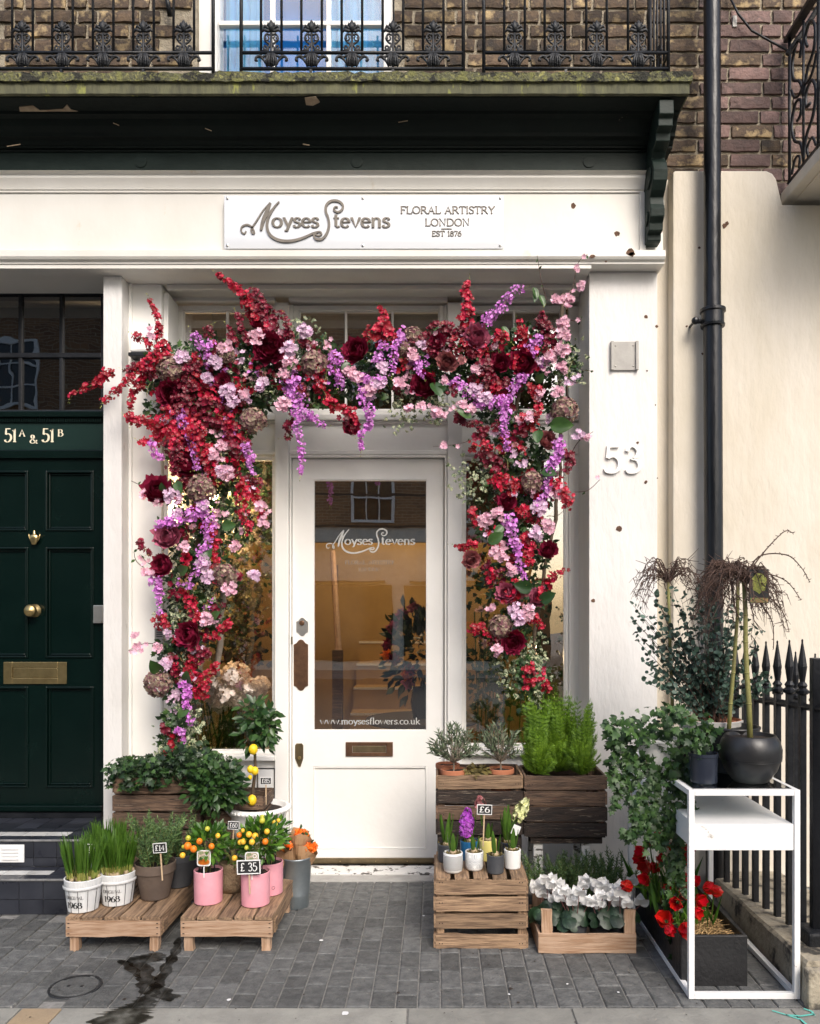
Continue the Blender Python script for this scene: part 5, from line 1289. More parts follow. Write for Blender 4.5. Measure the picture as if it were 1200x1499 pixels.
for nm, mt, ms in (('dark_foliage', 'leaf_dark', ms1), ('ivy_foliage', 'leaf_ivy', ms3), ('variegated_ivy', 'leaf_var', ms2)):
    o = scat(nm, MT[mt], T_IVY if nm != 'dark_foliage' else T_OVAL, ms, arch); o['kind'] = 'stuff'
# big single leaves
for (px, py, s_) in ((634,560,22),(805,622,26),(788,630,18),(778,862,22),(512,532,14),(236,985,22),(300,800,18),(275,1000,18),(258,705,16),(690,610,18),(793,690,18),(736,770,14),(715,795,20),(325,770,18),(430,530,14),(240,720,12),(262,838,18),(310,905,14),(785,560,14),(640,575,14),(790,880,20),(275,1035,16)):
    scat('leaf', MT['leaf_bay'], T_LEAF, [TM(W(px, py, AY-.11), (U(-1,1), -.3, U(-.8,.6)), s_*S(AY)*1.3, OUT+rv()*.35, sx=1.0)], arch, smooth=True)
def peony(px, py, r, mat, y=None):
    R_ = r*S(AY)*.98; yy = AY-.085 if y is None else y
    c = W(px, py, yy); ax = (OUT+rv()*.35).normalized(); ms = []
    a = ax.orthogonal().normalized(); b = ax.cross(a)
    tints = []
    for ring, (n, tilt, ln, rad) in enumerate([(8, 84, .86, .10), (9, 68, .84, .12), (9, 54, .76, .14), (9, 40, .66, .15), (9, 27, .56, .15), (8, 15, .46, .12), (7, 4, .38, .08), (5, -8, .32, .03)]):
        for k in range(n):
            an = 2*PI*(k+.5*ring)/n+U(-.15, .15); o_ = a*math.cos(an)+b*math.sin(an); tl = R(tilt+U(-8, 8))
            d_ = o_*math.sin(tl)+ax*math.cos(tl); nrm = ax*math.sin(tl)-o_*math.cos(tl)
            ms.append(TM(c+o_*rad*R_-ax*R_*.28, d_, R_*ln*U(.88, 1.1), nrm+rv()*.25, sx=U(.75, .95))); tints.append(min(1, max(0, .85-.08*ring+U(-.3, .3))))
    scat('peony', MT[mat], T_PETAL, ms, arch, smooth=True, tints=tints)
for (px, py, r, m) in ((251,577,24,'f_burg'),(395,510,25,'f_burg'),(272,680,24,'f_burg'),(230,719,22,'f_burg'),(522,514,22,'f_burg'),(620,563,22,'f_burg'),(514,625,16,'f_burg'),(404,505,15,'f_burg'),
                       (697,494,21,'f_mauve'),(654,530,18,'f_rose'),(732,533,18,'f_burg'),(766,532,23,'f_burg'),(800,645,15,'f_rose'),(246,785,21,'f_mauve'),(239,828,21,'f_burg'),(277,930,23,'f_burg'),
                       (742,735,18,'f_burg'),(802,806,18,'f_burg'),(689,819,15,'f_rose'),(741,868,18,'f_mauve'),(788,876,17,'f_mauve'),(750,940,19,'f_burg'),(282,640,18,'f_burg'),(380,475,14,'f_dkred'),(640,500,14,'f_burg'),(328,560,16,'f_burg')):
    peony(px, py, r*U(.84, 1.0), m)
def hydrangea(c, R_, mat, par, n=150, ax=OUT, fs=.0115, T=T_FLORET, name='hydrangea', front=True):
    ms = []
    for i in range(n):
        d_ = rv()
        if front and d_.dot(ax) < -.25: d_ = -d_
        p = Vector(c)+d_*R_*U(.82, 1.0); ms.append(FM(p, d_+rv()*.45, fs*U(.8, 1.15)))
    return scat(name, MT[mat], T, ms, par)
for (px, py, r) in ((251,543,22),(371,616,21),(295,716,23),(461,534,22),(605,494,16),(826,603,22),(779,707,18),(732,918,19),(330,843,20),(232,1000,22),(330,520,14),(590,510,14)):
    hydrangea(W(px, py, AY-.08), r*S(AY)*.92, 'f_hyd', arch, 260)
def spray(pts, name, mat, T, fsz, r0, r1, dens, y0=None, y1=None, dot=None, par=None, face=.9, stemr=.0018, hang=False, jit=.02):
    """florets packed round a stem through the points (photo pixels at arch depth)"""
    a0_ = pts[0][0]
    P = [(x_+2.2*math.sin(i_*.8+a0_), y_+2.2*math.cos(i_*.7+a0_)) for i_, (x_, y_) in enumerate(sm(pts, 6))]; y0 = AY-.07 if y0 is None else y0; y1 = y0+U(-.03, .01) if y1 is None else y1
    n = len(P); Wd = [W(a, b, y0+(y1-y0)*i/(n-1)) for i, (a, b) in enumerate(P)]
    ms, ds = [], []
    L_ = sum((Wd[i+1]-Wd[i]).length for i in range(n-1)); cnt = max(14, int(L_*dens))
    for i in range(cnt):
        t = (i+random.random())/cnt*(n-1); k = min(int(t), n-2); f_ = t-k
        q = t/(n-1); rr = (r0+(r1-r0)*q)*S(AY)
        if math.sin(t*2.1+len(pts)+a0_) > .82 and len(ms) > 8: continue
        o_ = rv(); p = Wd[k].lerp(Wd[k+1], f_)+o_*rr*U(.35, 1.25); nn = (o_*.8+OUT*face+rv()*.35)
        s_ = fsz*U(.62, 1.25)*(1-.35*q if r1 < r0 else 1)
        ms.append(FM(p, nn, s_))
        if dot and random.random() < .7: ds.append(FM(p+nn.normalized()*s_*.15, nn, s_*.20))
    o = scat(name, MT[mat], T, ms, par or arch, smooth=False)
    MB().tube(Wd, stemr, 4).build('stem', MT['stem_green'], o)
    if ds: scat('stamen', MT['stamen'], T_DOT, ds, o)
    # buds at the tip
    if r1 < r0:
        v = (Wd[-1]-Wd[-2]).normalized(); b = [TM(Wd[-1]+v*.008*j+rv()*.006, v+rv()*.5, .008, rv()) for j in range(5)]
        scat('bud', MT['leaf_pale'], T_OVAL, b, o)
    return o
RED = [([(240,522),(232,480),(221,441)],9,3,0),([(243,520),(215,502),(194,489)],11,5,0),([(385,485),(361,438),(322,404)],15,3,0),([(396,492),(385,460),(372,426)],17,7,0),([(385,500),(395,470),(392,450)],16,10,1),
 ([(424,492),(418,475),(411,456)],9,4,1),([(360,498),(352,478),(348,462)],7,4,1),([(312,520),(307,495),(306,476)],10,5,0),([(340,502),(337,492),(335,480)],8,4,1),([(160,546),(140,560),(104,581)],8,4,0),
 ([(228,522),(190,552),(154,589)],10,5,0),([(225,545),(205,540),(181,540)],9,6,0),([(212,548),(196,575),(188,616)],8,5,0),([(238,628),(212,618),(185,608)],12,5,0),([(232,642),(218,647),(203,645)],8,4,0),([(262,598),(275,560),(285,530)],15,10,0),
 ([(290,560),(300,575),(312,590)],16,12,0),([(245,610),(255,640),(262,655)],16,14,0),([(270,620),(290,640),(292,662)],18,14,0),([(285,600),(320,588),(355,590)],14,9,1),([(325,605),(340,625),(352,640)],12,9,0),([(340,655),(352,665),(362,640)],10,8,1),
 ([(300,660),(308,680),(318,700)],13,10,0),([(335,690),(360,700),(385,710)],9,6,0),([(352,712),(356,745),(363,778)],11,6,0),([(372,720),(380,740),(384,765)],8,5,0),([(312,770),(315,795),(316,820)],9,6,0),([(202,792),(212,802),(220,812)],5,3,1),
 ([(278,878),(284,895),(290,912)],10,8,0),([(232,912),(238,905),(245,920)],8,7,0),([(334,912),(320,928),(300,934)],7,6,0),([(250,962),(256,980),(262,998)],9,7,0),([(276,962),(280,975),(280,990)],9,7,0),([(285,985),(292,1005),(298,1018)],15,10,0),([(314,972),(302,992),(296,1002)],7,7,0),
 ([(280,945),(300,955),(290,965)],9,7,1),([(560,492),(562,475),(558,452)],16,4,0),([(545,490),(562,484),(580,490)],14,10,0),([(440,500),(455,505),(462,512)],6,5,1),([(600,500),(622,488),(642,472)],8,5,0),([(625,505),(632,515),(648,520)],9,9,1),
 ([(458,548),(470,562),(476,580)],11,9,0),([(480,592),(505,598),(522,615)],8,9,0),([(437,556),(440,570),(446,578)],8,6,0),([(421,612),(424,628),(419,642)],8,5,1),([(505,612),(512,620),(516,635)],9,6,1),([(683,470),(684,440),(682,412)],12,4,0),([(650,482),(665,484),(690,488)],12,9,0),
 ([(676,500),(695,515),(712,512)],13,10,0),([(726,490),(735,492),(742,498)],8,7,0),([(762,494),(763,482),(762,472)],7,5,0),([(793,482),(803,492),(800,520)],12,9,0),([(790,470),(794,465),(792,455)],5,3,1),([(720,548),(726,565),(730,585)],8,9,0),([(778,568),(786,578),(782,600)],10,8,0),
 ([(668,612),(680,618),(705,622)],7,6,0),([(695,652),(708,652),(722,656)],8,7,0),([(738,640),(755,650),(765,665)],11,10,0),([(768,620),(778,608),(790,600)],9,8,0),([(712,668),(728,676),(730,700)],15,13,0),([(725,700),(745,706),(752,722)],13,10,0),([(762,745),(775,757),(788,765)],9,9,0),
 ([(812,712),(826,722),(833,742)],13,9,0),([(832,665),(836,676),(828,692)],7,5,0),([(690,748),(696,762),(700,770)],8,6,0),([(720,780),(724,793),(726,805)],8,6,0),([(770,785),(774,800),(774,825)],6,8,0),([(712,852),(724,845),(734,838)],9,8,0),([(800,850),(812,842),(825,836)],8,8,0),
 ([(692,798),(680,800),(668,800)],5,3,0),([(690,918),(705,920),(720,925)],8,7,0),([(715,930),(728,935),(735,928)],9,8,0),([(775,980),(776,995),(772,1010)],9,7,0),([(790,988),(795,1000),(800,1010)],8,6,0),([(772,905),(786,905),(790,915)],8,6,0),([(698,640),(710,630),(730,622)],8,7,1),
 ([(735,560),(745,572),(760,560)],12,10,1),([(705,530),(715,545),(712,560)],12,10,1),([(640,500),(660,508),(672,516)],10,9,1),([(255,560),(270,540),(288,545)],12,12,1),([(222,525),(232,540),(250,540)],10,10,0),([(300,610),(330,625),(335,650)],13,12,1),([(276,700),(262,715),(258,732)],10,9,1),([(246,650),(262,665),(255,690)],12,11,1)]
for i, (pts, a, b, dk) in enumerate(RED):
    big = a >= 12
    spray(pts, 'red_blossom_spray', 'f_dkred' if (dk or i % 4 == 3) else 'f_red', T_RED, (.0150 if big else .0138), a*.95, b*.85, 820 if big else 500, dot=True, y0=AY-.05-U(0, .06))
WI = [([(307,530),(296,508),(280,486)],10,8),([(490,518),(492,540),(498,566)],10,8),([(589,488),(582,510),(572,542)],9,8),([(430,556),(433,590),(438,640),(442,694)],13,3),([(533,552),(531,582),(540,604)],9,9),([(545,600),(535,630),(526,655)],7,3),([(445,602),(458,612),(473,622)],8,5),
 ([(608,526),(614,540),(617,550)],7,5),([(713,472),(732,448),(764,421)],9,7),([(790,494),(778,505),(780,516)],7,6),([(768,552),(750,570),(740,592)],7,7),([(735,592),(738,625),(742,660)],9,6),([(820,648),(815,665),(806,690)],7,8),([(806,684),(800,712),(788,742)],7,7),([(744,760),(754,800),(768,846)],11,5),
 ([(290,744),(304,752),(306,775),(300,800),(292,822),(276,862)],11,6),([(232,766),(258,762),(284,748)],8,9),([(229,848),(232,868),(236,898)],8,4),([(269,995),(274,1025),(278,1058)],7,5),([(262,1068),(266,1074),(270,1084)],6,3),([(262,600),(268,620),(277,642)],9,7),([(282,650),(286,665),(286,684)],6,5),
 ([(362,655),(366,672),(370,692)],7,3),([(222,650),(228,665),(240,672)],6,4),([(420,560),(432,570),(440,585)],13,13),([(530,560),(552,556),(562,560)],8,8),([(560,505),(556,520),(548,530)],8,6),([(660,560),(675,565),(690,580)],8,7),([(700,590),(720,590),(736,584)],9,8)]
for pts, a, b in WI: spray(pts, 'wisteria_spray', 'f_wist', T_WIST, .0150, a*.9, b*.8, 640, y0=AY-.10, y1=AY-.12)
PK = [(377,495,12,0),(331,508,10,0),(268,523,10,1),(314,532,10,1),(304,553,8,1),(334,571,12,1),(341,589,8,1),(358,577,7,0),(327,652,9,0),(313,665,8,0),(331,694,12,0),(253,727,12,1),(211,724,6,0),(298,742,9,1),(446,484,10,1),(423,512,11,1),(426,532,10,0),(415,592,11,0),(383,563,10,1),
 (416,545,8,0),(603,519,9,0),(524,552,9,0),(554,562,11,1),(617,505,7,1),(598,596,5,0),(619,596,6,0),(638,603,8,0),(825,473,9,0),(823,492,10,0),(830,440,9,0),(823,513,10,0),(806,522,9,0),(823,538,8,0),(849,420,7,0),(844,392,5,0),(815,438,8,0),(816,576,10,0),(695,571,10,1),(711,583,10,1),
 (676,590,7,0),(688,599,7,0),(640,604,7,0),(650,606,5,0),(846,637,7,1),(776,611,7,0),(697,541,6,0),(790,578,8,0),(648,652,5,0),(326,690,9,1),(382,742,8,0),(387,764,8,0),(270,800,8,0),(298,823,11,1),(337,862,10,0),(306,845,9,1),(303,907,10,0),(202,950,7,0),(230,949,7,0),(214,837,5,0),(373,842,8,1),
 (242,974,8,1),(710,762,10,0),(729,752,9,0),(789,744,12,1),(803,771,10,0),(782,779,9,1),(724,809,8,0),(736,815,8,0),(747,834,9,0),(755,894,11,1),(772,896,11,0),(760,906,10,1),(727,952,8,0),(717,889,6,0),(815,721,11,0),(560,540,9,1),(585,560,8,0),(512,545,9,0),(540,572,9,0),(650,560,6,0),(860,640,3,0),(345,800,7,0),(222,838,4,0),(199,930,4,0),(220,492,4,0),(233,735,5,0),(260,752,8,1)]
for (px, py, r, m) in PK:
    c = W(px, py, AY-.115); ms = []; ds = []
    for i in range(max(5, int(r*r/3.8))):
        a = U(0, 2*PI); q = r*S(AY)*math.sqrt(random.random())*.9; n_ = OUT+rv()*.55
        p = c+Vector((q*math.cos(a), U(-.02, .01), q*math.sin(a))); ms.append(FM(p, n_, .0148*U(.75, 1.2))); ds.append(FM(p+n_*.002, n_, .0032))
    o = scat('blossom_cluster', MT['f_lilac' if m else 'f_pink'], T_BLOSSOM, ms, arch); scat('stamen', MT['f_dkred'], T_DOT, ds, o)
# small mixed clusters and single blooms filling between the large ones
for i in range(230):
    px, py = in_disc(.98); kind = random.choices(['f_red', 'f_dkred', 'f_pink', 'f_lilac', 'f_wist', 'f_rose'], [34, 26, 16, 12, 10, 6])[0]
    c = W(px, py, AY-.05-U(0, .06)); ms = []; rr = U(5, 12)*S(AY)
    for j in range(random.randint(5, 12)):
        ms.append(FM(c+Vector((random.gauss(0, .5)*rr, U(-.02, .02), random.gauss(0, .6)*rr)), OUT+rv()*.8, U(.010, .0175)))
    o = scat('blossom_cluster' if kind in ('f_pink', 'f_lilac') else 'small_bloom_cluster', MT[kind], T_WIST if kind == 'f_wist' else (T_RED if 'red' in kind else T_BLOSSOM), ms, arch)
for i in range(60):
    px, py = in_disc(1.08); a = U(0, 6.28); l = U(16, 34); pts = [(px, py), (px+l*.5*math.cos(a)+U(-5,5), py+l*.5*math.sin(a)+U(-5,5)), (px+l*math.cos(a), py+l*math.sin(a))]
    P = sm(pts, 5); tw = MB().tube([W(x_, y_, AY-.08-.002*i_) for i_, (x_, y_) in enumerate(P)], .0014, 4).build('twig', MT['twig' if i % 2 else 'stem_green'], arch)
    scat('leaf', MT['leaf_ivy' if i % 3 else 'leaf_var'], T_OVAL, [TM(W(x_, y_, AY-.085), rv(), U(.014, .026), OUT+rv()*.5) for x_, y_ in P[2::2]], tw)
# loose twigs with blossoms that stick out
for pts in ([(800,440),(792,410),(786,374)],[(826,450),(838,420),(846,385),(860,372)],[(820,465),(845,470),(852,464)],[(838,660),(848,645),(868,632)],[(840,720),(860,718),(878,702)],[(700,640),(670,650),(634,654)],[(690,600),(650,595),(618,590),(600,600)],[(240,945),(212,942),(188,952)],
            [(228,830),(214,822),(206,812)],[(242,725),(214,714),(192,704)],[(820,545),(842,560),(850,555)],[(345,740),(375,755),(398,750)],[(218,836),(200,822),(196,808)],[(215,500),(218,488),(220,478)]):
    P = sm(pts, 5); tw = MB().tube([W(a, b, AY-.09+.01*math.sin(i)) for i, (a, b) in enumerate(P)], [.0028*(1-.6*i/len(P)) for i in range(len(P))], 5).build('twig', MT['twig'], arch)
    ms = []; lv = []
    for i in range(3, len(P)):
        if random.random() < .35: ms.append(FM(W(P[i][0]+U(-4,4), P[i][1]+U(-4,4), AY-.10), OUT+rv()*.5, .014))
        if random.random() < .28: lv.append(TM(W(P[i][0], P[i][1], AY-.09), rv(), U(.02, .034), OUT+rv()*.4))
    scat('blossom', MT['f_pink'], T_BLOSSOM, ms, tw); scat('leaf', MT['leaf_ivy'], T_OVAL, lv, tw)
for (px, py) in ((785,425),(790,432),(781,421),(776,488),(735,478)):
    scat('leaf', MT['leaf_bay'], T_LEAF, [TM(W(px, py, AY-.07), (U(-.6,.6), -.3, -1), .07, OUT+rv()*.4, sx=.7)], arch, smooth=True)
# trailing ivy at the feet of both columns
for base, n, dx in (((268,1040), 9, 26), ((770,960), 7, 22)):
    for i in range(n):
        x0 = base[0]+U(-dx, dx); ms = []; pts = []
        for k in range(12):
            y = base[1]+k*U(4, 7); x0 += U(-3, 3); pts.append(W(x0, y, AY-.04)); 
            for _ in range(2): ms.append(TM(W(x0+U(-7,7), y+U(-4,4), AY-.06+U(-.02,.03)), (U(-1,1), -.4, U(-1,.2)), U(.022, .034), OUT+rv()*.5))
        v = MB().tube(pts, .0012, 4).build('ivy_trail', MT['stem'], arch); scat('ivy_leaves', MT['leaf_var' if i % 2 else 'leaf_ivy'], T_IVY, ms, v)

# ================================================================== GOODS ON THE PAVEMENT
def bench(name, label, x0, x1, yf, yb, zt, n=5):
    t = root(name, label, 'bench', ((x0+x1)/2, (yf+yb)/2, 0), 'low wooden crate benches')
    w_ = x1-x0; D_ = yb-yf; cx, cy = (x0+x1)/2, (yf+yb)/2; sw = [.82, 1.15, .8, 1.1, 1.05]; tot = sum(sw[:n]); g = .010; x = x0
    for i in range(n):
        ww = (w_-g*(n-1))*sw[i]/tot; plank(t, MT['wood'], (x+ww/2, cy, zt-.007), D_, ww, .013, 'yflat'); x += ww+g
    zr = zt-.014-.035
    for yy in (yf+.006, yb-.006): plank(t, MT['wood_pale'], (cx, yy, zr), w_, .066, .011, 'x', 'front_rail')
    for xx in (x0+.006, x1-.006): plank(t, MT['wood'], (xx, cy, zr), D_-.026, .066, .011, 'yside', 'side_rail')
    for xx in (x0-.004, x1+.004): plank(t, MT['wood'], (xx, yf+.05, zr), .05, .05, .008, 'yside', 'cleat')
    for xx in (x0+.030, x1-.030):
        for yy in (yf+.028, yb-.028): plank(t, MT['wood_pale'], (xx, yy, (zt-.014)/2), zt-.016, .036, .030, 'z', 'leg', share=False)
    nl = MB()
    for xx in (x0+.012, x1-.012):
        for zz in (zr-.02, zr+.005, zr+.022): nl.box(xx-.004, xx+.004, yf-.0012, yf-.0002, zz-.0018, zz+.0018)
    nl.build('nails', MT['nail'], t); return t
bench('crate_bench', 'low slatted wooden bench carrying the white pails and brown pot', -1.538, -1.147, -.785, -.31, .150)
bench('crate_bench', 'low slatted wooden bench carrying the pink pots of kumquat', -1.062, -.682, -.785, -.31, .150)

def crate(label, x0, x1, yf, yb, z0, z1, n=4, mat='wood_dark', gaps=None, top=False, group='slatted fruit crates', mats=None, tilt=0, name='wooden_crate'):
    cx, cy = (x0+x1)/2, (yf+yb)/2; t = root(name, label, 'crate', (cx, cy, z0), group)
    W_, D_, H_ = x1-x0, yb-yf, z1-z0; gaps = gaps or [.010]*(n-1); hs = (H_-sum(gaps))/n; z = z0
    for i in range(n):
        zc = z+hs/2; m = mats[i] if mats else mat; tl = U(-.012, .012)
        plank(t, MT[m], (cx, yf+.005, zc), W_, hs, .010, 'x', tilt=tl)
        plank(t, MT[mat], (cx, yb-.005, zc), W_, hs, .010, 'x')
        for xx in (x0-.004, x1+.004): plank(t, MT[m], (xx, cy, zc), D_-.004, hs-.004, .010, 'yside')
        z += hs+(gaps[i] if i < n-1 else 0)
    for xx in (x0+.018, x1-.018):
        for yy in (yf+.022, yb-.022): plank(t, MT[mat], (xx, yy, (z0+z1)/2), H_-.006, .032, .020, 'z', 'corner_post')
    if top:
        k = 5; g = .018; ww = (W_-g*(k-1))/k
        for i in range(k): plank(t, MT[mat], (x0+ww/2+i*(ww+g), cy, z1+.006), D_, ww, .011, 'yflat')
    else: MB().box(x0+.002, x1-.002, yf+.012, yb-.012, z0+.004, z0+.012).build('base_board', MT[mat], t)
    nl = MB()
    for i in range(n):
        zc = z0+hs/2+i*(hs+gaps[0])
        for xx in (x0+.015, x1-.015, x0+.027, x1-.027): nl.box(xx-.0022, xx+.0022, yf-.0015, yf-.0005, zc-.010, zc-.006)
    nl.build('nails', MT['nail'], t); return t
crate('dark slatted planter crate full of ivy, beside the green door', -1.577, -1.165, -.20, .05, .270, .605, 4, 'wood_dark')
crate('dark crate hidden behind the pots, under the ivy planter', -1.56, -1.18, -.20, .04, .002, .262, 3, 'wood_dark')
crate('weathered crate at an angle behind the laurel bush', -1.14, -.86, -.16, .06, .225, .50, 4, 'wood_dark')
crate('brown crate with slatted top carrying the hyacinth pots', -.006, .371, -.75, -.38, .004, .290, 4, 'wood', gaps=[.026, .012, .012], top=True)
crate('dark crate holding the terracotta olive pots', .002, .398, -.32, -.03, .360, .640, 4, 'wood_dark', mats=['wood_black', 'wood_dark', 'wood_black', 'wood'])
crate('dark crate on the ground under the olive crate', .01, .39, -.32, -.04, .003, .350, 4, 'wood_black')
crate('dark crate of lime green conifers on the white stool', .420, .792, -.33, -.05, .352, .640, 4, 'wood_dark', mats=['wood_black', 'wood_black', 'wood_dark', 'wood_dark'])
stl = root('white_stool', 'old white wooden stool under the conifer crate', 'stool', (.6, -.18, 0))
MB().box(.44, .78, -.32, -.06, .318, .349).build('seat', MT['wood_black'], stl, bev=.003)
for xx in (.478, .705):
    for yy in (-.29, -.09): MB().box(xx-.022, xx+.022, yy-.018, yy+.018, 0, .3175).build('leg', MT['chipped'], stl, bev=.003)
ct = root('flower_tray', 'low pale pine tray crate of white cyclamen on the pavement', 'crate', (.6, -.6, 0))
tx0, tx1, ty0, ty1 = WX(788, -.80), WX(931, -.80), -.80, -.47
plank(ct, MT['wood_pale'], ((tx0+tx1)/2, ty0+.006, .046), tx1-tx0, .078, .011, 'x', 'front_board', share=False)
plank(ct, MT['wood_pale'], ((tx0+tx1)/2, ty1-.006, .046), tx1-tx0, .078, .011, 'x', 'back_board', share=False)
for xx in (tx0+.004, tx1-.004): plank(ct, MT['wood_pale'], (xx, (ty0+ty1)/2, .046), ty1-ty0-.026, .076, .010, 'yside', 'side_board')
for xx in (tx0+.036, tx1-.022):
    for yy in (ty0+.022, ty1-.022): plank(ct, MT['wood_pale'], (xx, yy, .092), .172, .044, .018, 'z', 'corner_post')
MB().box(tx0+.01, tx1-.01, ty0+.014, ty1-.014, .008, .016).build('base_board', MT['wood_pale'], ct)

# ------------------------------------------------------------------ pots (built round the origin, then moved)
def pot_prof(rt, rb, h, t=.006, rim=None):
    p = [(0, 0), (rb*.9, 0), (rb, .004)]
    if rim: rh, ro = rim; p += [(rt-ro, h-rh), (rt, h-rh+.001), (rt, h-.002), (rt-.002, h)]
    else: p += [(rt, h-.002), (rt-.002, h)]
    return p+[(rt-t, h), (rt-t-.002, h-.018), (0, h-.02)]
def pot(name, label, cat, rt, rb, h, mat, group=None, rim=None, soil=True, t=.006):
    o = root(name, label, cat, (0, 0, 0), group)
    MB().lathe(pot_prof(rt, rb, h, t, rim), 40).build('pot_body', MT[mat], o, auto=35)
    if soil:
        mb = MB(); r = rt-t-.001; n = 18; vs = [(0, 0, h-.008)]
        for q in (.5, 1):
            for k in range(n): vs.append((r*q*math.cos(2*PI*k/n), r*q*math.sin(2*PI*k/n), h-.012+U(-.003, .004)))
        fs = [(0, 1+k, 1+(k+1) % n) for k in range(n)]+[(1+k, 1+n+k, 1+n+(k+1) % n, 1+(k+1) % n) for k in range(n)]
        mb.add(vs, fs); mb.build('soil', MT['soil'], o)
    return o
def blades(par, n, r, h, z0, mat='leaf_blade', base='leaf_pale', w_=.007, lean=.35, name='shoots'):
    mb = MB(); mb2 = MB()
    for i in range(n):
        a = U(0, 2*PI); q = r*math.sqrt(random.random()); x, y = q*math.cos(a), q*math.sin(a)
        L_ = Vector((x/r*lean*.6+U(-.12, .12), y/r*lean*.6+U(-.12, .12), 1)); hh = h*U(.72, 1.08); cv = Vector((U(-.2, .2), U(-.2, .2), 0))
        fc = Vector((U(-1, 1), U(-1, 1), 0)).normalized()*w_/2*U(.8, 1.2)
        pr = None
        for k in range(6):
            t = k/5; p = Vector((x, y, z0))+L_*hh*t+cv*hh*t*t*.4; ww = fc*(1 if t < .7 else (1-t)/.3+.15)
            tgt = mb2 if k <= 1 else mb
            if pr is not None:
                a0, b0 = pr; c0, d0 = p-ww, p+ww; m_ = (p+(a0+b0)/2)/2
                tgt.add([a0, b0, d0, c0], [(0, 1, 2, 3)])
            pr = (p-ww, p+ww)
    mb.build(name, MT[mat], par); mb2.build('shoot_bases', MT[base], par)
def put_at(o, px, Y, z, rz=0, s=None): return place(o, (WX(px, Y), Y, z), rz, s)
def tape_text(o, r, h):      # print following the curved side of the pail
    for s_, zz, hh, wd, th in (('ORIGINAL', .062, .0140, .080, .13), ('1968', .024, .0250, .068, .15)):
        tot = sum(G[c][0] for c in s_); sc_ = wd/tot; mb = MB(); cx = 0
        for c in s_:
            adv, st = G[c]
            for p in st:
                def pf(u, v, q, cx=cx):
                    X_ = (cx+u)*sc_-wd/2-.006; Z_ = zz+v*hh; rr = .0615+(r-.0615)*(Z_/h)+.0012+q; a = X_/rr
                    return Vector((rr*math.sin(a), -rr*math.cos(a), Z_))
                stroke(mb, p, pf, th*1.25, .06, 0)
            cx += adv
        mb.build('lettering', MT['ink'], o)
def pail(label, dens=150):
    o = pot('daffodil_pail', label, 'pail', .077, .0615, .138, 'pail', 'whitewashed pails of daffodil shoots')
    MB().lathe([(.0765,.098),(.0795,.100),(.0800,.108),(.0785,.112)], 40).build('hoop', MT['pail'], o, smooth=True)
    for k in range(12):
        a = 2*PI*k/12+.2; MB().tube([((.0620+.0150*t)*math.cos(a), (.0620+.0150*t)*math.sin(a), .004+.094*t) for t in (0, .5, 1)], .0011, 4).build('stave_joint', MT['ink'], o)
    tape_text(o, .0775, .138)
    ms = MB()
    for i in range(34):
        a = U(0, 2*PI); q = .062*math.sqrt(random.random()); ms.ball((q*math.cos(a), q*math.sin(a), .134+U(-.004, .004)), U(.006, .012), 8, 5, 1.2)
    ms.build('bulbs', MT['bulb'], o, smooth=True)
    blades(o, dens, .062, .17, .135, w_=.0075); return o
put_at(pail('leftmost whitewashed pail of green daffodil shoots, front corner of the bench'), 122, -.695, .151, R(-4))
put_at(pail('whitewashed pail of daffodil shoots next to the brown pot'), 172, -.62, .151, R(6))
o = pail('whitewashed pail mostly hidden behind the other two pails', 190); put_at(o, 158, -.45, .151, R(20))
def chalk_sign(label, px, py, Y, w_, h_, s, tilt=0, stick=.12, yaw=0):
    c = W(px, py, Y); t = root('price_sign', label, 'price sign', (0, 0, 0), 'chalkboard price signs')
    MB().frame(-w_/2, w_/2, -h_/2, h_/2, -.004, .002, w_*.045).build('frame', MT['white_pot'], t, bev=.0008)
    MB().box(-w_/2+.001, w_/2-.001, -.002, .0015, -h_/2+.001, h_/2-.001).build('board', MT['chalkboard'], t)
    MB().box(-.0028, .0028, .0022, .0062, -h_/2-stick, h_/2-.004).build('stick', MT['stick'], t)
    text(s, -w_*.36, -h_*.27, -.0024, h_*.56, MT['chalk'], 'writing', t, 0, .13, .09, width=w_*.72, M=Matrix.Shear('XZ', 4, (.18, 0)) if False else None)
    t.location = c; t.rotation_euler = (0, R(tilt), R(yaw)); return t
def rosemary(par, n, r, h, z0, spread=.35, mat='leaf_rosemary', nl=.021, dens=300, name='rosemary'):
    ms = []; mb = MB()
    for i in range(n):
        a = U(0, 2*PI); q = r*math.sqrt(random.random()); p = Vector((q*math.cos(a), q*math.sin(a), z0)); hh = h*U(.55, 1.05)
        d_ = Vector((q/r*math.cos(a)*spread+U(-.2, .2), q/r*math.sin(a)*spread+U(-.2, .2), 1)).normalized(); cv = Vector((U(-.3, .3), U(-.3, .3), .1)); P = []
        for k in range(7): t = k/6; P.append(p+d_*hh*t+cv*hh*t*t*.4)
        mb.tube(P, [.0018-.0002*k for k in range(7)], 4)
        m = int(hh*dens)
        for j in range(m):
            t = (.12+.88*j/m)*6; k = min(5, int(t)); b = P[k].lerp(P[k+1], t-k); ax = (P[k+1]-P[k]).normalized()
            for _ in range(2): ms.append(TM(b, rv()*.9+ax*.9, nl*U(.7, 1.2)*(1 if t < 5.3 else .7), None, sx=2.3))
    mb.build('stems', MT['stem_green'], par); scat(name, MT[mat], T_NEEDLE, ms, par)
o = pot('rosemary_pot', 'brown clay pot of rosemary on the left bench', 'potted plant', .089, .060, .158, 'brown_pot', rim=(.040, .006)); rosemary(o, 34, .07, .235, .14, .45); put_at(o, 227, -.555, .151)
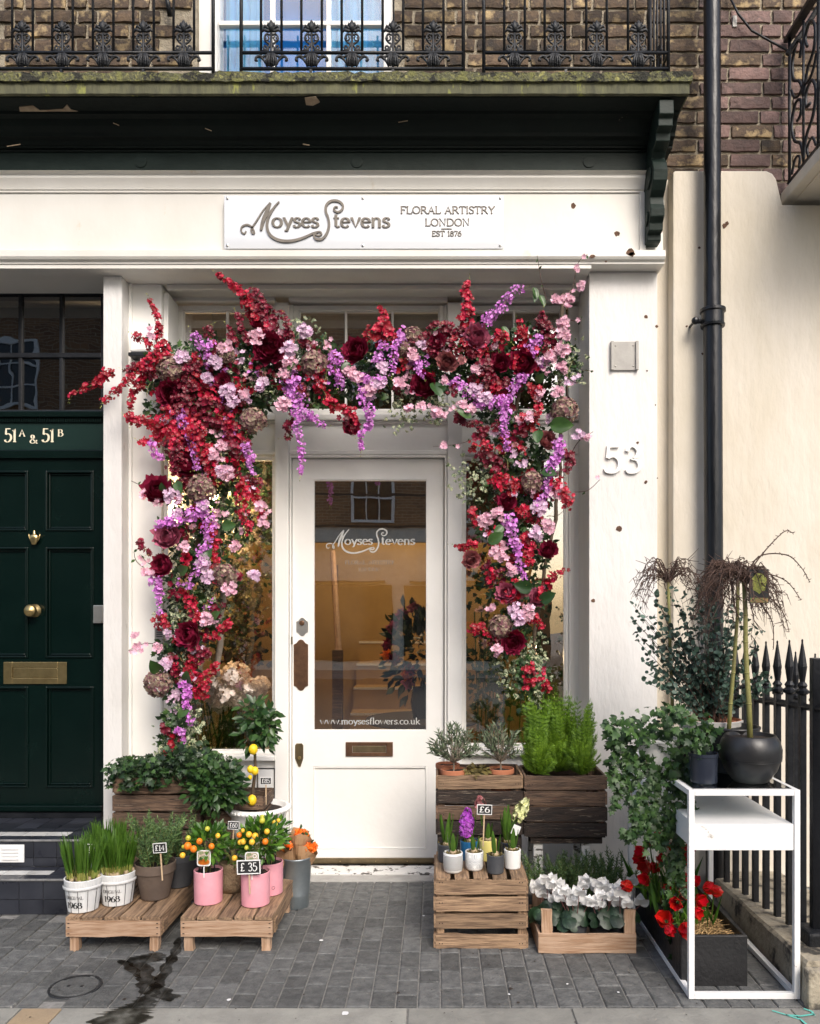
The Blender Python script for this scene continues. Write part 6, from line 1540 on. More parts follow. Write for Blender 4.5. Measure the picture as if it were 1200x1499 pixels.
o = pot('rosemary_pot', 'dark grey pot of rosemary behind the brown clay pot', 'potted plant', .080, .055, .150, 'grey_pot', rim=(.03, .004)); rosemary(o, 34, .06, .21, .13, .6); put_at(o, 262, -.40, .151)
chalk_sign('small chalkboard sign £45 in the daffodil shoots', 137, 1242, -.60, .060, .038, '£45', 3)
chalk_sign('small chalkboard sign £14 stuck in the rosemary', 234, 1241, -.665, .058, .042, '£14', -4)

# kumquats
def fruit(par, p, r, mat, name='fruit'):
    mb = MB().ball((0, 0, 0), r, 16, 10, 1.04); o = put(name, mb.mesh(name, MT[mat], True), par, p); return o
def citrus(par, c, rad, nleaf, fruits, lsize=.040, mat='leaf_citrus', trunk_z=.12, stems=9):
    mb = MB(); ms = []
    for i in range(stems):
        d_ = rv(.9); e = Vector(c)+Vector((d_.x*rad[0], d_.y*rad[1], d_.z*rad[2]))*.8
        mb.tube([Vector((U(-.01, .01), U(-.01, .01), trunk_z)), Vector((e.x*.3, e.y*.3, (trunk_z+e.z)/2)), e], [.004, .0028, .0012], 5)
    mb.build('stems', MT['stem_green'], par)
    for i in range(int(nleaf*1.7)):
        d_ = rv(.15); q = U(.45, 1.0); p = Vector(c)+Vector((d_.x*rad[0], d_.y*rad[1], d_.z*rad[2]))*q
        ms.append(TM(p, d_+rv()*.55+Vector((0, 0, .25)), lsize*U(.65, 1.15), d_*.5+Vector((0, -.3, .8))+rv()*.5, sx=.9))
    scat('leaves', MT[mat], T_OVAL, ms, par, smooth=True)
    for (p, r, m) in fruits: fruit(par, p, r, m)
def rim_text_dot(o): pass
def pink_pot(label, px, Y, fr, c=(0, 0, .235), rad=(.085, .075, .075), nl=170, label_tag=True, emblem=False):
    o = pot('kumquat_pot', label, 'potted plant', .062, .060, .142, 'pink', 'pink pots of kumquat trees', t=.004)
    MB().lathe([(.0,-.0),(.0535,-.0),(.056,.003),(.0565,.014),(.0603,.018)], 36).build('clay_foot', MT['peach'], o, smooth=True)
    o.children[0].location.z = .0
    citrus(o, c, rad, nl, fr)
    mb = MB()
    for a in (-.9, -.35, .35, .9): mb.tube([(.040*math.sin(a), -.040*math.cos(a), .12), (.044*math.sin(a), -.044*math.cos(a), .195)], .0028, 5)
    mb.build('canes', MT['iron'], o)
    if label_tag:
        w_, h_ = .043, .044; P = []
        for (cx, cz, a0) in ((w_-.012, h_-.012, 0), (-w_+.012, h_-.012, 90), (-w_+.012, -h_+.02, 180), (w_-.012, -h_+.02, 270)):
            P += [(cx*.62+.010*math.cos(R(a0+i*22.5)), cz*.85+.010*math.sin(R(a0+i*22.5))) for i in range(5)]
        tgo = MB().prism([(x, z+.206) for x, z in P], -.068, -.0665).build('care_tag', MT['white_pot'], o)
        MB().box(-.0022, .0022, -.067, -.0645, .125, .172).build('tag_stem', MT['white_pot'], tgo)
        pic = MB().prism([(x*.86, z*.86+.207) for x, z in P], -.0684, -.0681).build('printed_picture', pbr('printed_leafy_picture', (.20,.25,.12), (.55,.40,.33), ns=120, rough=.5, bump=0, lo=.45, hi=.55), tgo)
        MB().prism([(.024*math.cos(2*PI*i/20)-.002*math.sin(2*PI*i/20), .0125*math.sin(2*PI*i/20)+.193+.002*math.cos(2*PI*i/20)) for i in range(20)], -.0692, -.0689).build('orange_slice', MT['f_orange'], tgo)
        MB().lathe([(.006,0),(.0085,0),(.0085,.0004),(.006,.0004)], 20, M=Matrix.Translation((.012, -.0686, .226)) @ Matrix.Rotation(R(90), 4, 'X')).build('round_mark', MT['white_pot'], tgo)
    if emblem:
        MB().lathe([(.0062,0),(.0074,0),(.0074,.0006),(.0062,.0006)], 20, M=Matrix.Translation((.030, -.0555, .040)) @ Matrix.Rotation(R(30), 4, 'Z') @ Matrix.Rotation(R(90), 4, 'X')).build('round_emblem', MT['ink'], o)
    return put_at(o, px, Y, .151)
K = lambda x, z, r, m, y=-.07: ((x, y, z), r, m)
pink_pot('pink kumquat pot on the left of the right-hand bench with orange fruit', 305, -.61, [K(-.068,.262,.0165,'orange'),K(-.040,.252,.0145,'orange',-.08),K(-.066,.296,.0115,'limefruit'),K(-.090,.222,.0125,'kumquat'),K(-.095,.25,.009,'limefruit',-.04),K(-.015,.285,.013,'orange',-.08),K(.035,.262,.013,'orange',-.075),K(.055,.300,.011,'kumquat',-.05),K(.01,.33,.011,'limefruit',-.05)], (0,0,.255))
pink_pot('pink kumquat pot behind the £35 sign with many yellow fruit', 374, -.635, [K(-.012,.318,.0130,'kumquat'),K(.014,.312,.0135,'kumquat'),K(.004,.290,.0125,'kumquat',-.085),K(-.036,.288,.0125,'kumquat'),K(-.052,.282,.011,'kumquat',-.06),K(-.022,.262,.010,'limefruit'),K(.040,.372,.0125,'limefruit',-.05),K(.035,.382,.010,'limefruit',-.03),K(-.038,.335,.0085,'kumquat'),K(-.035,.175,.012,'limefruit'),K(-.083,.206,.0125,'kumquat',-.03),K(.055,.285,.0135,'orange',-.06),K(.060,.325,.012,'kumquat',-.05),K(-.058,.310,.012,'orange',-.05)], (.015,.01,.268), (.085,.075,.085), 240)
pink_pot('pink kumquat pot half hidden behind the other two', 394, -.50, [K(.035,.335,.009,'kumquat'),K(.055,.342,.009,'kumquat'),K(.045,.325,.008,'limefruit')], (.005,.02,.255), (.075,.07,.08), 150, False, True)
chalk_sign('larger chalkboard sign £ 35 with pale frame in front of the pink pot', 364, 1269, -.715, .100, .060, '£ 35', -2, .085)
chalk_sign('chalkboard sign £60 standing behind the kumquats', 342, 1208, -.33, .053, .038, '£60', 3, .2)
chalk_sign('small chalkboard sign £18 tilted beside the kumquat fruit', 403, 1204, -.38, .036, .026, '£18', 18, .14)
bk = root('burlap_pot', 'crumpled burlap wrapped pot behind the pink pots', 'potted plant', (0, 0, 0))
mb = MB(); n = 28; prof = [(.0,0),(.05,.0),(.064,.03),(.066,.07),(.060,.11),(.066,.135),(.058,.13)]; vs = []
for i, (r, z) in enumerate(prof):
    for k in range(n): a = 2*PI*k/n; rr = r*(1+.05*math.sin(a*5+i)+U(-.02, .02)); vs.append((rr*math.cos(a), rr*math.sin(a), z+(U(-.008, .008) if i > 4 else 0)))
mb.add(vs, [(i*n+k, i*n+(k+1) % n, (i+1)*n+(k+1) % n, (i+1)*n+k) for i in range(len(prof)-1) for k in range(n)]); mb.build('burlap_wrap', MT['burlap'], bk, smooth=True)
citrus(bk, (0, 0, .17), (.06, .05, .05), 40, []); put_at(bk, 340, -.47, .151)

# laurel standard
lb = root('laurel_bush', 'dark glossy laurel bush on a stem behind the kumquats', 'shrub', (0, 0, 0))
MB().tube([(0, 0, .18), (.004, .0, .4), (0, 0, .58)], .009, 8).build('trunk', MT['stem'], lb)
MB().lathe(pot_prof(.10, .075, .22), 32).build('pot_body', MT['grey_pot'], lb, auto=35)
ms = []
for i in range(520):
    d_ = rv(.1); p = Vector((0, 0, .565))+Vector((d_.x*.145, d_.y*.12, d_.z*.115))*U(.3, 1); ms.append(TM(p, d_+rv()*.7+Vector((0, 0, -.1)), U(.036, .060), Vector((0, -.5, .7))+rv()*.5, sx=.95))
scat('leaves', MT['leaf_bay'], T_OVAL, ms, lb, smooth=True); put_at(lb, 316, -.22, .0)
# fatsia / ivy in the tall crate
fa = root('ivy_planting', 'dense green palmate ivy spilling from the left planter crate', 'plant', (0, 0, 0)); ms = []
for i in range(1700):
    x = -1.60+.62*random.random()**1.0; t = (x+1.6)/.62; z = .60+U(-.05, .085)+.10*math.exp(-((t-.62)/.25)**2)*U(0, 1.2)-(.09*max(0, t-.55))*U(0, 2)
    p = Vector((x, -.16+U(-.10, .16)-(.03 if t > .6 else 0), z)); ms.append(TM(p, (U(-1, 1), -.5, U(-.8, .6)), U(.020, .040), Vector((0, -.6, .7))+rv()*.5))
scat('leaves', MT['leaf_ivy'], T_IVY, ms[:900], fa); scat('leaves', MT['leaf_dark'], T_IVY, ms[900:], fa)
# white urn with lemon tree
ur = root('white_urn', 'white fluted stone urn with wide rim holding the lemon tree', 'urn', (0, 0, 0))
MB().lathe([(.0,0),(.10,0),(.10,.03),(.07,.045),(.045,.09),(.040,.15),(.055,.19),(.05,.20),(.08,.235),(.115,.29),(.135,.36),(.137,.40),(.150,.415),(.155,.425),(.155,.438),(.148,.446),(.132,.444),(.125,.42),(0,.42)], 48).build('urn_body', MT['white_pot'], ur, smooth=True)
mb = MB()
for k in range(44): a = 2*PI*k/44; mb.ball((.154*math.cos(a), .154*math.sin(a), .432), .0095, 8, 5)
mb.build('rim_beading', MT['white_pot'], ur, smooth=True)
MB().lathe([(0,.424),(.124,.422)], 24).build('soil', MT['soil'], ur); put_at(ur, 378, -.09, .0)
lt_ = root('lemon_tree', 'small lemon tree with yellow lemons growing in the white urn', 'tree', (0, 0, 0))
MB().tube([(-.01,0,.42),(-.012,-.01,.52),(.0,0,.62),(-.004,0,.72),(.01,0,.82)], [.010,.009,.008,.007,.005], 8).build('trunk', MT['stem'], lt_, smooth=True)
MB().tube([(-.004,0,.70),(-.04,0,.78),(-.07,.0,.83)], .004, 6).build('branch', MT['stem'], lt_)
ms = []
for i in range(290):
    c, q = random.choice([((.01,0,.80),(.095,.08,.09)), ((-.01,0,.90),(.08,.07,.08)), ((.05,0,.85),(.07,.07,.09))]); d_ = rv(); p = Vector(c)+Vector((d_.x*q[0], d_.y*q[1], d_.z*q[2]))*U(.3, 1)
    ms.append(TM(p, d_+rv()*.6+Vector((0, 0, -.3)), U(.040, .062), Vector((0, -.6, .6))+rv()*.5))
scat('leaves', MT['leaf_bay'], T_OVAL, ms, lt_, smooth=True)
for (x, z, r) in ((.006,.738,.026),(-.008,.640,.019),(.014,.632,.021),(.0,.488,.026),(-.01,.600,.012)):
    o = put('lemon', MB().ball((0,0,0), r*.86, 16, 10, 1.2).mesh('lemon', MT['lemon'], True), lt_, (x, -.075, z))
put_at(lt_, 374, -.09, .0)
chalk_sign('small chalkboard sign £85 on a stick in the white urn', 389, 1143, -.14, .056, .036, '£85', 0, .10)
# bucket with paper bouquets
bu = root('zinc_bucket', 'galvanised zinc bucket standing on the paving right of the benches', 'bucket', (0, 0, 0))
MB().lathe([(0,.004),(.052,.004),(.056,.0),(.058,.006),(.062,.06),(.063,.065),(.062,.07),(.072,.232),(.075,.236),(.075,.243),(.070,.243),(.068,.232),(.055,.02),(0,.02)], 40).build('bucket_body', MT['zinc'], bu, smooth=True)
for s_ in (1, -1): MB().tube([(s_*(.074+.016*math.sin(PI*i/8)), -.012+.024*i/8, .228+.012*math.sin(PI*i/8)) for i in range(9)], .0025, 6).build('handle', MT['zinc'], bu)
put_at(bu, 434, -.26, .001)
for j, (dx, dy, dz, an) in enumerate(((-.028,-.01,.02,-14),(.022,.0,-.005,8),(-.005,.02,.055,-4))):
    b = root('orange_bouquet', ('orange ranunculus bouquet in brown paper, leaning left in the bucket', 'orange ranunculus bouquet in brown paper, right side of the bucket', 'orange bouquet in brown paper, highest in the bucket')[j], 'bouquet', (0, 0, 0), 'paper wrapped bouquets in the bucket')
    mb = MB(); n = 20; vs = []
    for i in range(6):
        z = i/5*.15
        for k in range(n): a = 2*PI*k/n; rr = (.016+.040*i/5)*(1+.12*math.sin(3*a+i+j)); vs.append((rr*math.cos(a), rr*math.sin(a), z+(.022*math.sin(2*a+j)+U(-.006, .01) if i == 5 else 0)))
    mb.add(vs, [(i*n+k, i*n+(k+1) % n, (i+1)*n+(k+1) % n, (i+1)*n+k) for i in range(5) for k in range(n)]); mb.build('paper_wrap', MT['paper'], b)
    for q in range(9):
        a = U(0, 6.28); rr = U(0, .035); c = Vector((rr*math.cos(a), rr*math.sin(a)-.012, .150+U(-.01, .018)))
        scat('bloom', MT['f_orange'], T_PETAL, [TM(c, rv()+Vector((0, -.3, .5)), .017, rv()) for _ in range(10)], b, smooth=True)
    scat('leaves', MT['leaf_ivy'], T_OVAL, [TM((U(-.04,.04), U(-.04,.03), .14+U(-.01,.03)), rv(.5), .03) for _ in range(16)], b)
    b.location = (WX(434, -.26)+dx, -.26+dy, .135+dz); b.rotation_euler = (R(6), R(an), j)

# ------------------------------------------------------------------ right hand group
def hyacinth_leaves(o, n, z0, h, r=.012, lean=.3):
    mb = MB()
    for i in range(n):
        a = 2*PI*i/n+U(-.3, .3); d_ = Vector((math.cos(a)*lean, math.sin(a)*lean, 1)); s_ = Vector((-math.sin(a), math.cos(a), 0)); hh = h*U(.8, 1.1); pr = []
        for k in range(6):
            t = k/5; w2 = .011*math.sin(PI*(.2+.72*t)); p = Vector((math.cos(a)*r, math.sin(a)*r, z0))+d_*hh*t-Vector((math.cos(a), math.sin(a), 0))*hh*lean*.5*t*t
            o_ = Vector((math.cos(a), math.sin(a), 0))*w2*.5; pr += [p-s_*w2+o_*-1, p+o_*.2, p+s_*w2-o_]
        mb.add(pr, [(k*3+j, k*3+j+1, k*3+j+4, k*3+j+3) for k in range(5) for j in range(2)])
    mb.build('leaves', MT['leaf_blade'], o, smooth=True)
def moss_top(o, r, z):
    scat('moss', MT['leaf_pale' if False else 'leaf_brown'], T_OVAL, [TM((q*math.cos(a), q*math.sin(a), z), rv(.4), U(.010, .018)) for a, q in [(U(0, 6.28), r*math.sqrt(random.random())) for _ in range(90)]], o)
    MB().ball((0, 0, z+.004), .016, 12, 8, 1.1).build('bulb', MT['bulb'], o, smooth=True)
def hpot(label, px, Y, r, h, mat, nl=5, lh=.10, z=.302, **kw):
    o = pot('hyacinth_pot', label, 'potted plant', r, r*.94, h, mat, 'hyacinth pots on the crate', **kw); moss_top(o, r*.85, h-.006); hyacinth_leaves(o, nl, h, lh); put_at(o, px, Y, z); return o
def rounded(o, r, h, mat):
    old = [c for c in o.children if c.name.startswith('pot_body')][0]; bpy.data.objects.remove(old)
    mb = MB().lathe([(0,0),(r*.72,0),(r*.90,.006),(r*.98,.018),(r,.04),(r*.985,h-.002),(r*.96,h),(r*.88,h),(r*.86,h-.02)], 40); me = mb.mesh('pot_body', MT[mat], True); c = bpy.data.objects.new('pot_body', me); COL.objects.link(c); c.parent = o
o = hpot('hyacinth pot with black and white lattice pattern, front left of the crate', 663, -.675, .042, .084, 'white_pot', 4, .085); rounded(o, .042, .084, 'pattern_a')
o = hpot('hyacinth pot with pale grey scallop pattern', 694, -.645, .040, .080, 'white_pot', 3, .07); rounded(o, .040, .080, 'pattern_b')
o = hpot('small dark zinc hyacinth pot with ring handle at the crate front', 725, -.685, .0375, .078, 'grey_pot', 3, .085); MB().tube([(-.012+.012*math.cos(t), -.0385, .052+.012*math.sin(t)) for t in [2*PI*i/14 for i in range(15)]], .0014, 5).build('handle', MT['zinc'], o)
hpot('plain white cylindrical hyacinth pot at the right of the crate', 750, -.62, .037, .080, 'white_pot', 4, .105)
hpot('dark slate hyacinth pot at the back left corner of the crate', 653, -.53, .038, .078, 'grey_pot', 5, .13)
o = hpot('blue glazed pot with the purple hyacinth', 687, -.50, .043, .085, 'blue', 5, .12)
hpot('yellow glazed hyacinth pot behind the zinc one', 714, -.51, .040, .092, 'yellow', 4, .07)
o2 = hpot('navy pot of the leaning cream hyacinth', 742, -.50, .036, .080, 'navy', 6, .15)
def spike(par, base, ax, L_, r, mat, name='flower_spike', n=60):
    ax = Vector(ax).normalized(); ms = []
    for i in range(n):
        t = (i+.5)/n; d_ = rv(); d_ = (d_-ax*d_.dot(ax)).normalized(); p = Vector(base)+ax*L_*t+d_*r*math.sin(PI*(.18+.74*t)); ms.append(FM(p, d_+ax*.4+rv()*.3, .0115*U(.85, 1.15)))
    s_ = scat(name, MT[mat], T_BLOSSOM, ms, par); MB().tube([Vector(base)-ax*.07, Vector(base)+ax*L_], .004, 6).build('stem', MT['leaf_blade'], s_)
def free_spike(nm, lab, px, py, Y, ax, L_, r, mat, n=60):
    t = root(nm, lab, 'flower', W(px, py, Y), 'hyacinth flowers on the crate'); b = W(px, py, Y); spike(t, b, ax, L_, r, mat, n=n); return t
spike(o, (0, 0, .135), (.05, -.1, 1), .10, .026, 'f_purple', n=130) if False else None
ob = Vector(o.location); 
s0 = root('purple_hyacinth', 'dense purple hyacinth bloom rising from the blue pot', 'flower', W(683, 1222, -.52)); spike(s0, W(681, 1222, -.52), (.10, 0, 1), .115, .030, 'f_purple', n=150)
s0 = root('pink_hyacinth', 'fading pink hyacinth tip above the £6 sign', 'flower', W(703, 1185, -.49)); spike(s0, W(704, 1186, -.49), (-.05, 0, 1), .060, .022, 'f_rose', n=34)
s0 = root('cream_hyacinth', 'cream and lime hyacinth leaning right over its pot', 'flower', W(757, 1200, -.5)); spike(s0, W(756, 1200, -.5), (.42, -.1, .9), .105, .026, 'f_cream', n=80)
chalk_sign('chalkboard sign £6 above the hyacinth pots', 709, 1185, -.60, .066, .044, '£6', 2, .14)
tgx = root('paper_tag', 'small white paper tag beside the cream hyacinth', 'tag', W(755, 1215, -.56)); tb_ = MB().box(-.017, .017, -.001, .001, -.022, .022).build('tag_card', MT['white_pot'], None); tb_.location = W(755, 1215, -.56); tb_.rotation_euler = (0, R(22), 0); attach(tb_, tgx)

# olives
def olive(label, px, Y, z, cx=0):
    o = pot('olive_pot', label, 'potted plant', .064, .048, .115, 'terracotta', 'small olive trees in terracotta', rim=(.022, .006)); mb = MB(); ms = []
    for i in range(44):
        d_ = rv(.5); e = Vector((d_.x*.115+cx, d_.y*.08, .19+abs(d_.z)*.135)); m = Vector((e.x*.4, e.y*.4, .15+.35*(e.z-.15))); P = [Vector((0, 0, .10)), Vector((cx*.2, 0, .145)), m, e]
        mb.tube(P, [.005, .004, .0022, .001], 5)
        for j in range(16):
            t = .15+.85*j/16; b = m.lerp(e, t); ms.append(TM(b, (e-m).normalized()*1.1+rv()*.9, U(.026, .042), rv(), sx=1.3))
    mb.build('branches', MT['stem_grey'], o); scat('leaves', MT['leaf_olive'], T_NARROW, ms, o); put_at(o, px, Y, z); return o
olive('bushy olive tree in a terracotta pot at the left end of the dark crate', 664, -.255, .545, .0)
olive('olive tree in a terracotta pot at the right end of the olive crate', 733, -.235, .545, -.01)
pot_ = pot('terracotta_pot', 'empty terracotta pot rim behind the left olive', 'pot', .060, .046, .11, 'terracotta', rim=(.02, .005)); put_at(pot_, 655, -.13, .552)
hc = root('heuchera', 'bronze leaved heuchera between the two olive pots', 'plant', (0, 0, 0)); scat('leaves', MT['leaf_brown'], T_IVY, [TM((U(-.055,.055), U(-.04,.04), .60+U(0,.075)), (U(-1,1), -.6, U(-.5,.6)), U(.025,.04), Vector((0,-.6,.8))+rv()*.5) for _ in range(110)], hc); put_at(hc, 697, -.26, .0)
# conifers
def conifer(label, px, Y, z, h, r, n=46):
    t = root('conifer', label, 'conifer', (0, 0, 0), 'lime green conifers in the crate'); ms = []; mb = MB()
    for i in range(n):
        a = U(0, 2*PI); hh = h*U(.22, 1.0); q = r*(1.0-.45*(hh/h)**2)*U(.55, 1.15); e = Vector((q*math.cos(a), q*math.sin(a), hh)); b = Vector((e.x*.12, e.y*.12, hh*.30)); mid = Vector((e.x*.6, e.y*.6, hh*.62))
        mb.tube([b, mid, e], [.002, .0013, .0006], 4)
        nrm = (Vector((math.cos(a), math.sin(a), .3))+rv()*.7+Vector((0, -.5, 0))).normalized(); ax = (e-mid).normalized(); side = ax.cross(nrm).normalized()
        m_ = 13
        for j in range(m_):
            tt = j/m_; p = (b.lerp(mid, tt*2) if tt < .5 else mid.lerp(e, tt*2-1)); bl = .052*(1-.6*tt)*U(.6, 1.15)
            for s_ in (1, -1):
                bd = (ax*.8+side*s_*.9+rv()*.15).normalized(); bs = bd.cross(nrm).normalized()
                ms.append(TM(p, bd, bl*1.05, nrm+rv()*.3, sx=.55))
                for k in range(7):
                    f_ = (k+.3)/7; pp = p+bd*bl*f_
                    for g_ in (1, -1): ms.append(TM(pp, bd*1.2+bs*g_*.7+rv()*.15, .0155*U(.7,1.2)*(1.15-.6*f_), nrm+rv()*.6, sx=1.25))
        ms.append(TM(e, ax, .022, nrm, sx=1.6))
    mb.build('stems', MT['leaf_lime'], t); scat('foliage', MT['leaf_lime'], T_NEEDLE, ms, t); put_at(t, px, Y, z); return t
conifer('lime green conifer at the left end of its crate', 786, -.22, .60, .40, .085, 85)
conifer('tallest lime green conifer in the middle of its crate', 820, -.17, .60, .44, .100, 100)
conifer('low lime green conifer at the back between the other three', 803, -.12, .60, .34, .11, 70)
conifer('lime green conifer with wispy tips at the right end of its crate', 850, -.22, .60, .39, .090, 85)
# cyclamen and rosemary trough
def cyclamen(label, px, Y, seed):
    t = root('cyclamen', label, 'potted plant', (0, 0, 0), 'white cyclamen in the tray'); ms = []; mb = MB()
    MB().lathe(pot_prof(.052, .040, .085), 24).build('pot_body', MT['grey_pot'], t, auto=35)
    for i in range(34):
        a = U(0, 6.28); q = U(.02, .085); p = Vector((q*math.cos(a), q*math.sin(a)-.01, .135-.55*q*q*8+U(-.02, .015))); ms.append(FM(p, Vector((math.cos(a)*.6, math.sin(a)*.6-.4, .7))+rv()*.25, 1))
    heart = fan([(0,-.018,0),(.014,-.030,-.004),(.030,-.022,-.006),(.036,0,-.004),(.028,.022,-.002),(0,.036,-.006),(-.028,.022,-.002),(-.036,0,-.004),(-.030,-.022,-.006),(-.014,-.030,-.004)], (0,0,.004))
    for m in ms: s_ = U(.65, 1.05); m[:, :3] *= s_
    scat('leaves', MT['leaf_cyc'], heart, ms, t, smooth=True)
    for i in range(12):
        a = U(0, 6.28); q = U(.01, .095); p = Vector((q*math.cos(a), q*math.sin(a)-.012, .198+U(-.050, .036))); mb.tube([(p.x*.4, p.y*.4, .10), (p.x*.9, p.y*.9, p.z-.01), p], .0016, 5)
        pm = []
        for k in range(5): an = 2*PI*k/5+U(-.3, .3); d_ = Vector((math.cos(an)*.8, math.sin(an)*.6-.1, 1.1+U(-.5, .3))); pm.append(TM(p, d_, U(.034, .050), Vector((math.cos(an)*.5, math.sin(an)*.5-.9, .3)), sx=.85))
        scat('flower', MT['f_white'], T_PETAL2, pm, t, smooth=True)
    mb.build('stalks', MT['f_rose'], t); put_at(t, px, Y, .018); return t
cyclamen('white cyclamen at the left end of the pine tray', 806, -.66, 1); cyclamen('white cyclamen left of the middle of the pine tray', 842, -.70, 2)
cyclamen('white cyclamen right of the middle of the pine tray', 878, -.68, 3); cyclamen('white cyclamen at the right end of the pine tray', 908, -.70, 4)
for i, px in enumerate((800, 835, 868, 895)):
    o = pot('rosemary_pot', ('rosemary plant behind the left white cyclamen, next to the crate', 'second rosemary plant from the hyacinth crate', 'third rosemary plant, right below the conifer crate', 'rosemary plant nearest the white table frame')[i], 'potted plant', .058, .045, .10, 'grey_pot', 'rosemary row behind the cyclamen'); rosemary(o, 34, .06, .20, .09, .45, dens=230); put_at(o, px, -.42, .006)
chalk_sign('tiny chalkboard sign peeping out of the white cyclamen', 898, 1302, -.60, .042, .028, '£6', 8, .10)
# ------------------------------------------------------------------ white metal table and what stands on and under it
tbl = root('white_table', 'white square tube metal table with glass top and boxed shelf', 'table', (1.11, -.72, 0))
fx0, fx1, fyf, fyb, fzt = .922, 1.305, -1.18, -.28, .765; q = .0105
def bar(a, b): 
    x0, x1 = min(a[0], b[0]), max(a[0], b[0]); y0, y1 = min(a[1], b[1]), max(a[1], b[1]); z0, z1 = min(a[2], b[2]), max(a[2], b[2])
    return MB().box(x0-q, x1+q, y0-q, y1+q, z0-q, z1+q)
for xx in (fx0, fx1):
    for yy in (fyf, fyb): bar((xx, yy, .0175), (xx, yy, fzt-q)).build('leg', MT['white_metal'], tbl, bev=.0015)
    for zz in (.0175, fzt-q): bar((xx, fyf+2*q+.0004, zz), (xx, fyb-2*q-.0004, zz)).build('rail', MT['white_metal'], tbl, bev=.0015)
for yy in (fyf, fyb):
    for zz in (.0175, fzt-q): bar((fx0+2*q+.0004, yy, zz), (fx1-2*q-.0004, yy, zz)).build('rail', MT['white_metal'], tbl, bev=.0015)
MB().box(fx0+.012, fx1-.012, fyf+.012, fyb-.012, fzt-.006, fzt+.002).build('glass_top', MT['glass_top'], tbl)
bxm = MB().box(fx0+q+.001, fx1-q-.001, fyf-.006, fyb, .545, .640).build('shelf_box', MT['white_metal'], tbl, bev=.002)

# black trough, straw, tulips
tr_ = root('black_trough', 'long black planter trough of red tulips under the white table', 'planter', (1.04, -.8, 0))
ax0, ax1, ay0, ay1, ath = .915, 1.166, -1.085, -.40, .195
tm_ = MB().frame(ax0, ax1, 0, 1, 0, 1, .014) if False else MB()
tm_.box(ax0, ax1, ay0, ay0+.016, .004, ath); tm_.box(ax0, ax1, ay1-.016, ay1, .004, ath); tm_.box(ax0, ax0+.016, ay0+.016, ay1-.016, .004, ath); tm_.box(ax1-.016, ax1, ay0+.016, ay1-.016, .004, ath)
tm_.box(ax0+.016, ax1-.016, ay0+.016, ay1-.016, .02, .15); tm_.build('trough_body', MT['trough'], tr_, bev=.003)
scat('straw', MT['straw'], T_NEEDLE, [TM((U(ax0+.045, ax1-.045), U(ay0+.045, ay1-.045), .152+U(0, .028)), (U(-1,1), U(-1,1), U(-.3,.35)), U(.025, .05), None, sx=.9) for _ in range(3600)], tr_, kind='stuff')
ms = []
for i in range(90):
    x, y = U(ax0-.03, ax1-.03), U(ay0+.12, ay1-.1); ms.append(TM((x, y, .15), (U(-.6,.3), U(-.5,.2), 1), U(.13, .24), None, sx=.55))
scat('tulip_leaves', MT['leaf_citrus'], T_NARROW, ms, tr_)
def tulip(px, py, Y, s_=1.0, ax=None, open_=.35):
    p = W(px, py, Y); ax = Vector(ax or (U(-.5,.5), -.5, U(-.3,1))).normalized(); a = ax.orthogonal().normalized(); b = ax.cross(a); ms = []
    for k in range(6):
        an = PI/3*k+U(-.2,.2); o_ = a*math.cos(an)+b*math.sin(an); ms.append(TM(p+o_*.006-ax*.02, ax+o_*(open_+(.15 if k % 2 else 0)), .052*s_*U(.9, 1.1), -o_+ax*.4, sx=1.0))
    t = scat('tulip', MT['f_tulip'], T_PETAL2, ms, tr_, smooth=True)
    g = Vector((min(max(p.x+U(-.02,.05), ax0+.03), ax1-.05), Y+U(.02, .1), .15)); MB().tube([g, (g+p)/2+Vector((0, 0, .05)), p-ax*.02], .003, 5).build('stem', MT['leaf_blade'], t)
for (px, py, Y, s_, ax, op) in ((940,1248,-.75,1.0,(-.8,-.4,.2),.6),(945,1266,-.76,1.0,(-.6,-.5,-.3),.7),(957,1270,-.72,.9,(.3,-.6,.3),.4),(952,1234,-.70,.7,(0,-.2,1),.2),(945,1288,-.80,.95,(-.5,-.5,.3),.5),(919,1297,-.82,1.0,(-1,-.2,.1),.35),(1003,1248,-.80,1.0,(0,-.3,1),.35),(1006,1262,-.75,.9,(0,-.6,.6),.3),
                                (998,1285,-.90,.95,(-.2,-.6,.2),.5),(1002,1306,-.95,1.0,(0,-.7,.2),.6),(1024,1318,-1.0,.95,(.2,-.7,.3),.5),(1036,1300,-.88,1.0,(.9,-.3,.2),.5),(1047,1304,-.88,.9,(1,-.2,.0),.4),(974,1346,-1.10,1.15,(-.3,-.6,.5),.55),(980,1360,-1.08,.8,(.5,-.7,-.3),.4),(1004,1358,-1.12,1.05,(-.1,-.5,-.4),.5),
                                (1017,1290,-.9,.8,(.3,-.6,.4),.4),(985,1268,-.7,.8,(-.2,-.6,.6),.3),(976,1300,-.8,.7,(0,-.8,.4),.4),(962,1222,-.6,.7,(0,-.4,1),.3),(1020,1335,-1.08,.8,(.3,-.7,-.2),.5),(968,1258,-.68,.9,(.1,-.6,.6),.35),(985,1240,-.66,.8,(.2,-.4,.9),.25),(992,1262,-.78,.9,(-.3,-.6,.4),.4),(1012,1240,-.74,.8,(.3,-.4,.8),.3),(935,1258,-.7,.8,(-.9,-.3,.2),.4),(990,1322,-1.0,1.0,(-.4,-.7,.1),.5)):
    tulip(px, py, Y, s_, ax, op)

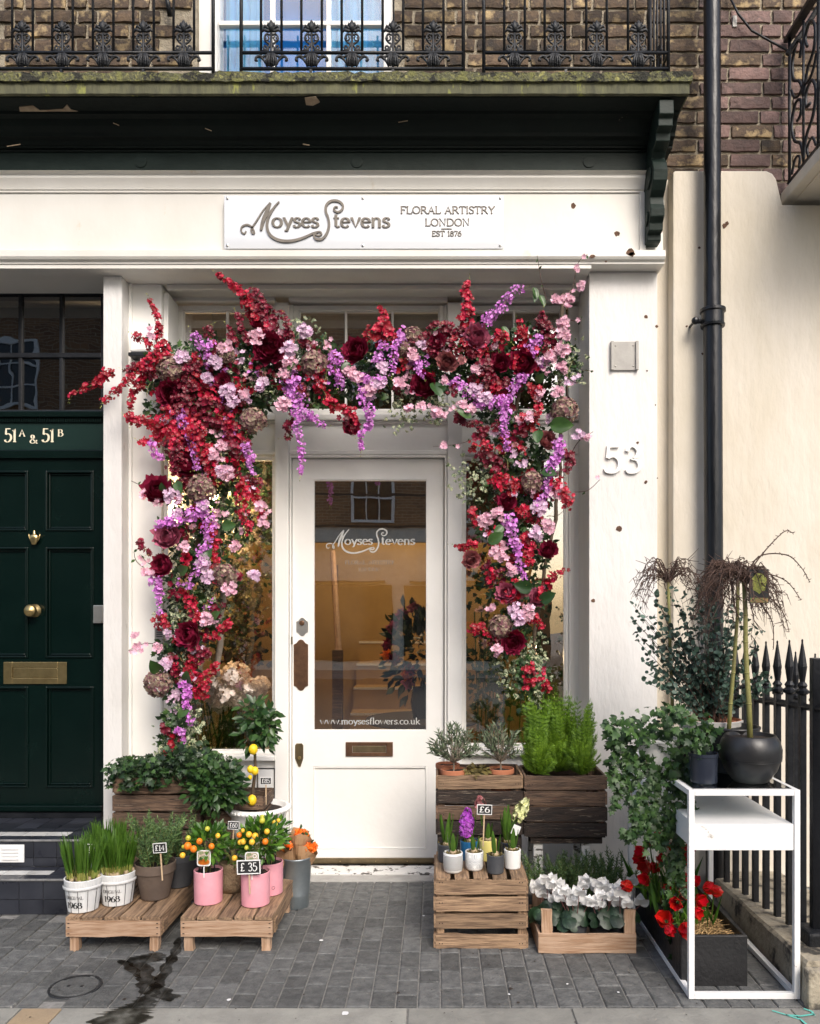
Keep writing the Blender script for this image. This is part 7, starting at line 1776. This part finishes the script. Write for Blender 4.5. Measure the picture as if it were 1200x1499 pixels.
# pots on the table
def weeping(par, top, n, rad, drop, mat='twig', seed=1, lift=.06):
    for i in range(n):
        a = U(0, 2*PI); L_ = rad*U(.45, 1.1); d_ = Vector((math.cos(a), math.sin(a), 0)); P = []; lf = lift*U(.3, 1.3); dr = drop*U(.35, 1.15); k_n = 9
        for k in range(k_n+1):
            t = k/k_n; z = lf*math.sin(min(1, t*2.2)*PI/2)-dr*max(0, t-.25)**1.5/.65**1.5; P.append(Vector(top)+d_*L_*(t**.8)+Vector((U(-.009,.009), U(-.009,.009), z+U(-.008,.008))))
        mb = MB(); mb.tube(P, [.0026*(1-.75*k/k_n) for k in range(k_n+1)], 5)
        for k in range(2, k_n):
            for _ in range(2):
                o_ = rv(); l = U(.008, .02) if random.random() < .75 else U(.03, .07); e = P[k]+(o_*.8+Vector((0, 0, -.5))+d_*.3).normalized()*l
                mb.tube([P[k], (P[k]+e)/2+rv()*.002, e], [.0016, .0013, .0008], 4)
        mb.build('branch', MT[mat], par)
def bamboo(par, pts, r, name='trunk'):
    o = MB().tube(pts, r, 10).build(name, MT['stem_green'], par, smooth=True); mb = MB()
    for i in range(1, len(pts)-1):
        p = Vector(pts[i]); mb.tube([p-Vector((0,0,.0025)), p+Vector((0,0,.0025))], (r[i] if isinstance(r, list) else r)*1.14, 10)
    mb.build('node', MT['stem_green'], o, smooth=True); return o
PY1 = -1.05
wt = root('weeping_tree', 'weeping bare twigged tree on a green trunk in a black bowl pot', 'tree', (WX(1098, PY1), PY1, fzt))
bx = WX(1098, PY1); zb0 = fzt+.003
MB().lathe([(0,0),(.058,0),(.066,.006),(.095,.045),(.112,.095),(.1135,.125),(.106,.155),(.094,.174),(.090,.178),(.084,.176),(.082,.160),(0,.158)], 48, (bx, PY1, zb0)).build('bowl_pot', MT['bowl'], wt, smooth=True)
for i in range(11): z = .085+i*.0075; rr = .1105+.0035*math.sin((z-.08)/.09*PI)-(.0004*i*i*.55); MB().lathe([(rr-.004, z-.0012), (rr+.0016-(.0 if i < 5 else .0008*(i-5)), z), (rr-.004, z+.0012)], 40, (bx, PY1, zb0)).build('ridge', MT['bowl'], wt, smooth=True)
MB().lathe([(0,.166),(.083,.163)], 24, (bx, PY1, zb0)).build('soil', MT['soil'], wt)
tp = W(1089, 850, PY1)
tpts = [W(1098, 1088, PY1), W(1096, 1030, PY1), W(1093, 985, PY1), W(1091, 940, PY1), W(1091, 900, PY1), tp]
bamboo(wt, tpts, [.0115, .010, .0095, .009, .0085, .009]); weeping(wt, tp, 54, .20, .20, lift=.06)
for pts in ([(1088,852),(1105,825),(1125,800),(1148,778),(1160,780)],[(1090,850),(1110,815),(1150,812),(1172,830),(1185,852)],[(1092,855),(1115,840),(1150,850),(1172,878)],[(1090,860),(1120,870),(1145,895),(1155,925)],[(1088,856),(1110,880),(1130,910),(1132,950)]):
    P = [W(a, b, PY1-.02) for a, b in sm(pts, 5)]; mb = MB().tube(P, [.0034*(1-.65*i/len(P)) for i in range(len(P))], 5)
    for p in P[3:]:
        for _ in range(2): e = p+rv()*U(.005, .014); mb.tube([p, e], [.0016, .0009], 4)
    mb.build('branch', MT['twig'], wt)
PY2 = -.86
w2 = root('weeping_tree', 'weeping bare tree with leaning green trunk in the dark pot behind', 'tree', (WX(1066, PY2), PY2, fzt)); bx2 = WX(1070, PY2)
MB().lathe([(0,0),(.07,0),(.078,.006),(.098,.06),(.108,.12),(.108,.172),(.112,.176),(.112,.184),(.104,.184),(.102,.17),(0,.168)], 44, (bx2, PY2, zb0)).build('pot_body', MT['bowl'], w2, smooth=True)
tp2 = W(1080, 842, PY2); bamboo(w2, [W(1066, 1078, PY2), W(1069, 1030, PY2), W(1073, 985, PY2), W(1076, 945, PY2), W(1079, 905, PY2), tp2], [.009, .0085, .008, .0075, .007, .008])
weeping(w2, W(1062, 838, PY2), 72, .17, .21, lift=.05)
PY3 = -.62
w3 = root('weeping_tree', 'smaller weeping bare tree at the left behind the eucalyptus', 'tree', (WX(972, PY3), PY3, fzt)); tp3 = W(978, 850, PY3)
bamboo(w3, [W(985, 1060, PY3), W(983, 1000, PY3), W(980, 930, PY3), tp3], [.008, .0075, .007, .006]); MB().lathe(pot_prof(.07, .055, .12), 28, (W(985, 0, PY3).x, PY3, zb0)).build('pot_body', MT['grey_pot'], w3, auto=35)
weeping(w3, tp3, 34, .19, .15, lift=.09)
# care picture hanging on the front tree
ctg = root('plant_picture_tag', 'dark plant picture tag hanging among the weeping twigs', 'tag', W(1111, 858, PY1-.05))
p = W(1111, 858, PY1-.05); k = S(PY1-.05)
MB().box(p.x-14*k, p.x+14*k, p.y, p.y+.002, p.z-25*k, p.z+25*k).build('card', MT['ink'], ctg)
MB().prism([(p.x+11*k*math.cos(t)*(1+.12*math.sin(5*t)), p.z+5*k+15*k*math.sin(t)*(1+.1*math.sin(7*t))) for t in [2*PI*i/24 for i in range(24)]], p.y-.0012, p.y-.0004).build('printed_tree', pbr('printed_catkins', (.34,.34,.07), (.16,.19,.04), ns=160, rough=.4, bump=0), ctg)
MB().box(p.x-13*k, p.x+13*k, p.y-.0012, p.y-.0004, p.z-24*k, p.z-17*k).build('printed_ground', pbr('printed_garden', (.35,.14,.08), (.12,.2,.05), ns=120, rough=.4, bump=0), ctg)
# eucalyptus in its tub
PY4 = -.70
eu = root('eucalyptus', 'bushy grey green eucalyptus in a pale banded tub on the table', 'shrub', (WX(1045, PY4), PY4, fzt)); ex_ = WX(1040, PY4)
MB().lathe([(0,0),(.085,0),(.092,.01),(.118,.165),(.124,.168),(.124,.19),(.118,.192),(.112,.18),(0,.176)], 40, (ex_, PY4, zb0)).build('tub', MT['terracotta'], eu, smooth=False)
MB().lathe([(.124,.150),(.128,.152),(.130,.188),(.124,.192)], 40, (ex_, PY4, zb0)).build('tub_rim', MT['stone'], eu, auto=30)
ms = []; mb = MB()
tips = [(930,885),(950,900),(925,930),(955,870),(985,860),(1010,880),(1040,870),(1060,880),(1090,900),(1110,915),(1105,950),(1120,975),(960,950),(950,985),(1000,905),(1030,915),(975,1000),(1075,940),(1110,1000),(940,960),(990,930),(1055,930),(1020,950),(1085,970),(1000,980),(1040,990),(965,925),(970,890),(1035,895),(1120,990),(1125,995),(930,900),(1000,940),(1060,960),(1012,925),(1048,950),(980,965),(1070,905),(1005,870),(1025,860)]
for (a, b) in tips*2:
    a += U(-8, 8); b += U(-6, 14); Yt = PY4+U(-.13, .13); e = W(a, b, Yt); g_ = Vector((ex_+U(-.05,.05), PY4+U(-.05,.05), zb0+.18)); m = Vector((g_.x*.65+e.x*.35+U(-.03,.03), (g_.y+e.y)/2, g_.z*.5+e.z*.5)); P = []
    for k in range(13): t = k/12; P.append(g_*(1-t)**2+m*2*t*(1-t)+e*t*t)
    mb.tube(P, [.0022*(1-.7*t/12) for t in range(13)], 4)
    for k in range(2, 13):
        for _ in range(3): o_ = rv(); ms.append(TM(P[k]+rv()*.008, o_+Vector((0, 0, .2)), U(.014, .027), rv()+OUT*.3, sx=.95))
mb.build('stems', MT['twig'], eu); scat('leaves', MT['leaf_euc'], T_ROUND, ms, eu)
# ivy pots and trailing ivy
nv = root('navy_ivy_pot', 'small navy glazed pot of ivy at the front of the table', 'potted plant', (WX(1032, -1.08), -1.08, fzt)); nx_ = WX(1032, -1.09)
MB().lathe([(0,0),(.046,0),(.050,.004),(.0515,.098),(.0545,.100),(.0545,.112),(.050,.112),(.048,.095),(0,.09)], 40, (nx_, -1.07, zb0)).build('pot_body', MT['navy'], nv, auto=35)
scat('leaves', MT['leaf_ivy'], T_IVY, [TM(W(1022+random.gauss(0, 13), 1080+random.gauss(0, 13), -1.07+U(-.06,.05)), (U(-1,1), -.4, U(-.8,.8)), U(.022, .036), OUT+rv()*.6) for _ in range(90)], nv)
wp = root('ivy_pot', 'white pot of long trailing ivy at the left edge of the table', 'potted plant', (WX(955, -.9), -.9, fzt)); wx_ = WX(962, -.85)
MB().lathe([(0,0),(.06,0),(.064,.004),(.078,.12),(.082,.122),(.082,.135),(.076,.135),(.074,.11),(0,.11)], 36, (wx_, -.85, zb0)).build('pot_body', MT['white_pot'], wp, auto=35)
lv = []; vines = MB()
def trail(pts, dens=2.2, sz=(.024, .038), Y=-.95, sprd=5):
    P = sm(pts, 8); Wd = [W(a, b, Y) for a, b in P]; vines.tube(Wd, .0013, 4)
    for p in Wd:
        for _ in range(int(dens)+(1 if random.random() < dens % 1 else 0)):
            lv.append(TM(p+Vector((U(-sprd,sprd)*.0028, U(-.015,.01), U(-sprd,sprd)*.0028)), (U(-1,1), -.3, U(-1,.15)), U(*sz), OUT+rv()*.55))
for i in range(520):
    cx_, cy_, rx, ry = random.choice([(930,1075,42,38),(965,1060,45,32),(1000,1075,40,34),(915,1090,32,34),(960,1100,42,36),(1000,1110,22,36),(900,1065,20,22),(985,1050,34,22),(990,1130,28,30)])
    a = U(0, 6.28); q_ = math.sqrt(random.random()); lv.append(TM(W(cx_+rx*q_*math.cos(a), cy_+ry*q_*math.sin(a), -.90+U(-.12, .12)), (U(-1,1), -.4, U(-1,.4)), U(.018, .044), OUT+Vector((0,0,.4))+rv()*.8))
for pts in ([(900,1090),(895,1130),(905,1160)],[(915,1100),(920,1140),(925,1170),(930,1200)],[(930,1110),(935,1150),(938,1180),(936,1215)],[(945,1110),(950,1160),(955,1200),(958,1230)],[(960,1120),(968,1170),(972,1215),(968,1235)],[(985,1120),(992,1170),(988,1220),(992,1260),(990,1290)],
            [(1000,1130),(1004,1180),(1000,1215)],[(975,1130),(980,1180),(990,1240),(978,1300),(985,1350),(990,1390),(988,1418)],[(940,1190),(925,1222),(914,1215)],[(925,1110),(905,1150),(898,1180)],[(1005,1120),(1012,1150),(1008,1200)],[(955,1130),(948,1190),(952,1240)],[(990,1250),(1000,1300),(985,1330)],[(975,1200),(985,1235),(975,1260)]):
    trail(pts, 2.6)
vines.build('vines', MT['stem'], wp)
o = scat('ivy_leaves', MT['leaf_ivy'], T_IVY, lv, wp)

# ------------------------------------------------------------------ iron fence on its stone kerb
kb = MB(); pts_in = [(1.375, -.002), (1.345, -.6), (1.300, -1.20)]; vs = []; n = 14
for i in range(n+1):
    t = i/n; y = -.002-1.215*t; x = 1.378-.062*t; zt__ = .085+.072*t
    vs += [(x+U(-.003,.003), y, -.005), (x+.006+U(-.004,.004), y, zt__-.012), (x+.016+U(-.003,.003), y, zt__+U(-.002,.002)), (1.75, y, zt__)]
kb.add(vs, [(i*4+k, (i+1)*4+k, (i+1)*4+k+1, i*4+k+1) for i in range(n) for k in range(3)]+[(n*4, n*4+3, n*4+2, n*4+1)]); 
o = kb.build('stone_kerb', MT['kerbstone']); tag(o, kind='structure')
o = MB().box(1.312, 1.9, -1.26, -1.2175, -.005, .140).build('kerb_end', MT['kerbstone'], bev=.008); tag(o, kind='structure')
fe = root('iron_fence', 'black iron fence of spear topped bars on the stone kerb', 'fence', (1.43, -.6, .1))
def spear_bar():
    mb = MB().box(-.0115, .0115, -.0115, .0115, .0, .98)
    mb.lathe([(.012,.945),(.026,.955),(.026,.965),(.014,.975),(.020,.985),(.014,.995),(.010,1.00),(.016,1.045),(.018,1.06),(.009,1.12),(.0035,1.155),(.004,1.165),(0,1.17)], 10); return mb.mesh('bar', MT['iron'])
SB = spear_bar()
ys_ = []; y = -.09
while y > -.98: ys_.append(y); y -= .104
for y in ys_: put('bar', SB, fe, (1.405-.055*(-y), y, .08+.06*(-y)), (0, 0, R(3)))
def fxp(y): return 1.405+.045*(-y)
for o in [c for c in fe.children]: o.location.x = fxp(o.location.y)
MB().tube([(fxp(-.05), -.05, 1.00), (fxp(-1.35), -1.35, 1.055)], .013, 4).build('rail', MT['iron'], fe)
MB().box(fxp(-1.02)-.016, fxp(-1.02)+.016, -1.036, -1.004, .13, 1.235).build('post', MT['iron'], fe, bev=.003)
MB().box(fxp(-1.02)-.05, fxp(-1.02)+.05, -1.08, -.96, .12, .20).build('post_base', MT['iron_matte'], fe, bev=.01)
for y in (-1.12, -1.22): put('bar', SB, fe, (fxp(y)+.03, y, .13))
# second run of bars, further back round the basement
f2 = root('rear_fence', 'second run of black iron bars behind the spear topped fence', 'fence', (1.62, -.5, .1))
for i in range(5): put('bar', SB, f2, (1.66+.01*i, -.20-.17*i, .06), (0, 0, 0))
MB().tube([(1.655, -.10, .98), (1.715, -1.0, .98)], .012, 4).build('rail', MT['iron'], f2)

# ------------------------------------------------------------------ in the left window: peach hydrangeas in a glass vase
gv = root('glass_vase', 'square glass vase of water and green stems in the left window', 'vase', (WX(325, .43), .43, WZ(1094, .43)))
vx0, vx1, vz0, vz1 = WX(286, .43), WX(362, .43), WZ(1100, .43), WZ(1030, .43)
mv = MB(); mv.box(vx0, vx1, .350, .354, vz0, vz1); mv.box(vx0, vx1, .45, .454, vz0, vz1); mv.box(vx0, vx0+.004, .354, .45, vz0, vz1); mv.box(vx1-.004, vx1, .354, .45, vz0, vz1); mv.build('glass', MT['glass_vase'], gv)
MB().box(vx0-.2, vx1+.12, .385, .60, vz0-.03, vz0-.001).build('shelf', MT['white'], gv)
for i in range(26): MB().tube([(U(vx0+.02, vx1-.02), U(.36, .44), vz0+.005), (U(vx0+.02, vx1-.02), U(.36, .44), vz1+.06)], .0035, 6).build('stem', MT['leaf_blade'], gv)
for (px, py, r) in ((318,998,17),(345,990,20),(366,1008,17),(305,1012,14),(335,1015,20),(352,1022,16),(322,1028,14),(383,1003,12),(375,1020,12)):
    t = root('peach_hydrangea', 'x', 'flower', W(px, py, .40), 'peach hydrangeas in the window'); t['label'] = {318:'peach hydrangea head at the upper left of the vase',345:'large peach hydrangea head at the top of the vase',366:'peach hydrangea head right of the largest one',305:'peach hydrangea head furthest left by the red blossoms',335:'peach hydrangea head at the centre of the vase',352:'peach hydrangea head low on the right of the vase rim',322:'peach hydrangea head low at the vase rim',383:'small pale pink hydrangea head furthest right',375:'small peach hydrangea head above the lemon leaves'}[px]
    hydrangea(W(px, py, .40), r*S(.40)*1.1, 'f_peach', t, 150, fs=.014, name='petals')
# leafy stems inside the right window
iw = root('window_greenery', 'trailing ivy and reeds standing inside the right window', 'plant', (.4, .55, .5)); ms = []
for i in range(520):
    px, py = random.choice([(700,700),(710,980),(760,1000),(700,860),(815,870),(720,1030),(800,1020)]); ms.append(TM(W(px+random.gauss(0,18), py+random.gauss(0,34), .5+U(0,.15)), rv(), U(.025,.05), OUT+rv()*.6))
scat('leaves', MT['leaf_ivy'], T_IVY, ms, iw); 
for i in range(18): x = U(.22, .62); MB().tube([(x, .55+U(0,.2), .6), (x+U(-.05,.05), .55, U(1.1, 1.5))], .004, 5).build('reed', MT['leaf_blade'], iw)

# dark dried flowers inside the left window, also standing in for mirrored arch foliage
ind = root('indoor_dried_flowers', 'dark dried flowers and leaves inside the left window, also standing in for mirrored arch foliage', 'flowers', (WX(345, .6), .6, .6)); ms = []; m2_ = []
for i in range(1500):
    px, py, sxp, syp = random.choice([(350,720,28,34),(345,800,30,40),(340,880,30,36),(350,940,34,26),(372,700,18,30),(320,760,20,40)])
    p = W(px+max(-1.8,min(1.8,random.gauss(0,.8)))*sxp, py+random.gauss(0,.8)*syp, .52+U(0,.22)); (ms if i % 3 else m2_).append(TM(p, rv(), U(.03,.055), OUT+rv()*.6))
scat('leaves', MT['leaf_dark'], T_OVAL, ms, ind); scat('dried_leaves', MT['stem'], T_IVY, m2_, ind)
for (px, py) in ((352,850),(340,905),(365,880),(330,940),(375,760),(358,950)): hydrangea(W(px, py, .55), .075, 'leaf_brown', ind, 120, name='dried_head')
MB().lathe([(0,0),(.07,0),(.085,.12),(.07,.26),(.06,.26)], 20, (WX(345,.62), .66, .50)).build('vase', MT['grey_pot'], ind, smooth=True)

FINE = ('leaves', 'foliage', 'stamen', 'bud', 'nails', 'canes', 'stems', 'bulbs', 'moss', 'shoots', 'shoot_bases', 'ivy_leaves', 'branches', 'vines', 'tulip_leaves', 'stalks', 'dried_leaves', 'rim_beading', 'lettering', 'petals', 'dried_head', 'straw', 'writing', 'rosemary', 'node')
for o in SC.objects:
    if o.type == 'MESH' and o.parent and o.name.split('.')[0] in FINE and o.name.split('.')[0] not in ('lettering', 'writing'): o['kind'] = 'stuff'
